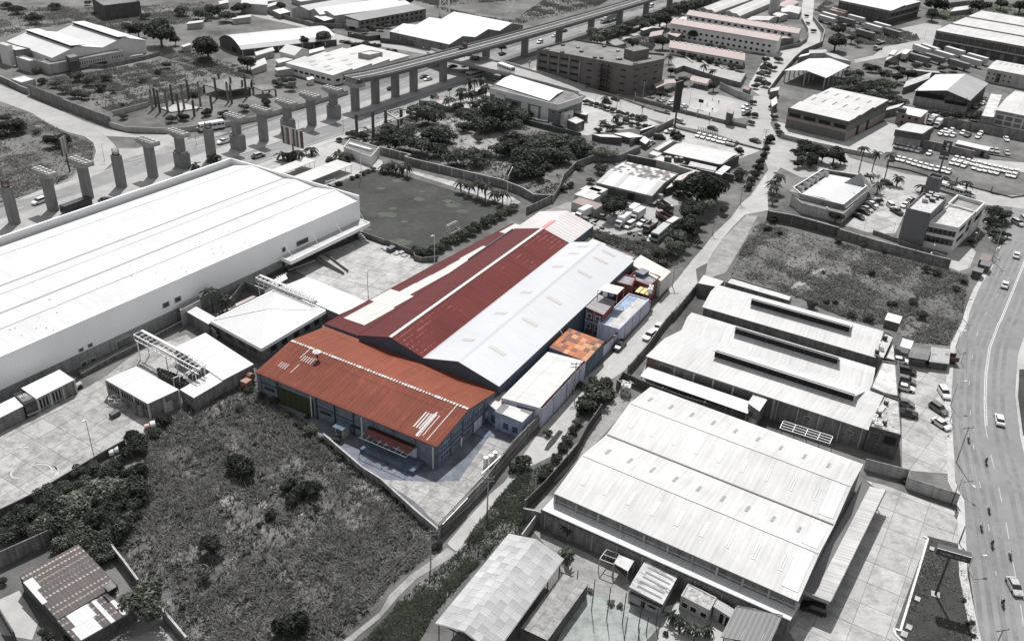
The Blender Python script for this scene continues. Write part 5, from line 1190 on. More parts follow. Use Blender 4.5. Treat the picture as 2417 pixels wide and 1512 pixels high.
for i,(u,v)in enumerate(((1040,1250),(1085,1222),(1430,985),(1375,1005))):
    a=g('02',u-22,v-10,.7);b=g('02',u+22,v-22,.7);t=thing('storage_tank',['left of the two white tanks at the lower yard edge','right of the two white tanks at the lower yard edge','white tank lying behind the yard shed','small pinkish tank lying behind the yard shed'][i],'tank',(a.x,a.y,0));MB().tube(a,b,.7 if i<3 else .5,None,10).build('drum',MT['tank']if i<3 else flat('tank_pink',(.6,.4,.35)),t);MB().box((a+b)/2-Zv(.7),1,.9,.3).build('cradle',MT['steel'],t)
for i,(u,v)in enumerate(((1290,870),(1335,890))):
    p=g('02',u,v);t=thing('storage_tank',['left grey upright tank beside the yard shed','right grey upright tank beside the yard shed'][i],'tank',p);MB().tube(p,p+Zv(2.4),.75,None,12).build('drum',MT['wallgrey'],t);MB().tube(p+Zv(2.4),p+Zv(2.8),.75,.2,12).build('lid',MT['wallgrey'],t)
for i,(u,v)in enumerate(((1095,770),(1145,805))):
    p=g('02',u,v);t=thing('steel_frame',['white box frame lying left of the yard shed','grey lattice frame lying by the yard shed'][i],'frame',p);c_=[Vector((a,b,z))for z in (.05,1.5)for a,b in ((-1.3,-.8),(1.3,-.8),(1.3,.8),(-1.3,.8))]
    for a,b in ((0,1),(1,2),(2,3),(3,0),(4,5),(5,6),(6,7),(7,4),(0,4),(1,5),(2,6),(3,7),(0,5),(2,7)):MB().beam(p+c_[a],p+c_[b],.12).build('bar',MT['steel_white']if i==0 else MT['steel'],t)
box_thing('skip','small dark skip on the yard left of the yard shed','skip',g('02',1080,895),2,1.2,1.1,AX1,MT['steel_dark'])
box_thing('skip','dark rubbish skip against the soccer field wall','skip',g('11',1265,850),2.4,1.6,1.3,AX1,MT['steel_dark'])
for i,(u,v)in enumerate(((1205,825),(1225,840),(1320,880),(1360,870),(1390,897))):box_thing('pallet_stack',f'pale pallet or scrap heap along the bay yard wall, {ORD[i]} from the left','pallet',g('11',u,v),1.8,1.2,.35+.1*(i % 2),AX1,MT['wallpale'])
wall_run('retaining_wall','grey retaining wall along the loading bay edge of the soccer field',gl('11',[(975,705),(1250,800),(1465,880),(1490,935),(1560,955),(1700,940)]),1.5,MT['wallgrey'],panel=6,post=None)
st_=thing('steps','short concrete stair between the loading bay and the soccer field','steps',g('11',1000,745))
for k in range(5):MB().box(g('11',1008-8*k,755-11*k,0),2.2,.5,1.4*(k+1)/5,AX1).build('step',MT['wallpale'],st_)
# goal posts
def goal(tc,u0,v0,u1,v1,label,dep):
    a,b=g(tc,u0,v0),g(tc,u1,v1);d=(b-a).normalized();n=Vector((d.y,-d.x,0))*dep;t=thing('soccer_goal',label,'goal',(a+b)/2);up=Zv(2.1)
    for p in (a,b):MB().tube(p,p+up,.09).build('post',MT['steel_white'],t);MB().tube(p+up,p+n*.35+up,.06).build('stay',MT['steel_white'],t);MB().tube(p+n*.35+up,p+n,.06).build('stay',MT['steel_white'],t);MB().tube(p,p+n,.06).build('base_bar',MT['steel_white'],t)
    MB().tube(a+up,b+up,.09).build('crossbar',MT['steel_white'],t);MB().tube(a+n,b+n,.06).build('base_bar',MT['steel_white'],t);MB().tube(a+n*.35+up,b+n*.35+up,.05).build('stay',MT['steel_white'],t)
goal('11',1785,668,1870,625,'white tube soccer goal at the near end of the field',1.8);goal('11',660,258,748,235,'white soccer goal at the far end, half behind the warehouse',-1.5)
# carports behind
for i,(A,B,C)in enumerate(((('11',490,205),('11',340,155),('11',905,40)),(('11',235,130),('11',130,95),('11',560,5)))):
    s=Shed('carport',['nearer of two long white carport roofs behind the big warehouse','farther of two long white carport roofs behind the big warehouse'][i],'carport',g(*A,2.6),g(*B,2.8),g(*C,2.6));s.roof([(0,2.6),(1,2.8)],MT['roof_white_old'],0,0)
    for k in range(8):MB().tube(s.pt(.3,.5+k*(s.L-1)/7,0),s.pt(.3,.5+k*(s.L-1)/7,2.6),.08).build('post',MT['steel'],s.root)
lb=quadroof('low_building','low white enclosure with a step roof beside the field entrance','building',[('10',820,1385),('10',1075,1480),('10',1155,1390),('10',880,1310)],3.0,MT['roof_deck'],MT['wallwhite'],.5)[0]
MB().beam(g('10',870,1350,3.2),g('10',1080,1410,3.2),1.2,1.0).build('roof_step',MT['wallwhite'],lb)
wall_run('boundary_wall','long pale panel wall above the soccer field path',gl('10',[(1160,1440),(1450,1512)])+gl('11',[(1390,30),(1500,60),(2300,250),(2480,320),(2600,390)])+gl('21',[(380,395)]),2.6,MT['wallgrey'],panel=5,post=MT['wallpale'],top=MT['wallpale'])
wall_run('boundary_wall','grey wall climbing from the path corner past the thicket',gl('21',[(130,505),(385,385),(440,300),(480,190),(600,70),(760,10)])+gl('20',[(1000,1512),(1200,1420)]),2.4,MT['wallgrey'],panel=5,post=None)
wall_run('boundary_wall','grey wall with posts between thicket and the glass-corner building',gl('P',[(-150,470),(100,490),(250,560),(650,600)]),2.2,MT['wallgrey'],panel=5,post=MT['wallgrey'])
wall_run('boundary_wall','dark wall in front of the arched door facade',gl('P',[(1100,690),(1500,760),(2050,900),(2400,985)]),2.0,MT['walldark'],panel=5,post=None)
# ------------------------------------------------------------ elevated railway
random.seed(51)
def htop(p,tc,u,v):
    py=pix(tc,u,v)[1];best=(1e9,0)
    for k in range(20,200):
        z=k*.1;q=RM @ np.array([p.x,p.y,z-H]);y=756+F*q[1]/q[2];best=min(best,(abs(y-py),z))
    return best[1]
TOPS=[('01',80,250),('01',445,160),('01',778,60),('00',1095,1450),('00',1405,1370),('00',1690,1290),('00',1962,1200),('00',2215,1135),('10',62,1065),('10',295,1000),('10',515,935),('10',727,875),('10',925,820),
        ('10',1117,735),('10',1303,685),('10',1475,640),('10',1752,575),('10',2150,465),('20',115,365),('20',440,262),('20',735,180),('20',1003,97),('20',1250,20),('20',1475,-50)]
PH_=[htop(p,*t)for p,t in zip(PIER,TOPS)]
pt_=[float((p-PIER[0]).dot(PDIR))for p in PIER]
hf=np.polyfit(pt_[13:],PH_[13:],2)
bare=[0,3,6];ped=[5,7,9,11]
desc={0:'bare concrete pier with rebar starter bars at the left edge',1:'hammerhead pier second from the left edge',2:'hammerhead pier third from the left edge',3:'bare pier with rebar stubs, fourth from the left edge',4:'hammerhead pier beside the slip road island, fifth from the left edge',
        5:'hammerhead pier on a wide pedestal, sixth from the left edge',6:'bare pier with rebar stubs hiding the bus',7:'hammerhead pier on a wide pedestal right of the bus',8:'hammerhead pier on a kerbed island left of the striped billboard',9:'hammerhead pier on a pedestal right above the striped billboard',
        10:'hammerhead pier between two pedestal piers, fourth before the deck end',11:'last pedestal pier before the railway deck begins',12:'hammerhead pier carrying the near end of the railway deck'}
for i,p in enumerate(PIER):
    _,d,nr=rail(pt_[i]);h=PH_[i]if i<13 else float(np.polyval(hf,pt_[i]))
    if i>=13:lab=f'rectangular railway pier under the deck, {ORD[i - 13]} behind the deck end'
    else:lab=desc[i]
    t=thing('railway_pier',lab,'pier',p,0,'piers of the elevated railway')
    if i in ped:
        MB().box(p,4.6,3.4,h*.5,nr).build('pedestal',MT['pier_concrete'],t);MB().box(p+Zv(h*.5),2.7,2.2,h*.5,nr).build('column',MT['pier_concrete'],t)
        for e in (-1,1):MB().box(p+Zv(h*.5)+nr*2.0*e,.25,2.6,.8,nr).build('barrier',MT['steel'],t)
    else:MB().box(p,2.9,2.2,h+(0 if i<13 else .02),nr).build('column',MT['pier_concrete'],t)
    if i in bare:
        for k in range(14):
            a=k*math.tau/14;MB().tube(p+nr*1.2*math.cos(a)+d*.85*math.sin(a)+Zv(h-.05),p+nr*1.25*math.cos(a)+d*.9*math.sin(a)+Zv(h+2.0),.07,.07,4).build('rebar',MT['rust'],t)
        MB().box(p+Zv(h),2.2,1.5,.5,nr).build('formwork',MT['walldark'],t)
    elif i<13:
        b=[p+nr*x+d*y+Zv(h)for x,y in ((-1.5,-1.2),(1.5,-1.2),(1.5,1.2),(-1.5,1.2))];m_=[p+nr*x+d*y+Zv(h+1.1)for x,y in ((-4.6,-1.5),(4.6,-1.5),(4.6,1.5),(-4.6,1.5))]
        cap=MB().hexa(b,m_).hexa(m_,[q+Zv(1.0)for q in m_]).build('hammerhead',mat('cap',(.34,.337,.33),.85,.12,.3,.1,.2,streak=.3),t)
        for k in range(5):
            for e in (-.8,.8):MB().box(p+nr*(-3.6+1.8*k)+d*e+Zv(h+2.1),1.0,.8,.35,nr).build('bearing_block',MT['wallpale'],cap)
        MB().box(p+nr*4.55+Zv(h+1.9),.15,2.8,.7,nr).build('end_plate',MT['wallpale'],cap)
    else:
        pass
# deck
t0=pt_[12]-1.5;t1=pt_[-1]+240
def hd(t):return float(np.polyval(hf,min(t,pt_[-1])))if t>pt_[13]else PH_[12]+2.1+(float(np.polyval(hf,pt_[13]))-PH_[12]-2.1)*max(0,(t-pt_[12])/(pt_[13]-pt_[12]))
vd=thing('railway_viaduct','long elevated railway deck with two tracks on tall piers over the highway','viaduct',rail((t0+t1)/2)[0])
N=46;tt=[t0+(t1-t0)*i/N for i in range(N+1)]
def loft(name,m,offs,par=None,rng=None):
    """section [(offset, z above soffit)] swept along the line"""
    mb=MB();R_=rng or tt
    for a,b in zip(R_[:-1],R_[1:]):
        A=[rail(a,o,hd(a)+z)[0]for o,z in offs];B=[rail(b,o,hd(b)+z)[0]for o,z in offs];n=len(offs)
        for k in range(n):mb.quad([A[k],A[(k+1)% n],B[(k+1)% n],B[k]])
    for q in (R_[0],R_[-1]):mb.quad([rail(q,o,hd(q)+z)[0]for o,z in offs])
    return mb.build(name,m,par or vd)
mat('deck_dark',(.1,.1,.1),.9,.15,.3,.15,.2);mat('ballast',(.16,.158,.155),.95,.2,.8,.3,.2)
loft('box_girder',MT['pier_concrete'],[(-2.2,0),(2.2,0),(3.0,1.7),(-3.0,1.7)])
loft('deck_slab',MT['deck_dark'],[(-4.9,1.7),(4.9,1.7),(4.9,2.05),(-4.9,2.05)])
for o in (-4.75,4.75):loft('parapet',MT['pier_concrete'],[(o-.15,2.06),(o+.15,2.06),(o+.15,2.9),(o-.15,2.9)])
loft('walkway',MT['wallpale'],[(-.5,2.06),(.5,2.06),(.5,2.25),(-.5,2.25)])
for o in (-3.9,3.9):loft('walkway',MT['render_concrete'],[(o-.5,2.06),(o+.5,2.06),(o+.5,2.2),(o-.5,2.2)])
for c in (-2.2,2.2):
    for e in (-.75,.75):loft('rail',MT['steel'],[(c+e-.06,2.12),(c+e+.06,2.12),(c+e+.06,2.3),(c+e-.06,2.3)])
    mb=MB();s_=t0+2;k=0
    while s_<t1:
        q,d,nr=rail(s_,c,hd(s_)+2.06);mb.box(q,2.4,.4,.08,nr);s_+=1.5
    mb.build('sleepers',MT['walldark'],vd,kind='stuff')
for k in range(16):
    s_=t0+1+k*5;q,d,nr=rail(s_,4.9,hd(s_)+.5);MB().beam(q,q+nr*.9+Zv(1.2),.15).build('bracket',MT['steel'],vd)
bu=thing('track_trolley','rust coloured rail work trolley standing on the elevated tracks','trolley',rail(pt_[17]-14,-2.2)[0]);q,d,nr=rail(pt_[17]-14,-2.2,hd(pt_[17])+2.3)
MB().box(q+Zv(.5),4.6,2,.5,d).build('bed',MT['rust'],bu);MB().box(q+d*1+Zv(1),1.6,1.6,1.4,d).build('cab',MT['rust'],bu);MB().tube(q-d*1.5+Zv(1),q-d*1.5+Zv(3),.12).build('mast',MT['steel_dark'],bu)
for e in (-1.5,1.5):
    for f_ in (-.75,.75):MB().tube(q+d*e+nr*(f_-.1)+Zv(.35),q+d*e+nr*(f_+.1)+Zv(.35),.4,None,10).build('wheel',MT['rubber'],bu)
# overpass road crossing under the railway
ob=thing('overpass','road overpass with railings crossing the highway under the railway deck','overpass',g('10',2100,590))
zo=5.4
E1=gl('10',[(1640,470),(1830,520),(2010,528)],zo)+gl('20',[(0,612)],zo)+gl('20',[(330,710)],2.8)+gl('20',[(690,826)],.15)
E0=gl('10',[(1600,500),(1750,555),(1850,575)],zo)+gl('20',[(0,705)],zo)+gl('20',[(330,790)],2.8)+gl('20',[(620,872)],.15)
mb=MB();mr=MB()
for i in range(5):
    q=[E0[i],E0[i+1],E1[i+1],E1[i]];mb.hexa([p-Vector((0,0,min(1.0,max(.1,p.z-.01))))for p in q],q)
mb.build('deck',MT['asphalt_pale'],ob)
for E_ in (E0,E1):
    for i in range(5):
        MB().beam(E_[i]+Zv(.35),E_[i+1]+Zv(.35),.3,.7).build('kerb_wall',MT['wallpale'],ob);MB().beam(E_[i]+Zv(1.1),E_[i+1]+Zv(1.1),.1,.1).build('handrail',MT['steel_white'],ob)
        for k in range(6):p=E_[i].lerp(E_[i+1],k/6);MB().tube(p+Zv(.6),p+Zv(1.1),.06).build('baluster',MT['steel_white'],ob)
for tc,u,v in (('10',2040,690),('10',2340,745),('10',1700,600)):
    p=g(tc,u,v);MB().box(p,5,1.4,4.5,PNR).build('support',MT['pier_concrete'],ob)
MB().hexa([p for p in (lambda a:[Vector((x.x,x.y,0))for x in a])([E0[3],E0[5],E1[5],E1[3]])],[E0[3]-Zv(.9),E0[5]+Zv(-.05),E1[5]+Zv(-.05),E1[3]-Zv(.9)]).build('ramp_fill',MT['wallgrey'],ob)
# ------------------------------------------------------------ beyond the highway, left
def sh(name,label,cat,A,B,C,prof,roof='roof_white',wall='wallgrey',over=.3,wh=True):
    z=prof[0][1];s=Shed(name,label,cat,g(*A,z),g(*B,z),g(*C,z));s.roof(prof,MT[roof]if isinstance(roof,str)else [MT[r]for r in roof],over,over)
    if wh:s.walls(prof,MT[wall])
    return s
w1=sh('warehouse','white twin-gable warehouse with dark ridge monitors and an office front, upper left','warehouse',('00',490,540),('00',1360,375),('00',70,385),[(0,6),(.26,9),(.52,6.3),(.76,9),(1,6)],'roof_white','wallwhite')
for t in (.26,.76):
    MB().beam(w1.pt(w1.W*(t-.045),0,8.9),w1.pt(w1.W*(t-.045),w1.L,8.9),.3,1.4).build('monitor',MT['void'],w1.root)
    q=[w1.pt(w1.W*(t-.06),-.4,9.7),w1.pt(w1.W*(t+.08),-.4,9.2),w1.pt(w1.W*(t+.08),w1.L,9.2),w1.pt(w1.W*(t-.06),w1.L,9.7)]
    MB().hexa([p-Zv(.2)for p in q],q).build('monitor_roof',MT['roof_white'],w1.root)
of1=blk('office_building','long two-storey office front with a row of small windows, before the twin-gable warehouse','office',('00',465,612),('00',1158,485),('00',345,575),4.2,MT['roof_deck'],MT['wallpale'],.4)
of1.wins('a',12,.38,.74,1.9,3.2,.7,MT['frame_white'],MT['void'],.1);of1.wins('a',5,.82,.99,1.9,3.2,.7,MT['frame_white'],MT['void'],.1);of1.wins('a',3,.31,.37,.3,1.5,.7,MT['frame_white'],MT['void'],.1);of1.slab('a',0,1,.1,.35,'plinth',MT['walldark'],.1);of1.slab('a',.55,.74,.1,1.5,'porch',MT['void'],.12)
dm=blk('dormer','small windowed roof box over the office front','block',('00',650,545),('00',735,528),('00',612,520),6.8,MT['roof_dark'],MT['walldark'],0);dm.wins('a',4,.05,.95,5.2,6.4,.75,MT['frame_white'],MT['void'],.1)
blk('office_wing','stepped white office wing at the left of the twin-gable warehouse','office',('00',275,580),('00',345,568),('00',150,540),5.0,MT['roof_deck_white'],MT['wallpale'],.4)
blk('office_wing','long grey side wing with a white rooftop hut at the left edge','office',('00',150,480),('00',285,462),('00',-40,430),6.5,MT['roof_deck_white'],MT['wallgrey'],.4)
blk('roof_hut','white rooftop hut at the far left edge','hut',('00',65,430),('00',112,420),('00',-20,405),9,MT['roof_deck_white'],MT['wallwhite'],0)
gh2=blk('gatehouse','flat white gatehouse roof beside the left road','gatehouse',('00',200,778),('00',330,745),('00',98,740),2.8,MT['roof_deck_white'],MT['wallpale'],.2)
wall_run('boundary_wall','low wall with panels at the left edge of the road',gl('00',[(-60,735),(90,800),(215,865),(270,885)]),2.4,MT['wallgrey'],panel=5,post=None,top=MT['wallpale'])
wall_run('boundary_wall','tall grey concrete wall along the upper left road',gl('00',[(280,890),(610,1020),(830,1105),(1045,1185)]),lambda i,k:4.4 if i==0 else 3.8,MT['wallgrey'],panel=6,post=None)
wall_run('boundary_wall','low whitewashed wall curving beside the highway',gl('00',[(1030,1190),(1190,1235),(1560,1250),(1760,1235),(2150,1185),(2410,1130)])+gl('10',[(230,1065),(480,1000),(690,940),(860,885)]),2.0,MT['wallpale'],panel=7,post=None)
wall_run('boundary_wall','low inner wall in front of the ruined columns',gl('00',[(1060,1085),(1190,1055),(1390,1000)]),2.0,MT['wallpale'],panel=6,post=None)
wall_run('boundary_wall','pale wall foot of the twin-gable warehouse compound',gl('00',[(845,640),(1000,640),(1360,560),(1500,520)]),1.8,MT['wallgrey'],panel=7,post=None)
MB().beam(g('00',1165,545,.5),g('00',1340,518,.5),1.2,1).build('paved_edge',MT['wallpale'])['kind']='structure'
for i,(u,v,vt)in enumerate(((1430,1030,850),(1462,1000,835),(1500,1055,855),(1572,1050,850),(1620,975,805),(1678,1060,890),(1728,1030,805),(1770,930,760),(1822,1090,950),(1880,1000,780),(1985,1030,900),(2030,930,740),(2140,960,780),(2172,970,805),(2310,920,710))):
    p=g('00',u,v);h=htop(p,'00',u,vt);t=thing('ruined_column',f'weathered concrete column of the abandoned building site, {ORD[i]} from the left','column',p,0,'columns of the abandoned building site');MB().box(p,.65,.65,h,PDIR).build('shaft',MT['walldark']if i % 3 else MT['wallgrey'],t);MB().box(p+Zv(h),.5,.5,.6,PDIR).build('stub',MT['walldark'],t)
ru_=thing('ruined_slab','unfinished concrete floor slab on columns in the abandoned site','ruin',g('00',2150,870));zz=3.6;q=gl('00',[(1905,790),(2125,852),(2335,815),(2350,745),(2170,722)],zz)
MB().prism(q,zz-.45,zz).build('floor_slab',MT['wallgrey'],ru_)
for p in q:MB().box((p.x,p.y,0),.6,.6,zz-.45,PDIR).build('column',MT['walldark'],ru_)
for u,v in ((2160,780),(2270,810),(2050,740)):MB().box(g('00',u,v,zz),.6,.6,2.6,PDIR).build('stub_column',MT['walldark'],ru_)
r2=thing('ruined_slab','smaller broken concrete slab with legs beside the unfinished floor','ruin',g('10',80,850));q=gl('10',[(-30,810),(60,850),(180,830),(120,790)],3.2);MB().prism(q,2.8,3.2).build('floor_slab',MT['wallgrey'],r2)
for p in q:MB().box((p.x,p.y,0),.6,.6,2.8,PDIR).build('column',MT['wallgrey'],r2)
r3=quadroof('ruined_floor','low weathered concrete floor under the ruined columns','ruin',[('00',1500,1010),('00',1600,1050),('00',1900,1010),('00',1700,960)],.4,MT['concrete'],MT['wallgrey'],0)
rf=thing('ruined_frame','square pale concrete roof frame in the thicket beside the highway','ruin',g('10',1350,1080));q=gl('10',[(1215,1050),(1330,1120),(1500,1060),(1350,1012)],3.2)
for i in range(4):MB().beam(q[i],q[(i+1)% 4],.5,.5).build('beam',MT['wallpale'],rf);MB().box((q[i].x,q[i].y,0),.5,.5,3,PDIR).build('column',MT['walldark'],rf)
for i,(u,v,vt)in enumerate(((945,1250,1070),(1100,1290,1040),(1215,1150,1030),(1362,1150,1025))):
    p=g('10',u,v);h=htop(p,'10',u,vt);tag(MB().box(p,.8,.8,h,PDIR).build('ruined_column',MT['walldark']),f'dark concrete column standing in the thicket by the highway, {ORD[i]} from the left','column','columns in the thicket')
# arch hangar, houses, factories in the middle distance
ar=Shed('hangar','barrel-roofed hangar with a pale curved roof and dark arched end','hangar',g('00',2055,372,3),g('00',2270,465,3),g('10',520,285,3));pa=[(k/10,3+4.2*math.sin(math.pi*k/10)**.8)for k in range(11)]
ar.C=None;ar.roof(pa,[MT['roof_white_old']if k<8 else MT['roof_ribbed']for k in range(10)],0,.6);ar.walls([(t,z-.2)for t,z in pa],MT['walldark']);ar.slab('a',.55,.72,0,2.6,'door',MT['void'],.08);ar.posts('r',9,0,2.8,MT['wallpale'],.4,.15)
sh('house','three-storey white house with a gable roof behind the low factory','house',('10',360,518),('10',495,468),('10',222,480),[(0,4.8),(.5,6.8),(1,4.8)],'roof_white','wallwhite').wins('l',2,.05,.95,1,2.4,.5)
sh('annex','low white strip roof right of the white gable house','annex',('10',480,505),('10',640,470),('10',470,480),[(0,2.6),(1,2.9)],'roof_white','wallpale')
for i,(A,B,C)in enumerate(((('10',210,590),('10',340,570),('10',185,560)),(('10',200,660),('10',350,650),('10',178,640)),(('10',-40,650),('10',100,605),('10',-60,600)),(('10',5,520),('10',170,485),('10',-10,490)),(('10',100,70),('10',200,50),('10',85,50)))):
    sh('small_house',['small white roof left of the low factory','pale lean-to roof at the left corner of the low factory','white canopy roof at the edge of the abandoned site','row of white cabins below the hangar','small pale house roof by the far road bend'][i],'house',A,B,C,[(0,2.6),(1,3.2)],'roof_white_old','wallpale')
fa=Shed('factory_building','low factory with stepped bands of white roof and dark clerestory lines beside the railway','factory',g('10',720,705,4.6),g('10',1430,545,4.6),g('10',280,590,4.6))
pf=[(0,4.6),(.24,5.8),(.245,5.0),(.49,6.1),(.495,5.2),(.73,6.2),(.735,5.2),(1,5.8)]
fa.roof(pf,[MT['roof_white_old'],MT['void'],MT['roof_white_old'],MT['void'],MT['roof_white_old'],MT['void'],MT['roof_white_old']],.2,.2);fa.walls(pf,MT['wallwhite'])
for x0,y0 in ((.06,.2),(.12,.35),(.08,.55),(.14,.7),(.32,.2),(.38,.4),(.33,.62),(.4,.8),(.6,.3),(.62,.6)):fa.onroof(x0,x0+.06,y0,y0+.06,pf,'roof_light',MT['roof_grey'],.1)
fa.wins('l',8,.05,.98,1.6,2.8,.7,MT['frame'],MT['void']);fa.wins('a',10,.03,.95,1.4,2.6,.6,MT['frame'],MT['void'])
sh('annex','white gabled front block at the near corner of the low factory','annex',('10',725,712),('10',850,690),('10',600,672),[(0,4.0),(1,4.6)],'roof_white_old','wallwhite').wins('a',3,.1,.9,1.2,2.6,.6)
blk('roof_block','white raised roof block on the back of the low factory','block',('10',1060,520),('10',1185,495),('10',955,500),7.5,MT['roof_deck_white'],MT['wallpale'],.3)
sh('guard_house','small white guard hut under the low factory front','hut',('10',490,750),('10',540,740),('10',475,730),[(0,2.4),(1,2.6)],'roof_white','wallwhite')
tr=Shed('warehouse','white triple-gable warehouse behind the railway deck','warehouse',g('10',1810,415,5),g('10',2500,235,5),g('10',1255,295,5));ptr=[(0,5),(.165,7.4),(.33,5.2),(.5,7.6),(.66,5.2),(.83,7.6),(1,5)]
tr.roof(ptr,MT['roof_white'],.2,.2);tr.walls(ptr,MT['wallgrey']);tr.posts('l',8,0,4.8,MT['walldark'],.3,.1)
ts_=Shed('factory_building','dark two-storey factory with rows of square windows and a grey roof','factory',g('10',970,192,5.6),g('10',835,165,5.6),g('10',1590,80,5.6));pts_=[(0,5.6),(1,6.6)]
ts_.roof(pts_,MT['roof_dark'],.4,.3);ts_.walls(pts_,MT['wallgrey']);ts_.wins('l',13,.02,.98,3.2,4.6,.45,MT['walldark'],MT['void'],.1);ts_.wins('l',13,.02,.98,.9,2.0,.45,MT['walldark'],MT['void'],.1);ts_.slab('a',.1,.95,1.4,5.0,'white_panel',MT['wallwhite'],.08);ts_.slab('a',.35,.7,0,1.6,'door',MT['void'],.12)
sh('warehouse','long white shed roof directly behind the dark two-storey factory','warehouse',('10',735,145),('10',600,110),('10',1460,45),[(0,4.5),(.5,6.0),(1,4.5)],'roof_white_old','wallpale')
sh('warehouse','long twin white gable shed at the top edge, nearer gable','warehouse',('10',600,135),('10',505,98),('10',1340,20),[(0,4.5),(.5,6.5),(1,4.5)],'roof_white','wallpale')
sh('warehouse','long twin white gable shed at the top edge, farther gable','warehouse',('10',500,98),('10',330,95),('10',1250,-40),[(0,4.5),(.5,6.8),(1,4.5)],'roof_white','wallpale')
sh('shed','jumbled pale sheds below the twin white gables','shed',('10',640,195),('10',550,165),('10',780,160),[(0,3),(1,3.6)],'roof_white','walldark')
sh('shed','dark-walled sheet shed at the corner of the far road','shed',('10',225,130),('10',160,105),('10',320,110),[(0,3),(1,3.4)],'roof_white','wallgrey')
blk('building','dark block at the top edge of the grassland','building',('00',970,60),('00',1310,20),('00',860,-10),7,MT['roof_deck'],MT['walldark'],.4)
for i,(A,B,C)in enumerate(((('00',2060,40),('00',2140,30),('00',2050,15)),(('00',2260,30),('00',2500,50),('00',2270,-20)),(('00',1750,225),('00',1890,215),('00',1770,205)),(('00',2175,180),('00',2345,165),('00',2180,160)),(('10',-30,30),('10',180,10),('10',-40,0)),(('10',420,15),('10',720,-20),('10',330,-15)),(('00',1720,440),('00',1790,425),('00',1700,428)))):
    sh('small_house',['small white shed at the far grassland edge','white two-storey building at the top edge beside the far road','low flat canopy on the grassland beyond the big tree','pale shed roof among bushes beyond the hangar','grey shed at the top edge left of the gable sheds','dark-walled shed at the top edge above the road','pale shack between the two big trees'][i],'building',A,B,C,[(0,2.8 if i != 1 else 5),(1,3.2 if i != 1 else 5.2)],'roof_white_old','wallpale')
wall_run('boundary_wall','dark wall in front of the triple-gable warehouse',gl('10',[(860,340),(1060,385),(1165,370),(1170,400),(1350,420),(1730,470)]),2.4,MT['walldark'],panel=7,post=None)
wall_run('boundary_wall','grey wall along the far road before the dark factory',gl('10',[(0,95),(160,150),(540,255),(840,265)]),2.2,MT['wallgrey'],panel=8,post=None)
for i,(u,v)in enumerate(((1765,150),(2375,205))):
    p=g('10',u,v);t=thing('lattice_pylon',['left lattice mast base behind the white warehouses','right lattice mast base at the edge of the railway'][i],'pylon',p)
    L4=[Vector((a,b,0))for a,b in ((-3,-3),(3,-3),(3,3),(-3,3))]
    for k in range(4):
        MB().beam(p+L4[k],p+L4[k]*.35+Zv(26),.35).build('leg',MT['steel_white'],t)
        for z in range(5):
            f0,f1=1-.13*z,1-.13*(z+1);a,b=p+L4[k]*f0+Zv(5.2*z),p+L4[(k+1)% 4]*f1+Vector((0,0,5.2*(z+1)));MB().beam(a,b,.2).build('brace',MT['steel_white'],t)
            a,b=p+L4[(k+1)% 4]*f0+Zv(5.2*z),p+L4[k]*f1+Vector((0,0,5.2*(z+1)));MB().beam(a,b,.2).build('brace',MT['steel_white'],t)
# ------------------------------------------------------------ top centre: brick block, glass-corner building, school
bk_pts=[('20',1110,632),('20',1425,567),('20',1430,522),('20',1250,505),('20',1100,462),('20',955,440),('20',575,378),('20',235,472)]
zb_=12.2;bb,bq=quadroof('brick_block','dark four-storey brick block with a flat grey roof and strip windows','building',bk_pts,zb_,MT['roof_deck'],MT['brick'],.8)
P0,P1_,PL_=g('20',1110,632,zb_),g('20',1425,567,zb_),g('20',235,472,zb_)
for z in (1.0,4.0,7.0,10.0):
    for k in range(4):wallwin(bb,PL_,P0,z,z+1.1,'brick','void',.03+.115*k,.12+.115*k)
    for a in (.545,.715,.9):wallwin(bb,PL_,P0,z,z+.9,'wallgrey','void',a,a+.06)
    for a in (.12,.4,.7):wallwin(bb,P0,P1_,z+.4,z+1.2,'wallgrey','void',a,a+.12)
def fin(p0,p1,a,z0,z1,wd,out,nm,m,par):
    p0=Vector((p0[0],p0[1],0));p1=Vector((p1[0],p1[1],0));d=(p1-p0).normalized();nr=Vector((d.y,-d.x,0));c=p0.lerp(p1,a)+nr*(out/2-.05);return MB().box(c+Zv(z0),wd,out,z1-z0,d).build(nm,m,par)
for k in range(5):fin(PL_,P0,.015+.115*k,0,zb_,.9,.5,'column',MT['wallgrey'],bb)
for z in (2.7,5.7,8.7):wallwin(bb,PL_,P0,z,z+.35,'wallgrey','wallgrey',.02,.48)
pb=box_thing('stair_block','dark brick stair block on the brick block roof','roof block',g('20',1160,540,zb_),10,6,4,P1_-P0,MT['brick'],MT['roof_deck'],None,zb_)
for i,(u,v)in enumerate(((330,468),(475,428),(470,494),(615,450),(648,488),(862,440),(990,482),(775,545),(835,548),(990,556),(1010,560),(1155,606),(1280,550))):box_thing('roof_vent',f'small vent on the brick block roof, {ORD[i]} counted from its left end','vent',g('20',u,v,zb_+.02),1.6,1.2,.7,P1_-P0,MT['steel_dark']if i % 3 else MT['wallpale'],None,None,zb_+.02)
blk('annex','small brick annex behind the brick block','annex',('20',960,435),('20',1070,410),('20',880,385),4,MT['roof_dark'],MT['brick'],.2)
fn=thing('fire_stair','dark steel fire stair on the brick block front','stair',g('20',870,860))
for z in range(5):fin(PL_,P0,.74,1.2+2.3*z,1.4+2.3*z,6,1.6,'landing',MT['steel_dark'],fn);
for k in (.71,.775):fin(PL_,P0,k,0,12,.2,1.7,'post',MT['steel_dark'],fn)
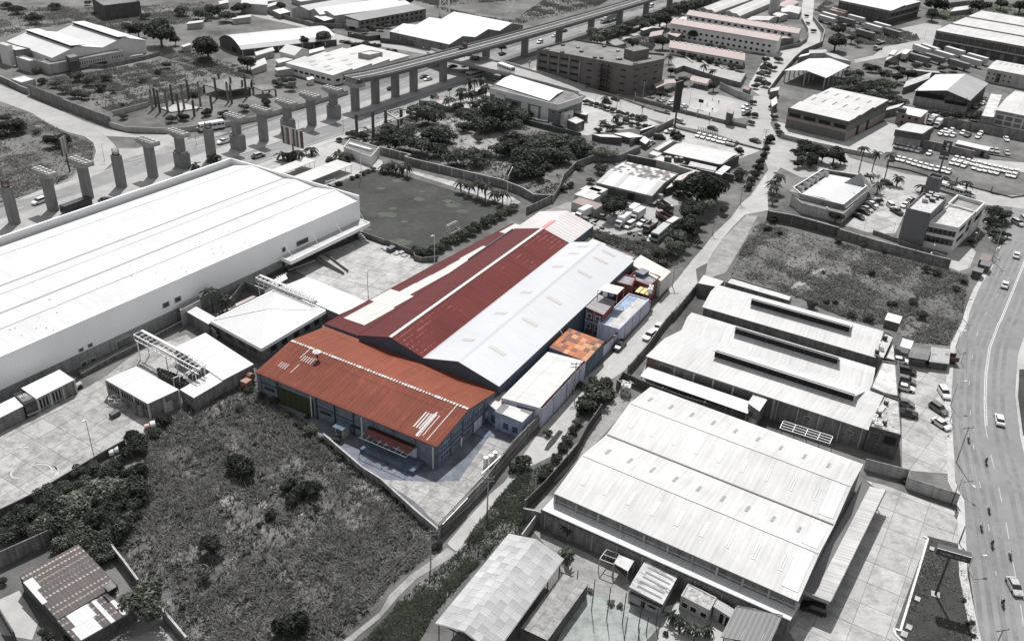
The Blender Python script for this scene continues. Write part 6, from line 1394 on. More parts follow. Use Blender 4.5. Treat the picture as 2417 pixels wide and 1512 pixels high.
# glass-corner building
zg=8.0;gb,gq=quadroof('showroom','two-storey showroom with arched white doors and a white curved roof','building',[('P',965,215),('P',2025,480),('P',2420,350),('P',2300,260),('P',1300,50),('P',1050,120)],zg,MT['roof_deck'],mat('showroom_wall',(.16,.16,.16),.85),.4)
G0,G1,G2=g('P',965,215,zg),g('P',2025,480,zg),g('P',2420,350,zg)
for a,b in ((G0,G1),(G1,G2)):fin(a,b,.5,6.2,8.7,(b-a).length+.3,.25,'fascia',MT['wallwhite'],gb)
shr=Shed('showroom_roof','white ribbed roof plates on the showroom','roof',g('P',1900,400,8.4),g('P',2130,240,8.4),g('P',1050,135,8.4));shr.roof([(0,8.4),(.5,9.0),(1,8.4)],MT['roof_white'],0,0)
for a0,a1,z1,arch in ((.48,.58,5.2,1),(.62,.735,5.6,0),(.77,.88,5.2,1)):
    wallwin(gb,G0,G1,.3,z1,'wallwhite','wallwhite',a0,a1)
    if arch:
        p0=Vector((G0.x,G0.y,0));p1=Vector((G1.x,G1.y,0));d=(p1-p0).normalized();nr=Vector((d.y,-d.x,0));c=p0.lerp(p1,(a0+a1)/2)+Zv(z1);r=(p1-p0).length*(a1-a0)/2
        mb=MB();ring_=[c+d*r*math.cos(math.pi*k/10)+Vector((0,0,r*.8*math.sin(math.pi*k/10)))for k in range(11)];mb.hexa([p-nr*.1 for p in ring_],[p+nr*.1 for p in ring_]);mb.build('arch_head',MT['wallwhite'],gb)
wallwin(gb,G0,G1,3.6,5.6,'wallpale','glass',.33,.44);wallwin(gb,G0,G1,.6,1.8,'walldark','glass',.33,.37);wallwin(gb,G0,G1,.6,1.8,'walldark','glass',.4,.44);wallwin(gb,G0,G1,4.6,5.6,'wallpale','glass',.93,.97)
for a in (.06,.3,.75):wallwin(gb,G1,G2,4.5,5.5,'wallpale','glass',a,a+.12)
gc=Block('glass_corner','glazed corner box with white frame on the showroom','building',g('P',1190,320,7.0),g('P',1310,290,7.0),g('P',1045,275,7.0));gc.flat(6.9,MT['roof_deck_white'],MT['glass'],.2,zb=2.2)
gc.slab('l',0,1,5.6,7,'fascia',MT['wallwhite'],.1);gc.slab('a',0,1,5.6,7,'fascia',MT['wallwhite'],.1)
for f_ in ('l','a'):
    for k in range(4):gc.slab(f_,k/3-.02,k/3+.02,2.2,5.6,'mullion',MT['frame_white'],.12)
    for z in (2.2,3.8,5.4):gc.slab(f_,0,1,z,z+.15,'transom',MT['frame_white'],.1)
wb=blk('white_box','small white two-storey box at the right end of the showroom','annex',('P',2140,605),('P',2280,560),('P',2010,570),4.6,MT['roof_deck_white'],MT['wallwhite'],.2);wb.win('l',.4,.6,2.6,3.3);wb.win('a',.45,.65,2.4,3.6)
wb2=blk('annex','low dark annex with a white flat roof beside the showroom','annex',('20',600,1165),('20',680,1130),('20',515,1125),3.2,MT['roof_deck_white'],MT['walldark'],.1);wb2.slab('a',.3,.7,0,2.4,'door',MT['wallgrey'],.06)
sh('guard_house','little glazed guard house on the showroom forecourt','hut',('20',690,1075),('20',712,1065),('20',580,1050),[(0,3),(1,3.2)],'roof_white_old','walldark')
# school: long blocks with faded pink tile roofs
roofm('roof_pink',(.34,.265,.25),.9,.1,.12,.7,patch=.04)
def school(label,A,B,C,z,h,fl,nw,z0=0):
    s=sh('school_block',label,'school',A,B,C,[(0,z),(.5,h),(1,z)],'roof_pink','wallwhite',.6)
    for f_ in range(fl):
        zz=z0+.9+2.9*f_
        if zz+1.2<z:s.wins('l',nw,.02,.98,zz,zz+1.3,.5,MT['frame'],MT['void'],.1)
    n=max(4,nw)
    for k in range(n):MB().box(s.pt(s.W*.5,s.L*(k+.5)/n,h-.05),1.2,.5,.35,s.ax).build('ridge_vent',MT['wallwhite'],s.root)
    return s
school('farther long school block with pink tiled roof and two rows of windows',('20',1640,135),('20',1690,102),('30',290,310),6,7.4,2,16)
s_b=school('nearer long three-storey school block with pink tiled roof and a courtyard behind',('20',1490,215),('20',1550,175),('30',100,380),7.8,9.2,3,18)
school('front single-storey school block with wide pink roof above hedged beds',('20',1480,440),('20',1490,388),('20',2170,560),3.6,5.4,1,12)
sh('school_canopy','pale flat courtyard roof between the two long school blocks','canopy',('20',1560,180),('20',1600,160),('30',120,320),[(0,3),(1,3.2)],'roof_white_old','wallpale')
for i,(A,B,C,r)in enumerate(((('20',1285,345),('20',1310,300),('20',1400,325),'roof_pink'),(('20',1545,345),('20',1655,295),('20',1460,315),'roof_pink'),(('20',1230,285),('20',1390,262),('20',1205,275),'roof_white_old'),(('20',1355,822),('20',1540,775),('20',1330,790),'roof_pink'),(('20',1820,782),('20',1862,745),('20',1665,748),'roof_pink'),(('30',60,385),('30',250,360),('30',110,345),'roof_pink'),(('20',2215,840),('20',2240,830),('20',2165,825),'roof_pink'))):
    s=sh('small_house',['small pink-roofed hut left of the school yard','low pink-roofed shed in the school yard','flat white roof at the school yard wall','pink shade roof at the foot of the brick block','pink-roofed pavilion beside the ball court','small pink-roofed house at the right end of the school','tiny pink roof at the school gate'][i],'house',A,B,C,[(0,3.0),(.5,3.9),(1,3.0)],r,'wallgrey',.3,i not in (3,4))
    if i in (3,4):
        for x in (.05,.95):
            for y in (.05,.5,.95):MB().tube(s.pt(s.W*x,s.L*y,0),s.pt(s.W*x,s.L*y,3),.1).build('post',MT['steel'],s.root)
for k in range(4):
    a=g('20',1600+140*k,520+30*k);b=g('20',1690+140*k,590+28*k);MB().beam(a+Zv(.6),b+Zv(.3),1.0,.4).build('garden_step',MT['wallpale'])['kind']='structure'
tw_=blk('watch_tower','small brick watch hut with pink roof at the court corner','hut',('20',2060,1060),('20',2080,1040),('20',2010,1045),5.5,MT['roof_pink'],MT['walldark'],0);tw_.roof([(0,5.5),(.5,6.2),(1,5.5)],MT['roof_pink'],.4,.4)
wall_run('boundary_wall','pale curved wall around the school terrace',gl('20',[(1520,690),(1600,660),(1900,760),(2130,820),(2190,720)]),2.4,MT['wallgrey'],panel=7,post=None)
wall_run('boundary_wall','white panel wall right of the ball court',gl('20',[(1940,830),(2080,900),(2230,960)]),3.0,MT['wallpale'],panel=4,post=None)
wall_run('boundary_wall','grey wall with fence posts between avenue and ball court',gl('20',[(1150,940),(1290,975),(1520,1040),(1950,1150),(2190,1200)]),1.6,MT['wallgrey'],panel=6,post=MT['steel'],ph=1.6)
wall_run('boundary_wall','dark wall behind the highway hedge by the school',gl('20',[(820,395),(1160,300),(1500,150),(1800,60),(1950,0)]),2.0,MT['walldark'],panel=8,post=None)
wall_run('kerb_barrier','low painted barrier along the avenue by the brick block',gl('20',[(700,828),(1000,915),(1310,1028)]),.6,mat('barrier',(.36,.31,.26)),panel=5,post=None,cat='barrier')
wall_run('boundary_wall','grey wall beside the tall billboard',gl('20',[(1100,1370),(1300,1270),(1510,1160)]),2.4,MT['wallgrey'],panel=6,post=None)
for i,(A,B,C)in enumerate(((('20',1900,115),('20',1760,80),('20',2330,-40)),(('20',2130,150),('20',2000,110),('20',2440,20)),(('20',2200,185),('20',2300,150),('20',2400,190)),(('30',190,80),('30',80,60),('30',300,20)),(('30',300,130),('30',130,115),('30',320,70)),(('30',120,160),('30',200,140),('30',60,135)))):
    sh('row_house',['left row of low houses with a wavy pale roof at the top edge','right row of low houses with a wavy pale roof at the top edge','white canopy below the wavy roofed rows','narrow house row with pink roof by the water tank','white low shed beside the far lane','small dark-fronted shed left of the far lane'][i],'house',A,B,C,[(0,3),(.25,4),(.5,3.4),(.75,4.2),(1,3)]if i<2 else [(0,3),(.5,3.8),(1,3)],'roof_white_old' if i != 3 else 'roof_pink','wallpale')
wt=thing('water_tower','thick pale water tower at the top edge right of the school','tower',g('30',60,130));MB().tube(g('30',60,130),g('30',60,130)+Zv(20),3.2,3.0,14).build('drum',MT['wallpale'],wt);MB().tube(g('30',60,130)+Zv(20),g('30',60,130)+Zv(21),3.4,.8,14).build('cap',MT['wallgrey'],wt)
# service station, patched shed and yard by the lane
ga=Shed('service_building','low service building with pale ribbed roof and brighter white sheets','shop',g('R',1310,640,3.0),g('R',1590,500,3.0),g('R',480,460,3.0));pga=[(0,3.0),(.5,4.0),(1,3.0)]
ga.O=ga.O;ga.roof([(0,3.2),(.62,4.2),(1,3.4)],MT['roof_white_old'],.1,.1);ga.walls([(0,3.2),(.62,4.2),(1,3.4)],MT['walldark'])
for y0,y1,x0,x1 in ((.02,.3,.35,.62),(.02,.22,.62,.95),(.1,.32,.05,.3)):ga.onroof(x0,x1,y0,y1,[(0,3.2),(.62,4.2),(1,3.4)],'roof_sheet',MT['roof_white'],.05)
ga.onroof(0,1,-.02,.015,[(0,3.2),(.62,4.2),(1,3.4)],'edge_sheet',MT['roof_grey'],.08)
blk('annex','low white annex with roof tanks along the service building','annex',('R',690,660),('R',800,600),('R',320,560),2.6,MT['roof_deck_white'],MT['wallpale'],.2)
blk('annex','white flat roof at the left end of the service building','annex',('R',400,440),('R',640,290),('R',325,410),2.8,MT['roof_deck_white'],MT['wallpale'],.2)
blk('annex','small white flat block below the left end of the service building','annex',('R',400,520),('R',460,470),('R',262,480),2.8,MT['roof_deck_white'],MT['wallpale'],.1)
sh('canopy','bright white canopy at the near corner of the service building','canopy',('R',1330,785),('R',1465,680),('R',1230,755),[(0,2.6),(1,2.8)],'roof_white','walldark',0)
sh('annex','grey sheet lean-to under the front eave of the service building','annex',('R',1220,750),('R',1260,690),('R',830,660),[(0,2.4),(1,2.8)],'roof_grey','walldark',0)
for i,u in enumerate((520,562,660,730)):tank(u,580+i*5,'R',2.7,f'grey roof tank on the white annex of the service building, {ORD[i]} from the left',.9,1.6,'tank_dark')
wall_run('boundary_wall','long dark wall between service building and patched shed',[g('R',-60,590),g('R',500,700),g('R',1020,790),g('R',1500,890)],2.6,MT['walldark'],panel=6,post=None,top=MT['wallpale'])
wall_run('street_beam','long grey beam wall with brick post along the avenue front of the service yard',[g('R',650,110),g('R',960,190),g('R',1280,250),g('R',1610,350),g('R',1920,430)],.7,MT['wallgrey'],panel=7,post=MT['walldark'])
sf=thing('fence_panel','barred fence panel behind the row of parked white cars','fence',g('R',1120,220))
for k in range(12):p=g('R',975+26*k,185+6*k);MB().beam(p,p+Zv(3),.25,.1).build('bar',MT['wallgrey'],sf)
MB().beam(g('R',965,185,3),g('R',1290,260,3),.2).build('rail',MT['wallgrey'],sf)
pz=Shed('patched_shed','wide old shed with a patchwork roof of white, brown and grey sheets','shed',g('21',1310,335,3.2),g('21',1555,130,3.2),g('21',790,210,3.2));ppz=[(0,3.2),(.42,4.4),(1,3.4)]
pz.roof(ppz,[MT['roof_white_old'],MT['roof_dark']],.1,.1);pz.walls(ppz,MT['wallgrey'])
random.seed(8);roofm('sheet_brownlight',(.3,.22,.2),.5,.2,.3,.7,rnd=.3)
for j in range(18):
    for i in range(7):
        r=random.random();x0=.43+.081*i
        m='sheet_whiteold' if r<(.25 if j<12 else .5)else 'sheet_brownlight' if r<.42 else 'sheet_rustline' if r<.6 else None
        if m:pz.onroof(x0,x0+.08,j/18,(j+.98)/18,ppz,'roof_sheet',MT[m],.05,.03)
for j in range(10):pz.onroof(0,.42,j/10,(j+.985)/10,ppz,'roof_sheet',MT['sheet_whiteold']if j % 3 else MT['sheet_pale'],.05,.03)
pz.slab('l',.1,.9,.2,2.4,'dark_opening',MT['walldark'],.05);pz.slab('l',.3,.42,0,2.4,'door',MT['void'],.08)
sh('lean_to','ragged sheet lean-to at the right end of the patched shed','lean-to',('21',1440,265),('21',1560,150),('21',1620,200),[(0,2.6),(1,2.8)],'roof_rustwhite','walldark',0)
blk('white_annex','white sunlit flat wall top beside the long dark wall','annex',('R',1000,745),('R',1020,735),('R',690,660),2.6,MT['roof_deck_white'],MT['wallpale'],0)
for i,(A,B,C,r)in enumerate(((('20',830,1280),('20',1030,1300),('20',750,1255),'roof_white_old'),(('20',1200,1225),('20',1330,1195),('20',1210,1210),'roof_white'),(('20',1250,1350),('20',1290,1320),('20',1195,1315),'roof_white'),(('20',1100,1290),('20',1240,1290),('20',950,1250),'roof_rustwhite'))):
    sh('small_shed',['row of white sheet roofs at the thicket edge','white box-roofed shed beside the grey wall','tilted white canopy by the grey wall','rusty striped shed roof left of the grey wall'][i],'shed',A,B,C,[(0,2.4),(1,2.9)],r,'walldark',0)
for i,(u,v,w_,l_)in enumerate(((700,375,7,5),(735,325,6,4),(700,455,9,5),(800,320,5,4))):box_thing('container_hut',['white container hut in the scrap yard, upper of three','white-roofed hut behind the scrap yard containers','long pinkish container hut beside the dark tree','small pale hut by the patched shed corner'][i],'hut',g('21',u,v+20),w_,l_,2.6,PNR,MT['wallpale'],MT['roof_deck_white']if i != 2 else MT['sheet_brownlight'])
# ------------------------------------------------------------ top right
rb=Shed('warehouse','dark-fronted factory with three stepped bands of pale curved roof and roof lights','warehouse',g('30',768,1140,8.2),g('30',1140,945,8.2),g('30',205,1010,8.2));prb=[(0,8.2),(.26,8.9),(.27,8.0),(.6,9.2),(.61,8.2),(1,8.9)]
prb=[(0,7.8),(.25,8.8),(.3,8.3),(.58,9.0),(.63,8.4),(1,8.6)]
rb.roof(prb,[MT['roof_white_old'],MT['roof_grey'],MT['roof_white_old'],MT['roof_grey'],MT['roof_white_old']],0,0);rb.walls(prb,mat('front_dark',(.13,.128,.125),.9,streak=.1))
rb.slab('l',0,1,6.6,8.3,'fascia',MT['walldark'],.3);rb.slab('a',0,1,6.8,8.3,'fascia',MT['walldark'],.2);rb.slab('l',0,1,3.6,4.8,'brick_band',mat('band',(.24,.2,.185),.9),.12)
for k in range(4):rb.win('l',.02+.25*k,.22+.25*k,4.9,6.5,MT['walldark'],MT['void'])
for y in (.16,.36,.54,.72,.9):rb.onroof(.4,.5,y,y+.02,prb,'roof_light',MT['roof_dark'],.08);rb.onroof(.74,.84,y+.02,y+.04,prb,'roof_light',MT['roof_dark'],.08)
for a in (.25,.5):rb.slab('a',a,a+.07,0,4,'door',MT['void'],.08)
rb.slab('a',0,1,.1,3.6,'brick_band',MT['band'],.06)
op=Shed('open_hall','open-sided hall with a plain white gable roof on columns','hall',g('30',555,728,5.4),g('30',745,620,5.4),g('30',170,660,5.4));op_p=[(0,5.4),(.5,7.0),(1,5.4)]
op=Shed('open_hall','roofed yard extension','hall',g('30',170,660,5.4),g('30',555,728,5.4),g('30',400,550,5.4),root=op.root);op.roof([(0,5.4),(.5,7.2),(1,5.4)],MT['roof_white'],.3,.3)
for x in (.02,.5,.98):
    for k in range(6):MB().box(op.pt(op.W*x,.4+k*(op.L-.8)/5,0),.5,.5,5.3 if x != .5 else 6.9,op.ax).build('column',MT['wallpale'],op.root)
gg=Shed('barn','grey gable barn with dark open upper front and pale lower wall','barn',g('30',1400,848,6.4),g('30',1900,935,6.4),g('30',1590,700,6.4));gp_=[(0,6.4),(.55,8.8),(1,6.4)]
gg.roof(gp_,[MT['roof_grey_pale'],MT['roof_grey']],.5,.5);gg.walls(gp_,MT['walldark']);gg.slab('a',0,1,.1,4.0,'pale_wall',MT['render_concrete'],.12)
for k in range(5):gg.slab('a',.02+.23*k,.035+.23*k,4.0,7.0,'column',MT['void'],.1)
gg.slab('a',0,.55,4.0,6.2,'dark_opening',MT['void'],.06);gg.slab('a',.57,.98,3.2,4.6,'dark_opening',MT['void'],.14);gg.wins('r',6,.1,.95,.8,4.5,.5,MT['wallgrey'],MT['walldark'])
th_=Shed('warehouse','big stepped white-roofed warehouse with dark glazed front, right edge','warehouse',g('30',1590,285,9),g('30',2000,150,9),g('30',2600,470,9));th_p=[(0,9),(.3,10),(.31,10),(.65,11),(.66,11),(1,12)]
th_.roof(th_p,MT['roof_white_old'],.2,.2);th_.walls(th_p,MT['walldark']);th_.slab('l',0,1,7.8,9.0,'fascia',MT['wallgrey'],.3);th_.slab('l',0,1,4.2,4.6,'canopy',MT['wallpale'],1.5)
for k in range(16):th_.slab('l',.01+.062*k,.016+.062*k,4.6,7.8,'mullion',MT['wallgrey'],.25);(k % 2==0)and th_.slab('l',.02+.062*k,.06+.062*k,.3,3.4,'loading_door',MT['wallgrey'],.15)
for t in (.3,.65):MB().beam(th_.pt(th_.W*t,0,9+3*t+.4),th_.pt(th_.W*t,th_.L,9+3*t+.4),.3,.5).build('roof_step',MT['wallgrey'],th_.root)
tp=Shed('warehouse','white twin-pitch warehouse with a dark glazed front at the top edge','warehouse',g('30',1160,105,8),g('30',1440,30,8),g('30',680,5,8));tp_p=[(0,8),(.45,9.4),(.46,9.0),(1,9.0)]
tp.roof(tp_p,MT['roof_white'],.1,.1);tp.walls(tp_p,MT['walldark']);tp.slab('l',0,1,6.9,8.2,'fascia',MT['wallgrey'],.3);tp.slab('a',0,1,6.4,8.2,'fascia',MT['wallgrey'],.2);tp.slab('a',-.05,1.05,3.6,4.0,'canopy',MT['wallgrey'],1.5)
for k in range(12):tp.slab('l',.02+.082*k,.03+.082*k,.2,6.9,'mullion',MT['wallgrey'],.25)
tp.wins('a',6,.05,.95,4.5,6.2,.8,MT['wallgrey'],MT['void'])
bw=sh('building','pale two-storey industrial building with small roof lights at the right edge','building',('30',2075,640),('30',2160,565),('30',2600,740),[(0,6.4),(.5,7.0),(1,6.4)],'roof_white_old','wallpale');bw.wins('l',5,.02,.5,3.6,4.8,.4,MT['frame'],MT['void']);bw.wins('l',5,.02,.5,1.4,2.6,.4,MT['frame'],MT['void']);bw.slab('l',.18,.26,.5,4.8,'dark_door',MT['walldark'],.08)
for k in range(8):bw.onroof(.55,.85,.1+.1*k,.13+.1*k,[(0,6.4),(.5,7.0),(1,6.4)],'roof_light',MT['roof_grey'],.08)
lw_=blk('corridor','long low white roofed wing leading to the signed shop','wing',('30',2130,1100),('30',2210,890),('30',2010,1085),5,MT['roof_deck_white'],MT['wallgrey'],0)
bs_=Shed('tyre_shop','white shop at the right edge with dark letters on its front band','shop',g('30',2150,1030,6.4),g('30',2330,850,6.4),g('30',2600,1120,6.4));bs_p=[(0,6.4),(.5,7.6),(1,6.4)]
bs_.roof(bs_p,MT['roof_white_old'],.1,.1);bs_.walls(bs_p,MT['wallwhite']);bs_.slab('l',0,1,5.2,6.2,'sign_band',MT['wallpale'],.2)
o_,d_,l_,n_=bs_.face('l');Mx=Matrix.Translation(o_+d_*(l_*.16)+n_*.23+Zv(5.7))@ Matrix((d_ if d_.x>0 else-d_,Zv(1),n_)).transposed().to_4x4();text_on('BRIDGESTONE',None,0,0,1.1,MT['void'],bs_.root,mtx=Mx)
Mx=Matrix.Translation(o_+d_*(l_*.55)+n_*.23+Zv(5.7))@ Matrix((d_ if d_.x>0 else-d_,Zv(1),n_)).transposed().to_4x4();text_on('Firestone',None,0,0,1.0,MT['void'],bs_.root,mtx=Mx)
for k in range(5):bs_.slab('l',.05+.19*k,.2+.19*k,.8,2.4,'shop_window',MT['wallgrey'],.06);bs_.slab('l',.05+.19*k,.2+.19*k,2.9,4.6,'shop_window',MT['wallgrey'],.06)
bo_=sh('house','small two-storey brick house with a white corrugated roof','house',('30',1440,1095),('30',1500,1045),('30',1225,1050),[(0,5),(1,5.3)],'roof_white','band');bo_.wins('l',3,.1,.95,3,4.2,.35,MT['walldark'],MT['void']);bo_.wins('l',3,.1,.95,.6,1.8,.35,MT['walldark'],MT['void'])
box_thing('roof_tank','dark tank block on the white corrugated roof of the brick house','tank',g('30',1265,1050,5.2),3,2.4,1.6,bo_.ay,MT['walldark'],None,None,5.2)
dl=sh('showroom','dark car showroom with a two-tone pale flat roof','showroom',('30',1460,1255),('30',1560,1190),('30',1215,1215),[(0,6.6),(.5,6.9),(1,6.7)],'roof_white_old','walldark',0);dl.slab('l',-.03,1.03,4.2,6.7,'fascia',MT['walldark'],.6);dl.slab('a',-.03,1.03,4.2,6.7,'fascia',MT['walldark'],.3);dl.slab('l',0,1,.1,4.2,'pale_wall',MT['render_concrete'],.1)
lg_=sh('long_shed','long low white roofed hut with three dark doors in the car lot','hut',('Q',1800,420),('Q',1840,370),('Q',1245,295),[(0,3),(1,3.2)],'roof_white','wallgrey',.1)
for a in (.12,.48,.85):lg_.slab('l',1-a-.06,1-a+.04,0,2.2,'door',MT['void'],.08)
wall_run('boundary_wall','grey wall with a pink coping across the car lot',[g('Q',420,330),g('Q',860,400),g('Q',1540,560)],3.0,MT['wallgrey'],panel=6,post=None,top=mat('pinkcoping',(.4,.31,.285)))
wall_run('boundary_wall','long terraced grey wall behind the car lot',gl('30',[(1490,1150),(1700,1190),(2000,1240),(2440,1330)]),3.4,MT['wallgrey'],panel=8,post=None,top=MT['walldark'])
wall_run('mesh_fence','dark mesh fence along the avenue side of the car lot',[g('Q',60,690),g('Q',430,760),g('Q',760,860),g('Q',1000,910),g('Q',1500,1050),g('Q',2200,1230),g('Q',2420,1200)],.5,MT['walldark'],panel=6,post=MT['steel_dark'],ph=1.8,cat='fence')
wall_run('boundary_wall','pale wall winding along the far lane',gl('30',[(430,190),(535,320),(510,430),(330,510),(250,580),(130,720),(10,880)]),2.4,MT['wallgrey'],panel=6,post=None,top=MT['wallpale'])
wall_run('boundary_wall','grey retaining wall on the left of the far lane bend',gl('30',[(325,200),(385,310),(370,390),(300,440),(140,470),(0,500)]),2.0,MT['wallgrey'],panel=6,post=None)
wall_run('boundary_wall','wall with pale posts closing the dark-fronted factory yard',gl('30',[(140,1290),(330,1340),(700,1420),(1000,1480)]),1.6,MT['wallpale'],panel=6,post=MT['wallpale'])
for i,(A,B,C,r)in enumerate(((('30',640,545),('30',790,580),('30',500,480),'roof_grey'),(('30',400,500),('30',560,500),('30',400,470),'roof_grey'),(('30',300,535),('30',390,520),('30',320,515),'roof_white'),(('30',1110,570),('30',1300,480),('30',1130,540),'roof_rustwhite'),(('30',1280,820),('30',1520,740),('30',1310,760),'roof_mossy'),(('30',1380,660),('30',1620,690),('30',1370,645),'roof_grey'),(('30',1090,1040),('30',1230,1010),('30',1150,1000),'roof_white_old'),(('30',1720,110),('30',1900,90),('30',1760,70),'roof_white_old'),(('30',1680,30),('30',1900,10),('30',1700,0),'roof_dark'),(('30',50,1000),('30',100,970),('30',40,940),'roof_white_old'),(('30',30,860),('30',110,850),('30',40,830),'roof_white_old'))):
    sh('small_house',['roofless pale block house behind the open hall','low grey-roofed block at the far lane wall','small white hut left of the pale block house','rusty white-roofed hut at the truck yard gate','cluttered low tin roofs beside the grey barn','long grey-roofed wall shed behind the grey barn','pale lean-to right of the dark-fronted factory','flat white shed in the far grass','dark house among trees at the top right','white hut beside the lane and the dark-fronted factory','small white hut by the open hall'][i],'hut',A,B,C,[(0,3),(1,3.3)],r,'wallpale' if i<2 else 'wallgrey',.1)
# ------------------------------------------------------------ vehicles
random.seed(61)
for n_,c in (('white',.66),('silver',.36),('grey',.12),('black',.02),('red',(.26,.19,.17))):flat('paint_'+n_,c,.25,0,.6)
flat('lamp',.6,.2)
def sect(mb,xs,zs0,zs1,w0,w1,m=0):
    """hull from stations along x: (x, half width, bottom, top)"""
    n=len(xs);i0=len(mb.v)
    for x,a,b,h0,h1 in zip(xs,w0,w1,zs0,zs1):mb.v+=[(x,-a,h0),(x,-b,h1),(x,b,h1),(x,a,h0)]
    for k in range(n-1):
        for j in range(4):mb.f.append((i0+4*k+j,i0+4*k+(j+1)% 4,i0+4*k+4+(j+1)% 4,i0+4*k+4+j));mb.mi.append(m)
    mb.f.append((i0,i0+3,i0+2,i0+1));e=i0+4*(n-1);mb.f.append((e,e+1,e+2,e+3));mb.mi+=[m,m];return mb
WH={}
def wheels(t,xs,y,r):
    for x in xs:
        for s_ in (-1,1):
            if r not in WH:WH[r]=MB().tube((0,-.11,0),(0,.11,0),r,None,10).build('wheel',MT['rubber'],t,off=(0,0,0));o=WH[r]
            else:o=WH[r].copy();COLL.objects.link(o);o.parent=t
            o.location=(x,y*s_,r)
def make(kind,paint):
    t=bpy.data.objects.new('parked_car',None);COLL.objects.link(t);P_=MT['paint_'+paint];B=lambda mb,nm,m:mb.build(nm,m,t,off=(0,0,0))
    if kind in ('sedan','suv','pickup','van'):
        L={'sedan':4.5,'suv':4.6,'pickup':5.2,'van':4.9}[kind];w_=.9 if kind=='sedan' else .95;top={'sedan':1.45,'suv':1.75,'pickup':1.78,'van':2.0}[kind];belt=.92 if kind=='sedan' else 1.05;a=L/2
        if kind=='pickup':hx,hz=[-a,-a+.15,-.35,-.3,1.3,2.2,a],[1.0,1.05,1.05,1.1,1.12,.98,.7]
        else:hx,hz=[-a,-a+.2,-a+.9,a-1.3,a-.3,a],[belt-.2,belt,belt+.03,belt+.02,belt-.18,belt-.4]
        B(sect(MB(),hx,[.42]+[.3]*(len(hx)-2)+[.42],hz,[w_*.9]+[w_]*(len(hx)-2)+[w_*.85],[w_*.86]+[w_*.95]*(len(hx)-2)+[w_*.75]),'body',P_)
        c0,c1,c2,c3={'sedan':(-1.75,-1.0,.35,1.15),'suv':(-2.2,-1.85,.4,1.15),'pickup':(-.45,-.25,.7,1.35),'van':(-2.4,-2.2,.9,1.6)}[kind]
        B(MB().hexa([(c0,-w_*.9,belt-.02),(c3,-w_*.9,belt-.02),(c3,w_*.9,belt-.02),(c0,w_*.9,belt-.02)],[(c1,-w_*.72,top-.06),(c2,-w_*.72,top-.06),(c2,w_*.72,top-.06),(c1,w_*.72,top-.06)]),'windows',MT['glass'])
        B(MB().hexa([(c1-.1,-w_*.76,top-.08),(c2+.08,-w_*.76,top-.08),(c2+.08,w_*.76,top-.08),(c1-.1,w_*.76,top-.08)],[(c1+.05,-w_*.66,top),(c2-.08,-w_*.66,top),(c2-.08,w_*.66,top),(c1+.05,w_*.66,top)]),'roof',P_)
        if kind=='pickup':B(MB().box((-1.5,0,1.02),1.9,1.5,.05),'load_bed',MT['void'])
        for s_ in (-1,1):B(MB().box((a-.12,s_*w_*.62,.6),.2,.3,.14),'headlight',MT['lamp'])
        wheels(t,(-a+.85,a-.9),w_*.88,.34)
    elif kind=='bus':
        B(MB().box((0,0,.4),9.5,2.5,2.4),'body',P_);B(MB().box((0,0,1.5),9.0,2.54,.8),'windows',MT['glass']);B(MB().box((4.6,0,1.3),.35,2.2,1.2),'windscreen',MT['glass']);B(MB().box((0,0,2.8),9.3,2.3,.15),'roof',P_)
        for k in range(5):B(MB().box((-3.4+1.7*k,0,1.45),.18,2.58,.9),'pillar',P_)
        wheels(t,(-2.8,3),1.1,.48)
    elif kind in ('box_truck','dump_truck','flatbed'):
        B(MB().hexa([(2.0,-1,.6),(3.6,-1,.6),(3.6,1,.6),(2.0,1,.6)],[(2.0,-.95,2.3),(3.2,-.95,2.3),(3.2,.95,2.3),(2.0,.95,2.3)]),'cab',P_);B(MB().box((3.35,0,1.5),.35,1.7,.6),'windscreen',MT['glass']);B(MB().box((0,0,.55),6.4,1.2,.25),'chassis',MT['steel_dark'])
        if kind=='box_truck':B(MB().box((-.9,0,.85),5.2,2.3,2.3),'cargo_box',P_);B(MB().box((-.9,0,3.16),5.0,2.1,.06),'roof',MT['wallwhite'])
        elif kind=='dump_truck':
            B(MB().box((-.9,0,.9),5,2.3,.15),'bed',MT['rust'])
            for s_ in (-1,1):B(MB().box((-.9,s_*1.12,1.05),5,.1,1.0),'side_board',MT['rust'])
            B(MB().box((1.55,0,1.05),.1,2.2,1.2),'headboard',MT['rust'])
        else:B(MB().box((-.9,0,.9),5.4,2.4,.2),'bed',MT['wallgrey'])
        wheels(t,(-2.2,2.7),1.0,.48)
    elif kind=='trailer':
        B(MB().box((0,0,1.2),11.5,2.5,2.6),'container',P_);B(MB().box((0,0,3.82),11.3,2.3,.06),'roof',MT['wallwhite']if paint=='silver' else P_)
        for k in range(9):B(MB().box((-5.2+1.3*k,0,1.3),.15,2.56,2.4),'rib',P_)
        B(MB().box((0,0,.9),11,1.2,.25),'chassis',MT['steel_dark']);wheels(t,(-4.4,-3.3),1.1,.5);B(MB().box((3.6,0,0),.3,1.6,.95),'landing_leg',MT['steel_dark'])
    return t
PROTO={}
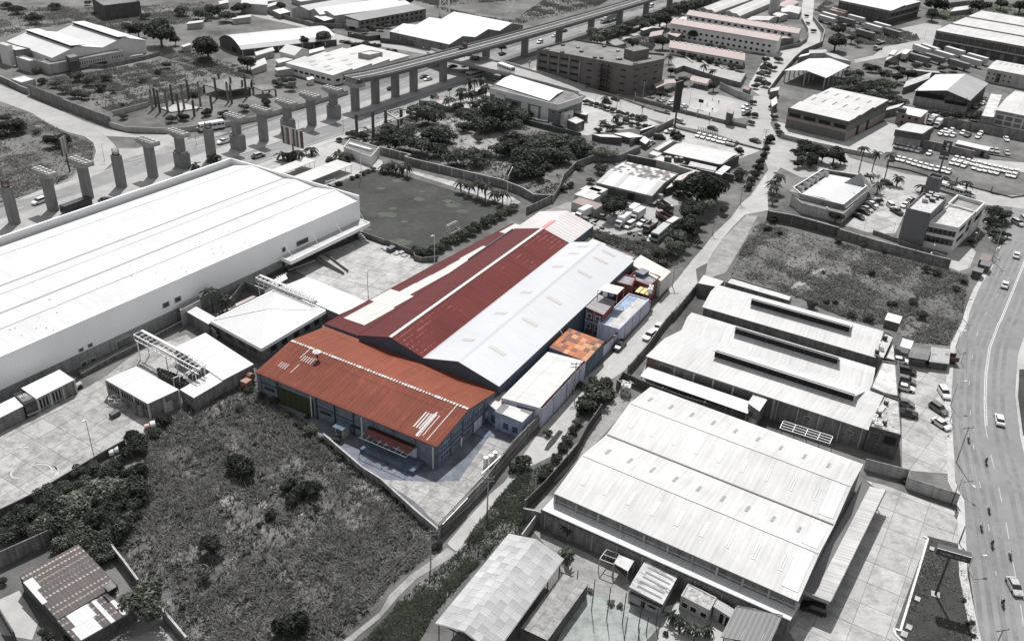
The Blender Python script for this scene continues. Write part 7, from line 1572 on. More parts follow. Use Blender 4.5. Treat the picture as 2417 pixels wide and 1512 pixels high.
def car(tc,u,v,h,kind,paint,label,group=None,dz=.06,name=None):
    """h: heading given as a vector or as a second image point the nose points to"""
    p=g(tc,u,v,dz);k=(kind,paint)
    if not isinstance(h,Vector):h=g(tc,h[0],h[1],dz)-p
    if k not in PROTO:PROTO[k]=make(*k);t=PROTO[k]
    else:t=copy_tree(PROTO[k])
    t.name=name or {'sedan':'car','suv':'car','pickup':'pickup_truck','van':'van','bus':'bus','trailer':'trailer'}.get(kind,'truck')
    t.location=p;t.rotation_euler=(0,0,math.atan2(h.y,h.x)+random.uniform(-.05,.05));tag(t,label,{'sedan':'car','suv':'car','pickup':'pickup','van':'van','bus':'bus','trailer':'trailer'}.get(kind,'truck'))
    if group:t['group']=group
    return t
hq=g('Q',185,385)-g('Q',285,305)
def row(tc,pts,h,grp,lab,paint='white',kind='sedan',dark=()):
    for i,(u,v)in enumerate(pts):car(tc,u,v,h,kind if i not in dark else 'pickup',paint if i not in dark else 'grey',lab.format(ORD[i]),grp)
row('Q',[(230,352),(325,372),(410,392),(505,412),(600,437),(790,482)],hq,'cars in the car lot','white car {} from the left in the row along the pink-topped wall')
row('Q',[(145,575),(255,577),(345,597),(450,627),(540,657),(630,682),(725,707),(815,732),(920,752),(1025,772),(1115,797)],hq,'cars in the car lot','car {} from the left in the long row along the mesh fence',dark=(0,))
row('Q',[(1245,575),(1345,597),(1445,625),(1530,655),(1635,672),(1725,697),(1805,717),(1900,737),(1995,757),(2085,777),(2180,797),(2270,807)],hq,'cars in the car lot','white car {} from the left in the back row of the close-packed block')
row('Q',[(1185,642),(1280,662),(1385,692),(1570,727),(1660,757),(1755,772),(1855,792),(1945,812),(2145,847),(2240,867)],hq,'cars in the car lot','white car {} from the left in the front row of the close-packed block')
row('Q',[(1055,100),(1170,90),(990,140),(1095,157),(1195,172),(1360,132),(1445,170),(1665,142),(1625,197)],hq,'cars in the car lot','white car {} listed among those scattered behind the showroom',dark=(6,))
for i,(u,v)in enumerate(((2105,242),(1840,425),(1930,440),(2115,475))):car('Q',u,v,Vector((-.2,-1,0)),'sedan','silver' if i else 'white',['lone white car in the middle of the rear car lot','white car touching the right end of the long hut','silver car just right of the long hut','silver car apart at the right of the long hut'][i],'cars in the car lot')
row('R',[(990,222),(1065,242),(1150,262),(1225,282),(1295,302),(1365,317),(1440,337),(1505,352)],g('R',940,260)-g('R',1030,195),'cars along the barred fence','parked car {} from the left in the row by the barred fence',dark=(6,7))
CARS=[('R',570,175,(500,175),'suv','white','white off-roader beside the palm in the service yard'),('R',420,258,(480,262),'van','black','black car left of the service building'),('R',290,335,(350,320),'sedan','silver','silver car under the tilted white canopy'),('R',235,378,(290,360),'sedan','silver','second silver car, below the tilted white canopy'),
 ('R',730,32,(790,50),'sedan','silver','silver car on the avenue behind the grey beam wall, left end'),('R',1190,122,(1250,145),'sedan','black','dark car on the avenue above the barred fence'),('R',1830,305,(1900,325),'sedan','black','dark car on the avenue near the crossing'),('R',2020,272,(2080,270),'sedan','white','white car at the crossing behind street trees'),('R',690,1078,(750,1060),'sedan','black','dark car in the shade of the wide tree'),('R',840,1130,(880,1180),'van','silver','grey van under the wide tree'),
 ('20',225,1148,(275,1158),'suv','white','white car left of three before the arched doors'),('20',264,1160,(310,1165),'suv','white','white car in the middle of three before the arched doors'),('20',322,1170,(370,1175),'suv','white','white off-roader at the right of three before the arched doors'),('20',455,1205,(500,1212),'suv','black','black jeep by the low dark annex'),('20',965,938,(920,925),'sedan','black','upper of two black cars on the avenue'),('20',890,966,(930,975),'sedan','black','lower of two black cars on the avenue'),
 ('20',1415,950,(1450,940),'sedan','white','white car behind the fence near the pink shade roof'),('20',1490,972,(1525,962),'sedan','white','white car left of the tall billboard behind the fence'),('20',1612,1005,(1650,995),'sedan','white','white car at the corner of the ball court'),('20',2195,1015,(2160,1020),'pickup','white','topmost of three cars by the lane wall'),('20',2190,1047,(2155,1052),'sedan','white','middle of three cars by the lane wall'),('20',2192,1080,(2155,1085),'sedan','black','dark lowest of three cars by the lane wall'),
 ('20',260,404,(220,420),'suv','white','white car on the far carriageway left of the second deck pier'),('20',397,343,(360,355),'sedan','white','white car half hidden by a deck pier'),('20',490,297,(530,285),'sedan','black','black car on the far carriageway behind a deck pier'),('20',1300,68,(1260,82),'van','white','white van far up the highway'),('20',2290,440,(2250,455),'box_truck','white','white box truck in the school yard'),
 ('20',2270,1330,(2330,1350),'sedan','black','dark car on the avenue close to the lane corner'),('20',1570,1150,(1620,1165),'suv','silver','silver car on the avenue by the billboard foot'),('20',1480,1300+28,(1440,1310),'suv','white','pale car behind the service building palm')if 0 else ('20',1880,1215,(1920,1225),'sedan','black','dark car on the avenue above the barred fence end'),
 ('10',1572,730,(1530,740),'sedan','black','dark car with bright roof between deck piers'),('10',1610,752,(1570,762),'sedan','white','white car between deck piers'),('10',1265,837,(1300,825),'sedan','black','dark car half behind a deck pier'),('10',32,1470,(80,1455),'suv','silver','pale off-roader on the near carriageway by the striped billboard'),('10',2308,515,(2350,500),'sedan','black','black car on the highway right of the overpass'),('10',1960,622,(2000,612),'sedan','white','white car in the shade under the overpass'),('10',1845,630,(1890,625),'sedan','black','dark car in the shade beside the overpass'),
 ('10',818,400,(850,405),'sedan','silver','silver car turning at the far road'),('10',868,408,(900,412),'sedan','black','dark car at the far road hedge'),('10',1612,456,(1660,460),'pickup','white','white pickup in front of the triple-gable warehouse'),('10',1690,474,(1730,480),'sedan','silver','silver car beside the white pickup'),('10',2120,870,(2155,860),'suv','black','black car among palms by the showroom'),('10',2050,893,(2085,885),'suv','grey','dark off-roader left of the black car among palms'),('10',2048,722,(1990,738),'bus','silver','pale bus in the shade under the overpass'),
 ('00',1985,1210,(1900,1225),'bus','white','white minibus half hidden by a bare pier'),('00',2095,1340,(2060,1350),'pickup','white','white pickup between a bare pier and a pedestal pier'),('00',2412,1475,(2450,1465),'sedan','black','black car between two pedestal piers'),('01',370,400,(335,412),'suv','white','white car on the highway at the left'),('01',722,465,(800,435),'bus','black','black bus partly hidden by the warehouse parapet'),('01',990,383,(1020,372),'sedan','black','black car partly hidden by the warehouse parapet'),
 ('30',1540,1155,(1510,1175),'box_truck','white','left of two white box trucks behind the dark showroom'),('30',1600,1185,(1570,1210),'box_truck','white','right of two white box trucks behind the dark showroom'),('30',2050,935,(2040,950),'sedan','silver','upper silver car beside the grey barn'),('30',2020,977,(2000,995),'sedan','white','lower white car beside the grey barn'),('30',1065,410,(1030,420),'flatbed','silver','stripped truck in the long grass'),('30',1040,465,(1000,475),'flatbed','silver','lower stripped truck at the grass edge'),('30',1945,1020-10,(1950,1030),'suv','grey','dark car in the shade of the grey barn'),
 ('31',860,540,(890,555),'sedan','black','lowest black car in the row by the restaurant'),('31',905,495,(940,508),'sedan','black','second black car from the bottom by the restaurant'),('31',935,470,(970,485),'sedan','silver','silver car third from the bottom by the restaurant'),('31',965,445,(1000,460),'sedan','black','black car fourth from the bottom by the restaurant'),('31',985,425,(1020,440),'sedan','white','white car fifth from the bottom by the restaurant'),('31',1000,402,(1035,415),'sedan','grey','dark car at the top of the restaurant row'),
 ('31',1165,445,(1190,470),'suv','white','white car with roof rack in the middle of the restaurant car park'),('31',1215,495,(1240,510),'pickup','black','black pickup behind the white car with roof rack'),('31',1340,388,(1300,405),'sedan','black','black car beside the slim dark tower'),('31',1290,432,(1250,455),'sedan','white','white car at the foot of the grey tower'),('31',1120,225,(1150,230),'suv','black','black car behind the restaurant palms'),('31',1720,305,(1800,330),'bus','white','white bus parked behind the office'),('31',1885,332,(1860,320),'pickup','white','white pickup behind the bus'),
 ('31',2345,600,(2380,620),'suv','silver','silver car at the top bend of the main road'),('31',2410,570,(2440,600),'suv','silver','car at the right edge of the top bend'),('31',2335,900,(2345,870),'sedan','white','white car on the main road beside the kiosk stalls'),('31',2228,1178,(2240,1140),'sedan','white','white car driving beside the double centre line'),('32',2175,945,(2160,890),'sedan','white','white car on the main road opposite the shed lot'),('33',2312,1020,(2345,1085),'sedan','silver','pale car at the bottom of the main road'),
 ('32',1305,490,(1345,500),'suv','black','black jeep topmost along the annex wall'),('32',1300,580,(1340,590),'suv','grey','dark car below the black jeep'),('32',1290,645,(1335,655),'sedan','white','white car third along the annex wall'),('32',1288,790,(1330,800),'sedan','grey','dark car with pale roof fourth along the annex wall'),('32',1300,885,(1345,895),'pickup','black','black pickup last along the annex wall'),('32',1605,845,(1670,890),'suv','grey','dark estate car standing across the shed lot'),('32',1628,985,(1690,1025),'sedan','white','white saloon car standing across the shed lot'),('32',1655,695,(1670,720),'suv','white','white car at the lot gate wall'),('32',1640,385,(1580,380),'dump_truck','grey','dark truck beside the low kiosk'),('32',1240,390,(1270,395),'sedan','white','white car under the dark net sunshade'),
 ('33',430,1225,(380,1210),'suv','black','black car in deep shade at the canopy end'),('22',1362,80,(1345,105),'sedan','white','upper of two white cars on the lane'),('22',1285,160,(1245,190),'suv','white','lower of two white cars on the lane'),('22',1003,250,(985,270),'pickup','black','black pickup on the lane by the works wall'),
 ('21',565,540,(530,555),'sedan','white','white car at the left of the scrap yard'),('21',665,535,(610,560),'box_truck','white','white box truck left in the scrap yard'),('21',830,543,(790,535),'sedan','grey','dark low car before the planter tree'),('21',655,625,(680,600),'dump_truck','grey','dark truck against the works end wall'),('21',1030,605,(1000,630),'box_truck','white','white box truck right of the planter tree'),('21',1120,520,(1085,545),'box_truck','white','upper box truck in the middle of the scrap yard'),('21',1168,552,(1130,580),'box_truck','silver','grey box truck next to the upper box truck'),('21',1100,625,(1070,640),'van','white','white van between box truck and dump truck'),('21',1225,605,(1190,620),'pickup','white','white pickup behind the dump truck'),('21',1290,650,(1240,690),'dump_truck','grey','dump truck with rusty bed in the scrap yard'),('21',1385,715,(1345,750),'bus','silver','old pale bus at the scrap yard edge'),('21',1480,650,(1450,670),'box_truck','red','rusty roofed truck behind the old bus'),('21',1420,560,(1390,540),'dump_truck','red','rusted truck wreck under the trees'),('21',1320,720,(1300,745),'suv','grey','dark car left of the old bus'),('21',1345,400,(1400,360),'flatbed','silver','flatbed truck by the patched shed corner'),('21',1560,325,(1590,315),'sedan','grey','grey car at the end of the patched shed'),('21',1430,460,(1460,480),'dump_truck','silver','pale machine under the tree edge'),
 ('02',690,605,(725,620),'suv','black','black off-roader at the end of the bay shed')]
for a in CARS:car(*a)
car('10',2340,668,(2400,690),'bus','white','white bus crossing the overpass',dz=zo+.05);car('10',2045,560,(2010,550),'van','black','black van on the overpass under the railway',dz=zo+.05)
tr_=car('20',925,195,(870,213),'trailer','silver','long white lorry trailer driving on the highway');car('20',868,212,(830,225),'box_truck','white','white tractor unit pulling the long trailer')
hB=g('30',900,240)-g('30',720,190)
TRL=[('30',555,220,'silver'),('30',580,190,'silver'),('30',740,235,'grey'),('30',830,215,'silver'),('30',650,165,'red'),('30',670,150,'red'),('30',1070,285,'silver'),('30',990,300,'silver'),('30',915,355,'grey'),('30',1170,345,'grey'),('30',1650,560,'silver'),('30',1560,590,'grey'),('30',1750,525,'silver'),('30',1900,615,'silver'),('30',1960,590,'silver'),('30',1790,645,'grey'),('30',1420,590,'grey')]
tl_=['topmost left white trailer by the far lane','second trailer from the far lane','dark trailer in front of the lettered one','pale lettered trailer below the glazed warehouse','pinkish trailer nearer the lane','pinkish trailer nearer the warehouse','white-roofed trailer above the long grass','white-roofed trailer left in the grass','grey lettered trailer behind the two trees','grey trailer at the grass edge','pale trailer in the middle of the truck yard','grey trailer left in the truck yard rows','upper pale trailer in the truck yard','pale trailer right in the truck yard rows','rightmost trailer of the truck yard','grey trailer lowest in the truck yard','grey trailer among weeds by the gate']
for i,(tc,u,v,pnt)in enumerate(TRL):
    t=car(tc,u,v,hB,'trailer',pnt,tl_[i],'trailers parked in the truck yard')
    if i in (3,8):
        d=hB.normalized();n=Vector((d.y,-d.x,0));n=n if n.y<0 else-n;d=d if d.x>0 else-d
        text_on('ALBRECAV',None,0,0,1.7,MT['steel_dark'],t,mtx=Matrix.Rotation(-t.rotation_euler.z,4,'Z')@ (Matrix.Translation(n*1.3+Zv(2.6))@ Matrix((d,Zv(1),n)).transposed().to_4x4()))
for i,(u,v)in enumerate(((1440,505),(1520,500))):car('30',u,v,Vector((.4,-1,0)),'trailer','silver',['left of two trailers backed against the stepped warehouse','right of two trailers backed against the stepped warehouse'][i],'trailers parked in the truck yard')
for i,(u,v)in enumerate(((1170,560),(1290,555))):car('30',u,v,AX1,'trailer','silver',['left of two trailers at the truck yard gate','right of two trailers at the truck yard gate'][i],'trailers parked in the truck yard')
tk=thing('truck','dark lorry with two white letters on its cab roof between the bay sheds','truck',g('02',270,850));hd_=(g('02',320,870)-g('02',210,770));hd_.z=0;hd_.normalize();c=tk.location;sdv=Vector((-hd_.y,hd_.x,0))
MB().box(c+hd_*-.5+Zv(.6),5.5,2.5,2.9,hd_).build('cab',MT['paint_black'],tk);MB().box(c+hd_*2.1+Zv(1.7),.4,2.2,1.0,hd_).build('windscreen',MT['glass'],tk);MB().box(c+hd_*-.2+Zv(3.52),3,2.1,.05,hd_).build('roof_plate',MT['wallgrey'],tk);MB().box(c+hd_*2.3+Zv(.5),.3,2.4,.5,hd_).build('bumper',MT['steel'],tk)
for x in (-2.2,1.4):
    for e in (-1,1):MB().tube(c+hd_*x+sdv*(e*1.1-.15)+Zv(.5),c+hd_*x+sdv*(e*1.1+.15)+Zv(.5),.5,None,10).build('wheel',MT['rubber'],tk)
text_on('RS',None,0,0,1.5,MT['ridge_white'],tk,mtx=Matrix.Translation(c+hd_*-.9+Zv(3.59))@ Matrix((sdv,-hd_,Zv(1))).transposed().to_4x4())
tl2=thing('tank_lorry','rusty orange tank lorry rear end behind the orange hall corner','truck',g('02',2370,600));c=tl2.location;d=c1.ay
MB().tube(c+d*0+Zv(1.9),c+d*4+Zv(1.9),1.0,None,12).build('tank',flat('tank_rust',(.17,.09,.07),.6),tl2);MB().box(c+Vector((-1,-1.5,.4)),1.8,1.8,1.8,d).build('cab',flat('cab_orange',(.26,.14,.1),.6),tl2);MB().box(c+d*2+Zv(.5),5,1.4,.4,d).build('chassis',MT['steel_dark'],tl2)
# people: one continuous body each
def figure(joints,edges,radii,mats):
    me=bpy.data.meshes.new('person');me.from_pydata(joints,edges,[]);o=bpy.data.objects.new('person',me);COLL.objects.link(o);md=o.modifiers.new('skin','SKIN')
    for v_,r in zip(me.skin_vertices[0].data,radii):v_.radius=(r,r)
    me.skin_vertices[0].data[0].use_root=True;o.modifiers.new('sub','SUBSURF').levels=1
    m2=bpy.data.meshes.new_from_object(o.evaluated_get(bpy.context.evaluated_depsgraph_get()));bpy.data.objects.remove(o);m2.materials.clear()
    for m in mats:m2.materials.append(m)
    return m2
flat('skin_tone',(.16,.09,.06),.7);flat('shirt_dark',.04,.9);flat('shirt_pale',.55,.9);flat('trousers',.035,.9)
J=[(0,0,.95),(0,0,1.2),(0,0,1.42),(0,0,1.55),(.02,0,1.68),(.0,.2,1.4),(.05,.27,1.12),(.16,.27,.9),(0,-.2,1.4),(.05,-.27,1.12),(.16,-.27,.9),(.04,.1,.9),(.1,.12,.5),(.06,.13,.08),(.2,.13,.04),(-.02,-.1,.9),(-.1,-.12,.5),(-.22,-.13,.08),(-.08,-.13,.04)]
E_=[(0,1),(1,2),(2,3),(3,4),(2,5),(5,6),(6,7),(2,8),(8,9),(9,10),(0,11),(11,12),(12,13),(13,14),(0,15),(15,16),(16,17),(17,18)]
Rr=[.15,.15,.16,.06,.115,.07,.05,.04,.07,.05,.04,.1,.07,.045,.04,.1,.07,.045,.04]
Js=[(0,0,.78),(.12,0,1.02),(.25,0,1.22),(.3,0,1.34),(.36,0,1.48),(.25,.2,1.2),(.45,.3,1.02),(.66,.28,.98),(.25,-.2,1.2),(.45,-.3,1.02),(.66,-.28,.98),(.1,.14,.76),(.42,.2,.66),(.24,.2,.3),(.38,.2,.26),(.1,-.14,.76),(.42,-.2,.66),(.24,-.2,.3),(.38,-.2,.26)]
def paintp(me,zh,zs):
    for p in me.polygons:z=p.center.z;p.material_index=0 if z>zh else 1 if z>zs else 2
    return me
PM_={(a,b):paintp(figure(j,E_,Rr,[MT['skin_tone']if a else MT['rubber'],MT[b],MT['trousers']]),1.5 if a else 1.36,.98 if a else .8)for a,j in ((1,J),(0,Js))for b in ('shirt_dark','shirt_pale')}
def person(p,rz,label,shirt='shirt_pale',ride=False):
    o=bpy.data.objects.new('person',PM_[(0 if ride else 1,shirt)]);COLL.objects.link(o);o.location=p;o.rotation_euler=(0,0,rz);return tag(o,label,'person')
mo0=bpy.data.objects.new('motorcycle',None);COLL.objects.link(mo0);B=lambda mb,nm,m:mb.build(nm,m,mo0,off=(0,0,0))
for x in (-.65,.68):B(MB().tube((x,-.06,.3),(x,.06,.3),.3,None,12),'wheel',MT['rubber'])
B(sect(MB(),[-.7,-.3,.2,.5],[.5,.35,.3,.6],[.75,.78,.9,.85],[.08,.14,.16,.06],[.08,.13,.13,.06]),'body',MT['paint_black']);B(MB().box((-.25,0,.76),.7,.26,.1),'seat',MT['rubber']);B(MB().beam((.5,-.35,1.0),(.5,.35,1.0),.05),'handlebar',MT['steel']);B(MB().tube((.48,0,.95),(.7,0,.3),.05),'fork',MT['steel']);B(MB().box((.6,0,.8),.16,.2,.18),'headlight',MT['lamp'])
MOTO=[('32',1885,1130,(1880,1080),'pale','beside the utility pole'),('32',2050,1340,(2045,1300),'dark','in mid road below the utility pole'),('33',2075,305,(2068,270),'pale','topmost in the bottom group'),('33',2005,470,(1998,430),'pale','nearest the kerb in the bottom group'),('33',2105,630,(2100,590),'dark','all in black, in the bottom group'),('33',2273,735,(2262,690),'pale','farthest right on the bottom road'),('33',2205,1185,(2195,1140),'dark','lowest on the bottom road'),('20',1450,1055,(1480,1062),'pale','on the avenue by the tall billboard')]
for i,(tc,u,v,h,sc,lb_)in enumerate(MOTO):
    p=g(tc,u,v,.06);hv=g(tc,h[0],h[1],.06)-p;a=math.atan2(hv.y,hv.x);m_=mo0 if i==0 else copy_tree(mo0);m_.location=p;m_.rotation_euler=(0,0,a);m_.name='motorcycle';tag(m_,f'black motorcycle {lb_}','motorcycle','motorcycles');person(p,a,f'{sc}-jacketed rider on the motorcycle {lb_}','shirt_'+sc,True)
for i,(u,v)in enumerate(((1875,945),(1932,975),(1825,995),(1872,1045))):person(g('20',u,v,.05),i*1.7,['player at the back of the ball court','player at the right of the ball court','player near the hoop on the ball court','player at the front edge of the ball court'][i],'shirt_dark' if i % 2 else 'shirt_pale')
bb_=thing('backboard','black basketball backboard on a thin pole at the ball court','hoop',g('20',1760,1020));c=bb_.location;MB().tube(c,c+Zv(3.6),.08).build('pole',MT['steel'],bb_);MB().box(c+Zv(2.7),2.2,.1,1.4,PNR).build('board',MT['void'],bb_)
zr=7.2;pp_=g('12',575,378,zr)
person(pp_,1,'person in dark clothes standing on the orange roof near the white strips','shirt_dark');um=thing('umbrella','small white umbrella open above the person on the orange roof','umbrella',pp_+Vector((-.1,.3,1.0)));MB().tube(um.location,um.location+Zv(1.4),.025).build('shaft',MT['steel'],um);MB().tube(um.location+Zv(1.2),um.location+Zv(1.65),.95,.05,12).build('canopy',MT['wallwhite'],um)
# ------------------------------------------------------------ plants
random.seed(71);rng=np.random.default_rng(7)
for n_,c in (('dark',(.062,.07,.055)),('mid',(.1,.11,.088)),('pale',(.19,.205,.165)),('hedge',(.095,.108,.078)),('palm',(.11,.122,.095))):foliage('leaf_'+n_,c)
foliage('grass_dry',(.29,.286,.276),1.7,.45);foliage('grass_green',(.2,.225,.17),1.6,.55);foliage('grass_mid',(.2,.198,.188),1.7,.5)
mat('bark',(.08,.072,.065),.95,.2,1.5,.2)
def leafmesh(name,n,leaf,lobes,m,squash=.8):
    """leaf clumps on the skins of several overlapping lobes, unit radius, centred at z=0"""
    per=n//len(lobes);V=[]
    for cx,cy,cz,r in lobes:
        d=rng.normal(size=(per,3));d /= np.linalg.norm(d,axis=1)[:,None];d[:,2]=np.where(d[:,2]<-.35,-d[:,2],d[:,2])
        rr=r*rng.uniform(.55,1.05,per)**.6;c=np.array([cx,cy,cz])+d*rr[:,None]*np.array([1,1,squash])
        nn=d+rng.normal(scale=.55,size=(per,3));nn /= np.linalg.norm(nn,axis=1)[:,None]
        a=np.cross(nn,rng.normal(size=(per,3)));a /= np.linalg.norm(a,axis=1)[:,None];b=np.cross(nn,a);s=leaf*rng.uniform(.5,1.4,per)[:,None]
        V.append(np.stack([c-a*s,c-b*s*.6,c+a*s,c+b*s*.7],1))
    V=np.concatenate(V).reshape(-1,3);return rawmesh(name,V,4,m)
def rawmesh(name,V,k,m):
    me=bpy.data.meshes.new(name);n=len(V)//k;me.vertices.add(len(V));me.vertices.foreach_set('co',V.astype(np.float32).ravel());me.loops.add(len(V));me.loops.foreach_set('vertex_index',np.arange(len(V),dtype=np.int32));me.polygons.add(n);me.polygons.foreach_set('loop_start',np.arange(0,len(V),k,dtype=np.int32));me.materials.append(m);me.update(calc_edges=True);return me
def lob(n,spread,r0,r1,zs=.5):return [(random.uniform(-1,1)*spread,random.uniform(-1,1)*spread,random.uniform(-.4,1)*spread*zs,random.uniform(r0,r1))for _ in range(n)]
CR={}
for kd,cnt,leaf in (('dark',2600,.085),('mid',2000,.08),('pale',1600,.085),('hedge',900,.13)):
    CR[kd]=[leafmesh('crown',cnt,leaf,lob(9,.52,.34,.56)+[(0,0,0,.6)],MT['leaf_'+kd])for _ in range(3)]
trunk_me=None
KL={'dark':'dense dark-leaved','mid':'bushy mid-green','pale':'loose pale-leaved','hedge':'clipped-looking small'}
def tree(tc,u,v,r,kd,label,group=None,low=False,sq=1.0):
    """crown centre and radius as seen; shrubs sit on the ground, trees on a trunk"""
    h=1.0
    for _ in range(3):
        c=g(tc,u,v,h);R=(g(tc,u+r,v,h)-c).length;h=R*(.55 if low else .62)+(0.0 if low else min(1.2,R*.3))
    t=thing('bush' if low else 'tree',label,'bush' if low else 'tree',(c.x,c.y,0),random.uniform(0,6),group)
    cr=bpy.data.objects.new('foliage' if low else 'crown',random.choice(CR[kd]));COLL.objects.link(cr);cr.parent=t;cr.location=(0,0,h);cr.scale=(R*1.08,R*1.08,R*.95*sq);cr.rotation_euler=(0,0,random.uniform(0,6))
    if not low:
        mb=MB();mb.tube((0,0,-.1),(0,0,h),max(.18,R*.08),max(.1,R*.05))
        for k in range(4):a=k*1.6+random.random();mb.tube((0,0,h*.55),(math.cos(a)*R*.6,math.sin(a)*R*.6,h+R*.2),R*.045,R*.02,5)
        mb.build('trunk',MT['bark'],t,off=(0,0,0))
    return t
def grp(tc,pts,kd,label,group,low=False,sq=1.0):
    for i,p in enumerate(pts):tree(tc,p[0],p[1],p[2],p[3]if len(p)>3 else kd,label.format(ORD[i % 30],KL[p[3]if len(p)>3 else kd]),group,low,sq)
grp('00',[(1500,320,170),(1290,280,100),(1640,375,60),(1940,440,165),(2310,575,92)],'dark','dense dark tree {} from the left between warehouse and hangar','trees beyond the highway')
grp('00',[(510,60,60),(330,175,90),(160,90,80),(2000,105,100),(2250,80,90),(1700,105,80),(1900,140,90),(2120,155,90),(1360,150,60),(1500,220,90),(820,30,40),(60,50,60),(1180,240,50)],'mid','grassland thicket bush {}, upper left','bushes in the upper left grassland',True)
grp('00',[(540,1315,120,'dark'),(340,1230,45),(100,1185,130,'dark'),(20,1260,60,'dark'),(200,1180,60),(60,1110,60)],'mid','{1} bush {0} listed left of the slip road','bushes left of the slip road',True)
grp('00',[(1565,615,50),(1485,670,45),(340,665,50,'pale'),(385,760,55,'dark'),(1065,845,50,'pale'),(1330,745,50,'pale'),(950,820,60),(800,900,60),(700,880,70),(600,840,70),(520,790,60),(850,760,80),(1000,730,60),(1150,1090,50,'pale'),(1830,880,50),(1720,1095,60,'dark'),(1600,1115,60),(1930,1055,60,'dark'),(2100,1065,60),(2290,1010,60),(720,720,80),(1150,980,25,'dark')],'mid','{1} bush {0} listed in the field below the twin-gable warehouse','bushes in the abandoned site field',True)
grp('10',[(440,375,75),(620,345,95),(572,412,40),(230,60,60),(1430,10,60),(700,265,30),(2300,445,50)],'dark','dark tree {} listed beside the far road and hangar','trees by the far road')
grp('10',[(940,430,55),(1030,430,70),(1110,440,60),(1290,490,45),(1230,480,40),(330,820,60,'mid'),(200,780,60,'pale'),(260,760,60,'mid'),(330,750,50,'pale'),(90,960,60),(10,1010,50),(1100,265,40,'pale'),(1170,270,40,'pale'),(1020,290,40,'pale'),(1240,245,40,'pale')],'dark','{1} shrub {0} listed along the low factory and far road','shrubs by the low factory',True)
grp('10',[(1600,1070,168),(1480,1060,77),(1350,1330,155,'dark'),(1520,1370,141),(1720,1240,129),(1790,1280,90),(2000,1100,129),(2240,1070,218,'dark'),(2130,1170,141),(1950,1190,77),(2330,1320,71),(2080,1310,45),(1900,1480,141),(2100,1470,129),(2280,1410,103),(1250,1240,103),(1890,1005,71,'dark'),(1000,1275,64),(900,1260,58),(1700,1410,115),(1620,1260,90,'dark'),(1160,1300,71),(1430,1230,90),(2370,1180,115),(780,1310,36,'dark')],'mid','{1} thicket bush {0} listed in the clearing between highway and soccer field','bushes of the central thicket',True)
grp('20',[(60,1100,120),(150,1080,72),(60,1350,168),(200,1390,168),(400,1340,156),(550,1360,132),(330,1450,144),(130,1470,156),(650,1400,108),(800,1440,96,'pale'),(900,1460,84,'pale'),(480,1460,120),(250,1300,84),(620,1310,60)],'mid','{1} thicket bush {0} listed right of the clearing','bushes of the central thicket',True)
grp('21',[(100,90,130),(230,120,100),(20,130,100),(330,60,60,'mid'),(640,60,50,'mid'),(550,230,45),(490,270,45),(830,90,70,'mid'),(730,190,45,'mid')],'dark','{1} bush {0} listed at the near edge of the thicket wall','bushes of the central thicket',True)
grp('20',[(930,300,63),(1020,262,63),(1110,232,63),(1200,202,69),(1290,175,75),(1390,175,109,'dark'),(1480,112,69),(1560,72,69),(1640,52,63),(1720,32,63),(1800,10,69),(800,345,121,'pale'),(1000,300,52),(1090,275,52),(1240,240,63),(1330,215,69),(1450,200,69,'dark')],'mid','{1} highway hedge tree {0} counted up the line','trees along the highway hedge')
grp('20',[(1415,395,75),(1700,315,68),(1820,315,65,'pale'),(1130,405,75,'mid'),(1250,465,50,'mid'),(1490,665,50),(1610,750,55,'mid'),(1890,805,62),(1560,770,45),(1390,885,52,'mid'),(1300,875,38,'mid'),(1460,855,40,'mid'),(880,700,60),(1540,1290,50),(2120,1410,38),(480,690,25,'mid')],'dark','{1} tree {0} listed among brick block, school and court','trees round the school')
grp('20',[(690,955,35),(740,968,35),(790,982,35),(840,998,35),(890,1015,35),(940,1032,35),(1000,1055,38),(1060,1072,38),(1120,1088,38),(1180,1100,38),(1235,1105,35),(960,1195,43),(1010,1165,43),(1060,1135,38),(1120,1160,38),(1180,1172,38),(1240,1182,38),(1300,1195,38),(915,1200,47),(810,1225,40),(1600,505,40),(1680,525,40),(1760,550,40),(1850,565,40),(1930,590,40),(2050,620,46),(2130,640,46),(1850,425,38),(1960,450,38)],'hedge','clipped hedge clump {} listed on showroom forecourt and school beds','hedge clumps',True)
grp('30',[(650,390,110),(680,275,80),(1590,40,120),(1560,130,70),(2000,60,85),(2380,60,80),(2200,40,60),(800,360,50,'mid'),(860,400,40,'mid'),(1230,725,60),(1330,695,70),(1240,650,50)],'dark','{1} tree {0} listed at the upper right among trailers and warehouses','trees at the upper right')
grp('30',[(830,775,96,'pale'),(780,710,72),(900,840,84),(1000,810,90),(1110,700,78),(1150,800,96,'pale'),(1090,860,78),(1180,930,72),(1260,965,72),(700,790,72),(970,905,72),(1070,935,66),(1000,645,60,'dark'),(1190,600,54),(1500,625,48),(1400,620,48),(1740,645,48),(1650,645,46),(950,620,46),(1560,1055,48),(1660,1075,54),(1740,1080,54),(1830,1095,72,'dark'),(1950,1105,60),(2000,1070,48),(760,840,72),(850,690,60)],'mid','{1} plant {0} listed in the overgrown plots by the barns','plants in the overgrown plots',True)
grp('30',[(370,1380,110),(460,1410,95),(640,1445,105),(530,1450,85),(300,1440,75),(420,1480,80),(700,1490,60)],'dark','dark round street tree {} listed before the dark-fronted factory','street trees before the dark-fronted factory')
grp('20',[(2370,560,39),(2350,640,42),(2330,700,42),(2300,760,42),(2280,810,39),(2390,620,42),(2370,790,49),(2255,960,35),(2270,1080,39),(2240,1150,39)],'hedge','small roadside shrub {} along the lane past the school','shrubs along the school lane',True)
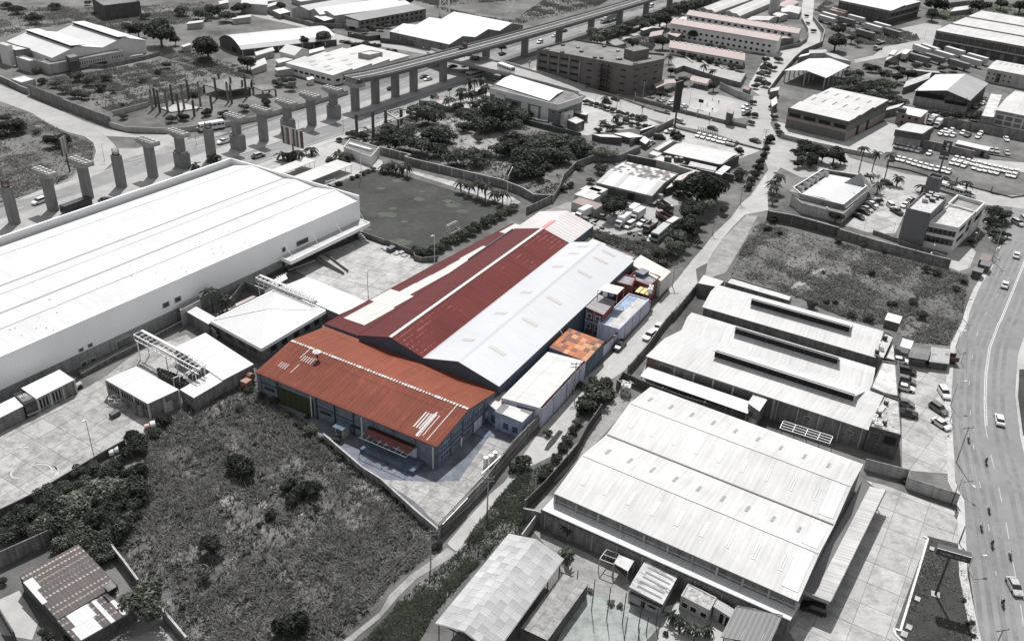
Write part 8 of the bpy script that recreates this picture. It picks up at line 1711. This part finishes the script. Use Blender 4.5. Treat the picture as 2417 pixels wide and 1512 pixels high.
grp('30',[(55,1010,36),(70,1100,36),(100,1180,36),(120,1250,39),(10,690,39),(60,640,39),(110,560,46),(375,150,23),(385,220,23),(440,290,29)],'hedge','small verge shrub {} beside the far lane','shrubs along the school lane',True)
grp('21',[(1750,260,230),(1900,260,144),(1610,250,103),(1800,420,109,'pale'),(1650,475,132),(1650,590,126),(1530,710,109,'pale'),(1500,800,98,'pale'),(1380,885,90),(960,430,138),(880,385,80),(1560,645,75),(1990,465,52),(1740,765,44),(1760,595,63),(1850,350,103),(1700,680,69),(1450,450,57,'mid'),(1620,800,69,'mid')],'dark','{1} tree {0} listed between scrap yard and lane','trees between scrap yard and lane')
grp('R',[(2050,270,82),(1975,420,66),(1940,500,66),(1900,600,72),(1860,690,77),(1810,780,77),(1760,870,77),(1710,970,68),(1600,790,110,'mid'),(1585,440,68,'mid'),(660,220,82),(740,230,48),(1990,330,48)],'dark','{1} street bush {0} listed along the lane beside the service yard','street trees along the lane',True,1.4)
grp('31',[(650,525,68),(2130,490,95,'mid'),(2220,510,75,'mid'),(2100,570,65),(2150,620,55,'mid'),(2210,690,45),(2260,700,35),(60,380,45,'mid'),(1920,765,40),(420,20,60),(300,30,50),(640,60,40),(1060,380,35,'mid'),(730,15,30)],'dark','{1} tree {0} listed round restaurant and office','trees round restaurant and office')
grp('31',[(990,1055,42,'dark'),(1200,1345,38,'dark'),(420,1355,55),(800,1440,45),(560,1325,35,'dark'),(640,1330,35,'dark'),(1160,1340,35),(530,1045,20,'dark'),(1500,1020,50),(1600,1050,50),(1380,1320,50),(1850,1130,40),(1780,1200,40),(60,560,45,'dark'),(10,640,40,'dark'),(500,630,50,'dark'),(680,740,50,'dark'),(1100,860,30,'dark'),(120,680,30,'dark'),(900,790,35),(1450,1450,60),(950,1470,60)],'mid','{1} bush {0} listed in the scrub field below the office','bushes in the right scrub field',True)
grp('22',[(800,690,154),(720,790,116),(760,620,94),(880,590,82),(760,548,40),(900,690,88),(660,850,61),(640,610,50)],'hedge','feathery green roadside bush {} listed where the lane narrows','bushes where the lane narrows',True)
grp('22',[(620,960,51),(570,1030,54),(520,1110,57),(470,1190,60),(410,1290,63),(350,1370,63),(290,1450,68),(90,1325,90),(340,1060,45),(30,1390,68),(560,640,45)],'hedge','wall-top creeper clump {} along the lane','creepers along the lane wall',True)
grp('11',[(1500,850,74),(1560,865,68),(1650,845,74),(1720,810,68),(1790,772,68),(1860,735,68),(1930,698,68),(2000,660,68),(2070,620,65),(2140,580,65),(2210,545,62),(2280,510,61),(2350,470,61),(2410,440,61),(900,165,30),(950,145,30),(1000,120,32),(1050,100,32),(1100,82,30),(790,215,32),(760,222,30),(680,245,32),(640,255,27),(700,10,61,'mid'),(800,5,54,'mid')],'hedge','field hedge clump {} counted from the near corner','hedge round the soccer field',True)
grp('02',[(1540,930,91),(1430,1055,72,'mid'),(1260,1120,124),(1330,1190,98),(1200,1240,98),(1050,1360,91,'mid'),(860,1375,91,'mid'),(740,1410,84,'mid'),(1250,1420,124),(1000,1445,110,'mid'),(1120,1330,78),(2250,1370,156),(2330,640,58,'mid'),(2250,820,52,'mid'),(1960,640,65,'mid'),(2060,600,52,'mid')],'dark','{1} bush {0} listed along the loading yard edge','bushes at the loading yard edge',True)
grp('03',[(420,140,123),(600,100,116),(780,60,108),(900,160,185,'pale'),(700,240,185,'pale'),(520,270,154),(400,330,146),(250,330,139),(120,400,131),(60,540,131),(230,470,108),(420,480,162,'pale'),(620,440,193,'pale'),(820,410,146,'pale'),(1000,340,185),(1100,430,162),(1000,570,131),(830,570,177,'pale'),(900,690,146),(650,580,146,'pale'),(1000,710,108,'pale'),(560,650,92),(1250,90,162),(1330,190,85),(1220,240,108),(1130,120,146,'pale'),(970,70,123,'pale'),(1290,330,62),(740,700,108)],'mid','{1} bush {0} listed in the thicket over the loading yard wall, bottom left','thicket over the loading yard wall',True,1.1)
grp('03',[(1350,1170,235,'pale'),(1970,600,130),(440,1450,85),(600,1500,60),(760,1480,60),(1900,920,70,'mid'),(1700,1200,35),(30,950,50)],'dark','{1} tree {0} listed near the rusty sheds','trees near the rusty sheds')
grp('13',[(340,170,98),(480,90,126),(330,1360,161),(140,340,63,'mid'),(570,280,41),(30,430,37),(1700,625,57),(300,60,80)],'dark','{1} bush {0} listed standing in the foreground scrub field','bushes in the foreground scrub',True,1.3)
grp('12',[(520,1020,85,'pale'),(180,740,55),(750,1110,50),(60,690,45),(390,960,40)],'mid','{1} bush {0} listed along the long orange hall wall','bushes along the orange hall',True)
grp('33',[(1845,1125,28),(1300,20,40),(1380,40,50),(1450,70,50),(1530,100,45),(1600,130,35),(1890,1345,30),(1930,1340,25),(1940,1460,28)],'mid','{1} verge plant {0} listed near the signboard lawn and wall','plants near the signboard lawn',True)
grp('23',[(510,460,65),(500,690,80),(1440,1440,35,'dark'),(930,1150,40),(1010,1180,35),(730,1040,35)],'pale','{1} plant {0} listed in the yard below the white lean-to','plants in the shelter yard',True)
# palms
def frond_mesh():
    V=[]
    for k in range(17):
        a=k*2.4+random.uniform(-.2,.2);up=random.uniform(-.1,.8);L_=random.uniform(.8,1.1);pts=[]
        for i in range(7):
            s=i/6;pts.append(np.array([math.cos(a)*L_*s,math.sin(a)*L_*s,up*s*1.1-.95*s*s*(1.1-up*.4)]))
        sd=np.array([-math.sin(a),math.cos(a),0])
        for i in range(6):
            w0,w1=.17*math.sin(math.pi*min(1,.15+.85*i/6)),.17*math.sin(math.pi*min(1,.15+.85*(i+1)/6));dz=np.array([0,0,-.1])
            V+=[pts[i],pts[i+1],pts[i+1]+sd*w1+dz,pts[i]+sd*w0+dz,pts[i+1],pts[i],pts[i]-sd*w0+dz,pts[i+1]-sd*w1+dz]
    return rawmesh('fronds',np.array(V),4,MT['leaf_palm'])
FR=[frond_mesh()for _ in range(3)];trunk_p=MB().tube((0,0,0),(0,0,1),.22,.14,7);TP=None
def palms(tc,pts,label,group,R=2.6):
    global TP
    for i,(u,v,tu,tv)in enumerate(pts):
        p=g(tc,u,v);hgt=min(14,max(1.2,htop(p,tc,tu,tv)))
        t=thing('palm_tree',label.format(ORD[i]),'palm',p,random.uniform(0,6),group);f_=bpy.data.objects.new('fronds',random.choice(FR));COLL.objects.link(f_);f_.parent=t;f_.location=(0,0,hgt);f_.scale=(R,)*3;f_.rotation_euler=(0,0,random.random()*6)
        if TP is None:TP=trunk_p.build('trunk',MT['bark'],t,off=(0,0,0));o=TP
        else:o=TP.copy();COLL.objects.link(o);o.parent=t
        o.scale=(1,1,hgt)
palms('11',[(1210,115,1212,50),(1283,115,1280,25),(1345,135,1345,60),(1415,155,1418,45),(1920,300,1918,195),(1993,335,1990,220),(2077,350,2075,200),(2148,380,2150,220),(2235,380,2235,300),(2308,425,2310,300)],'royal palm {} from the left along the soccer field path','palms along the soccer field',2.7)
palms('10',[(1805,1000,1805,915),(1915,960,1920,870),(1930,880,1935,830),(1990,880,1990,770),(2045,880,2045,740),(2105,870,2105,740),(2150,900,2150,810),(2010,950,2010,865),(2045,1000,2042,955),(2090,980,2090,938),(2140,950,2140,908),(2255,800,2255,755),(330,1500,330,1440),(400,1490,400,1420),(520,1450,525,1390),(250,1500,240,1440),(780,1490,780,1430),(850,1500,840,1450)],'palm {} listed from showroom to striped billboard along the highway','palms along the highway',3.0)
palms('01',[(1997,1420,1965,1215),(2127,1400,2122,1285)],'thin palm {} in the court below the white warehouse','palms below the white warehouse',2.6);palms('01',[(1835,90,1840,75),(1990,20,1990,0),(2030,10,2030,-10)],'palm top {} peeking over the warehouse parapet','palms behind the white warehouse',2.4)
palms('20',[(1790,690,1790,610),(1870,710,1878,655),(1465,600,1465,520),(875,960,878,910),(970,1140,970,1090),(850,1180,850,1150),(1190,1130,1190,1105)],'palm {} listed between school and showroom forecourt','palms by school and showroom',2.4)
palms('31',[(860,120,880,-120),(985,110,1000,-75),(1100,190,1140,-60),(1215,245,1225,155),(1030,310,1035,215),(945,190,950,150),(90,300,95,140),(60,330,60,240),(40,300,30,200),(1720,300,1715,210),(1845,320,1860,205),(1445,300,1445,240),(330,60,300,-30),(2120,700,2120,650),(2160,760,2170,720),(2190,600,2190,560)],'palm {} listed round the restaurant and office','palms round restaurant and office',2.5)
palms('23',[(1485,1335,1485,1285),(1560,1400,1560,1300),(1640,1440,1640,1365),(1725,1470,1730,1400),(1815,1460,1812,1425),(510,545,510,440),(510,800,500,660)],'little yard palm {} from the left below the white lean-to','small palms in the yard',1.5)
# grass and scrub: uncountable
def tufts(name,poly,n,h,m,lean=.5,blades=3,wd=.16,clump=.12):
    P_=np.array([(p[0],p[1])for p in poly]);lo,hi=P_.min(0),P_.max(0);pts=np.zeros((0,2))
    while len(pts)<n:
        q=rng.uniform(lo,hi,(n*2,2));q=q[inpoly(q[:,0],q[:,1],poly)]
        f=sum(np.sin(q[:,0]*a*clump+b)*np.sin(q[:,1]*c*clump+d)for a,b,c,d in ((1,0,1.3,1),(2.3,2,1.9,.4),(4.1,1,4.7,2),(8,.3,7.1,1)))/2+.5
        pts=np.concatenate([pts,q[rng.random(len(q))<.06+.94*np.clip(f,0,1)**1.8]])
    pts=pts[:n];big=rng.uniform(.35,1.0,n)**1.5
    V=np.zeros((n,blades,3,3))
    for k in range(blades):
        a=rng.uniform(0,6.283,n);dx,dy=np.cos(a),np.sin(a);hh=h*big*rng.uniform(.6,1.2,n);w_=wd*(.6+big);ln_=lean*1.9*hh*rng.uniform(.2,1.5,n);b0=pts+rng.normal(scale=.12,size=(n,2))
        V[:,k,0]=np.stack([b0[:,0]-dy*w_,b0[:,1]+dx*w_,np.zeros(n)],1);V[:,k,1]=np.stack([b0[:,0]+dy*w_,b0[:,1]-dx*w_,np.zeros(n)],1);V[:,k,2]=np.stack([b0[:,0]+dx*ln_,b0[:,1]+dy*ln_,hh],1)
    c=np.array([P_[:,0].mean(),P_[:,1].mean(),0]);me=rawmesh(name,V.reshape(-1,3)-c,3,m);o=bpy.data.objects.new(name,me);COLL.objects.link(o);o.location=c;o['kind']='stuff';return o
F1=gl('12',[(60,640),(230,800),(400,900),(640,1140),(1000,1450)])+gl('13',[(1170,70),(1500,380),(1690,550),(1730,620),(1500,800),(1250,980),(1080,1190),(860,1420),(760,1560)])+gl('03',[(1760,1560),(1540,1290),(1320,1020),(1060,680),(1180,300),(1300,0)])+gl('02',[(1400,1120),(1560,960),(1800,760),(2060,590)])
tufts('dry_scrub',F1,34000,.6,MT['grass_dry'],.8,3,.07,.07);tufts('dry_scrub',F1,5000,1.2,MT['grass_mid'],.45,4,.12,.3);struct('scrub_ground',F1,.03,MT['scrub'])
F2=gl('13',[(1760,800),(1960,630),(2050,450),(2330,110)])+gl('22',[(100,1420),(400,1330),(300,1500)])+gl('23',[(120,280),(90,480),(60,600),(0,560)])+gl('13',[(2340,520),(2000,870),(1700,1200),(1480,1560),(960,1560),(1090,1440),(1240,1290),(1350,1130),(1560,960)])
tufts('green_bank',F2,22000,.55,MT['grass_green'],.6,3,.09);struct('bank',F2,.03,MT['scrub'])
F3=gl('31',[(20,600),(640,760),(1000,860),(1550,1000),(1880,1080),(1860,1300),(1820,1500)])+gl('32',[(1790,60),(1700,230),(1360,200),(1210,120)])+gl('31',[(1250,1560),(800,1500),(300,1290),(0,1180)])+gl('21',[(2050,1070),(2120,900),(2250,640),(2380,560)])
tufts('dry_scrub',F3,22000,.6,MT['grass_mid'],.8,3,.1,.06)
tufts('grass',gl('00',[(-60,60),(860,70),(1340,60),(1900,20),(2100,120),(1700,230),(1350,240),(1150,320),(900,260),(700,210),(280,280),(0,350)]),14000,.7,MT['grass_mid'],.6,3,.2,.05)
tufts('grass',gl('00',[(430,720),(850,680),(1500,560),(2000,650),(2200,700),(1900,780),(1900,900),(1400,990),(1080,1060),(640,900),(390,780)]),12000,.7,MT['grass_mid'],.6,3,.18,.08)
tufts('grass',gl('00',[(-60,980),(300,1080),(640,1260),(860,1340),(880,1420),(850,1520)])+gl('01',[(700,120),(560,215),(340,290),(-60,420)]),9000,.7,MT['grass_dry'],.6,3,.15,.08)
tufts('grass',gl('10',[(1450,0),(2700,0),(2410,190),(1850,130),(1650,60)])+gl('20',[(100,0),(1000,-60),(800,60),(100,220),(0,230)]),9000,.7,MT['grass_mid'],.6,3,.25,.04)
tufts('grass',gl('30',[(450,100),(600,150),(560,260),(800,330),(900,420),(1200,420),(1430,370),(1400,320),(1200,270),(700,230),(680,60),(560,0)]),7000,.8,MT['grass_mid'],.5,3,.35,.06)
tufts('grass',gl('30',[(1560,130),(1700,200),(2410,190),(2410,40),(1900,20)]),5000,.9,MT['grass_green'],.5,3,.4,.05)
tufts('dry_scrub',gl('10',[(900,1240),(1300,1010),(2000,1050),(2400,1200)])+gl('20',[(500,1260),(1000,1400),(1000,1500)])+gl('21',[(600,80),(450,330),(380,380),(0,260)])+gl('11',[(2300,180),(1500,20)])+gl('10',[(1160,1420)]),6500,.7,MT['grass_mid'],.6,3,.15,.1)
tufts('weeds',gl('21',[(700,640),(1000,720),(1330,800),(1560,900),(1620,940),(1460,1010),(1000,830),(760,720)]),5000,.6,MT['grass_mid'],.6,3,.2)
tufts('weeds',gl('33',[(1500,560),(1830,660),(1900,1000),(1950,1350),(1990,1540),(1340,1540),(1270,1420)]),3500,.3,MT['grass_mid'],.6,3,.1)
tufts('weeds',gl('20',[(950,390),(1300,330),(1340,430),(1300,480),(1100,400)]),2000,.5,MT['grass_mid'],.6,3,.25)

tufts('grass',gl('00',[(1480,520),(1720,470),(2050,560),(2380,660),(2380,800),(2000,640),(1900,640)]),3500,.6,MT['grass_mid'],.6,3,.2)

grp('12',[(700,1190,34),(790,1290,36),(880,1370,34),(960,1440,36),(620,1110,40),(420,980,45),(300,880,36),(480,900,30)],'hedge','ragged weed clump {} along the low works wall','weeds along the works wall',True)
grp('13',[(1230,120,32),(1320,190,36),(1390,245,36),(1450,290,30),(1180,90,34)],'hedge','creeper clump {} hanging over the low works wall','weeds along the works wall',True)
# ------------------------------------------------------------ poles, lamps, billboards, wires
def lamp(tc,u,v,tu,tv,hu,hv,label,m='pole',r=.1,grp_='street lamps',hz=None):
    p=g(tc,u,v);h=max(3,htop(p,tc,tu,tv));t=thing('street_lamp',label,'lamp',p,0,grp_);tp_=p+Zv(h);MB().tube(p,tp_,r,r*.6,7).build('pole',MT[m],t)
    e=g(tc,hu,hv,h);MB().tube(tp_,e,.06,.05).build('arm',MT[m],t);d=(e-tp_);d.z=0
    MB().box(e-Zv(.1),.8,.35,.18,d if d.length>.05 else AX1).build('lamp_head',MT['wallwhite'],t);return t
for i,a in enumerate(((1770,260,1825,110,1858,95),(1820,400,1740,300,1690,285),(1720,800,1780,580,1862,567),(1715,945,1745,880,1700,930))):lamp('32',*a,f'roadside lamp {ORD[i]} from the top along the shed lot')
for i,a in enumerate(((1795,100,1840,62,1940,65),(1885,850,1935,722,2045,712))):lamp('33',*a,f'roadside lamp {ORD[i]} from the top along the signboard lawn')
for i,(u,v,tu,tv)in enumerate(((1945,770,1960,680),(1980,720,2000,627),(2030,660,2043,577),(1880,1040,1905,908),(2080,800,2080,727),(2135,900,2140,842),(2165,880,2170,822),(1185,680,1195,585),(1525,940,1535,870),(1560,850,1567,792),(780,120,795,35),(1150,200,1160,125),(1025,170,1038,95),(1940,380,1955,285),(540,550,560,440),(905,680,925,545))):lamp('31',u,v,tu,tv,tu+6,tv,f'slim white-headed lamp {ORD[i]} listed round office and restaurant','steel_white',.07)
lamp('02',890,1310,808,930,785,940,'tall grey lamp mast on the loading yard');lamp('11',1672,1000,1667,700,1650,708,'white lamp mast beside the maroon hall','steel_white');lamp('11',1052,1305,1043,1030,1033,1040,'thin lamp mast on the loading bay yard');lamp('11',988,165,983,-180,985,-182,'very tall white mast at the corner of the soccer field','steel_white',.14);lamp('11',2350,400,2358,150,2400,68,'double lamp by the wall end of the palm row','steel_white');lamp('12',600,40,600,-40,602,-42,'short pole behind the hip hall')
for i,(tc,u,v,tu,tv)in enumerate((('00',1840,1360,1825,1200),('00',130,700,118,620),('10',1210,1075,1195,925),('10',820,1225,795,1045),('10',400,1190,350,1185-40),('20',620,350,615,300),('20',1040,215,1035,170),('20',30,590,35,530),('20',360,690,358,620),('20',1580,1000,1570,960),('20',1660,975,1690,840),('20',780,960,785,900),('20',1010,1015,1012,955),('20',1440,1160,1442,1105),('20',1840,1200,1845,1130),('10',1570,430,1567,320),('10',1310,400,1310,290),('10',880,400,882,320),('00',980,1510,965,1350),('30',1475,370,1485,285))):lamp(tc,u,v,tu,tv,tu+22,tv-4,f'far street lamp {ORD[i]} listed along highway and avenue','pole',.09)
def upole(tc,u,v,tu,tv,label,arms=2):
    p=g(tc,u,v);h=min(16,max(5,htop(p,tc,tu,tv)));t=thing('utility_pole',label,'pole',p,0,'utility poles along the roads');MB().tube(p,p+Zv(h),.16,.1,7).build('pole',MT['pole'],t)
    for k in range(arms):MB().beam(p+Vector((-1.2,-.3,h-.3-.8*k)),p+Vector((1.2,.3,h-.3-.8*k)),.12).build('crossarm',MT['wood'],t)
    for k in (-1,0,1):MB().tube(p+Vector((k,k*.25,h-.2)),p+Vector((k,k*.25,h+.1)),.06).build('insulator',MT['wallpale'],t)
    return p+Zv(h-.2)
UP=[upole('13',1635,815,1638,480,'utility pole at the corner of the scrub field and path'),upole('13',2165,295,2165,-20,'utility pole outside the works gate'),upole('22',575,690,603,395,'utility pole with crossarm by the lilac street wall'),upole('21',1500,1180,1500,975,'utility pole at the cream shed corner'),upole('21',1875,700,1868,560,'utility pole under the lane trees'),upole('21',2135,410,2170,250,'utility pole where the dirt verge begins'),upole('R',1940,400,1985,120,'utility pole at the avenue crossing')]
UQ=[upole('32',1775,1330,1882,995,'utility pole with crossarm beside the shed lot road',1),upole('33',2130,1600,2215,1470,'utility pole with crossarm at the bottom edge',1),upole('31',2110,940,2220,640,'utility pole on the verge below the office',1),upole('31',1830,1480,1880,1300,'leaning utility pole at the scrub field edge',1)]
mb=MB()
for a,b in ((UQ[1],UQ[0]),(UQ[0],UQ[3]),(UQ[3],UQ[2])):
    q=[a.lerp(b,i/10)+Vector((0,0,-1.5*math.sin(math.pi*i/10)))for i in range(11)]
    for i in range(10):mb.tube(q[i],q[i+1],.018,None,4)
tag(mb.build('power_line',MT['steel_dark']),'thin power line strung along the kerb of the main road','power line')
upole('20',975,1060,985,885,'utility pole with transformers on the avenue');upole('20',1222,930,1235,760,'utility pole in front of the brick block')
for k in (-1,0,1):
    mb=MB()
    for a,b in zip(UP[:-1],UP[1:]):
        q=[a.lerp(b,i/8)+Vector((k,k*.25,-1.2*math.sin(math.pi*i/8)))for i in range(9)]
        for i in range(8):mb.tube(q[i],q[i+1],.02,None,4)
    q=[UP[0].lerp(UP[0]+(UP[0]-UP[1])*1.2,i/8)+Vector((k,k*.25,-1.2*math.sin(math.pi*i/8)))for i in range(9)]
    for i in range(8):mb.tube(q[i],q[i+1],.015,None,4)
    tag(mb.build('power_line',MT['steel_dark']),['left strand of the power line along the lane','middle strand of the power line along the lane','right strand of the power line along the lane'][k+1],'power line')
def board(name,label,base,a,b,zlo,zhi,m,tc,n=9,stripes=None,r=.35):
    p=g(tc,*base);t=thing(name,label,'billboard',p);A=g(tc,*a,zhi);B=g(tc,*b,zhi);d=(B-A);d.z=0;L_=d.length;d.normalize();nr=Vector((d.y,-d.x,0))
    c=Vector((p.x,p.y,0));MB().tube(c,c+Zv(zlo+.5),r,r*.9,10).build('pole',MT['pole_dark'],t);MB().box(c-nr*.3+Zv(zlo),L_,.5,zhi-zlo,d).build('frame',MT['steel_dark'],t)
    for k in range(n):MB().box(c+d*(L_*((k+.5)/n-.5))+nr*.02+Zv(zlo+.1),L_/n*.96,.08,zhi-zlo-.2,d).build('board_panel',MT[stripes[k % len(stripes)]]if stripes else MT[m],t)
    return t,c,d,nr,L_
mat('torn_rust',(.16,.09,.07),.9,.3,.5,.2,streak=.5)
board('billboard','torn billboard of rust and white vertical stripes on one pole by the highway',(355,1500),(255,1215),(445,1270),5.2,11.5,'wallpale','10',11,('torn_rust','wallpale','wallgrey','torn_rust','wallwhite','wallpale','torn_rust','wallpale','walldark','wallwhite','torn_rust'),.3)
mat('billboard_black',(.022,.022,.024),.7,.2,.2);board('billboard','tall narrow black billboard on a thick pole at the avenue',(1520,1200),(1520,810),(1582,790),6.8,19,'billboard_black','20',2,None,.4)
tg,c,d,nr,L_=board('wall_sign','pale triangular-topped sign board behind the third pier',(655,110),(615,0),(668,-40),6,12,'wallpale','01',4,('wallpale','wallgrey'),.3)
sg2,c,d,nr,L_=board('flower_sign','dark sign box with a white petal emblem on a pole in the car lot',(965,800),(960,420),(1120,450),7.8,12.2,'signdark','Q',1,None,.28)
MB().box(c+nr*.05+d*-.2+Zv(8.1),L_*.62,.1,3.7,d).build('emblem_field',MT['wallgrey'],sg2)
for k,(x,z,a,m_)in enumerate(((-.5,10.9,.9,'void'),(.5,11.0,-.9,'wallwhite'),(-.75,9.9,1.7,'void'),(-.35,9.0,2.7,'void'),(.55,9.4,-2.3,'wallwhite'))):
    o_=c+nr*.13+d*(x*.9-.2)+Zv(z);ring_=[]
    for i in range(10):s,w_=math.cos(i*math.tau/10)*.62,math.sin(i*math.tau/10)*.34;ring_.append(o_+d*(math.cos(a)*w_-math.sin(a)*s)+Vector((0,0,math.cos(a)*s+math.sin(a)*w_)))
    MB().hexa([q-nr*.03 for q in ring_],[q+nr*.03 for q in ring_]).build('petal',MT[m_],sg2)
for z in (5.2,6.6):MB().box(c+Zv(z),3.2,.5,.9,d).build('side_board',MT['walldark'],sg2)
for i,(u,v,tv)in enumerate(((1632,990,885),(1650,985,880),(1668,985,880),(1680,990,890))):
    p=g('10',u,v);h=htop(p,'10',u,tv);t=thing('flagpole',f'flagpole {ORD[i]} from the left in front of the showroom','flagpole',p,0,'flagpoles before the showroom');MB().tube(p,p+Zv(h),.08).build('pole',MT['pole'],t)
    if i in (0,2,3):MB().box(p+Vector((.8,0,h-1.8)),1.5,.05,1.6,Vector((1,-.3,0))).build('flag',MT['tank_pink']if i==3 else MT['walldark'],t)
for i,(tc,u,v,tv,w_)in enumerate((('20',1215,1080,1010,2.2),('10',1813,900,850,3),('33',1725,245,115,2.2),('33',1800,600,490,1.2),('20',160,640,600,2))):
    p=g(tc,u,v);h=max(2.5,htop(p,tc,u,tv));t=thing('sign_post',['small dark-topped sign post on the showroom forecourt edge','small sign board on a post among the showroom palms','square dark sign on a post at the boundary wall end','thin post with an arm at the lawn corner','pale sign beside the highway under the overpass'][i],'sign',p);MB().tube(p,p+Zv(h),.12).build('post',MT['pole_dark'],t);MB().box(p+Zv(h-.2),w_,.2,1.2,AX1).build('board',MT['walldark']if i != 4 else MT['wallpale'],t)
for i,(u,v,w_)in enumerate(((2030,975,5),(1960,1090,3),(2030,1030,3.5))):k_=box_thing('market_stall',['dark cluttered kiosk at the road bend','lower dark stall at the road bend','dark awning stall beside the road bend kiosk'][i],'stall',g('31',u,v),w_,2.6,2.2,AX1,MT['walldark'],MT['roof_dark']if i else MT['sheet_brownlight'])
for i,(u,v)in enumerate(((1355,1045),(1410,1060),(1450,1070))):box_thing('road_barrier',f'concrete road barrier {ORD[i]} from the left on the avenue','barrier',g('20',u,v),3,.5,.8,g('20',1450,1070)-g('20',1355,1045),MT['wallgrey'])
for i,(u,v,s_)in enumerate(((1545,655,1),(1410,1125,1.1),(1330,1390,1.2),(1285,1455,1.3))):box_thing('concrete_block',f'pale concrete block {ORD[i]} from the top on the signboard lawn','block',g('33',u,v),s_,s_*.8,.3,AX1,MT['wallpale'])
pl_=thing('planter','round white planter tub under the dark scrap yard tree','planter',g('21',950,575));MB().tube(pl_.location,pl_.location+Zv(1.6),2.2,2.5,12).build('tub',MT['wallpale'],pl_)
random.seed(99)
for i in range(26):
    u,v=random.choice(((760,640),(850,660),(1000,660),(1150,690),(1230,760),(740,600),(900,690)));p=g('21',u+random.uniform(-60,60),v+random.uniform(-25,25));tag(MB().box(p,random.uniform(.5,1.8),random.uniform(.4,1),random.uniform(.2,.7),Vector((random.random(),random.random()-.5,0))).build('scrap_piece',MT[random.choice(['wallpale','walldark','rust','steel'])]),'piece of scrap lying in the scrap yard weeds','scrap','scrap in the scrap yard')
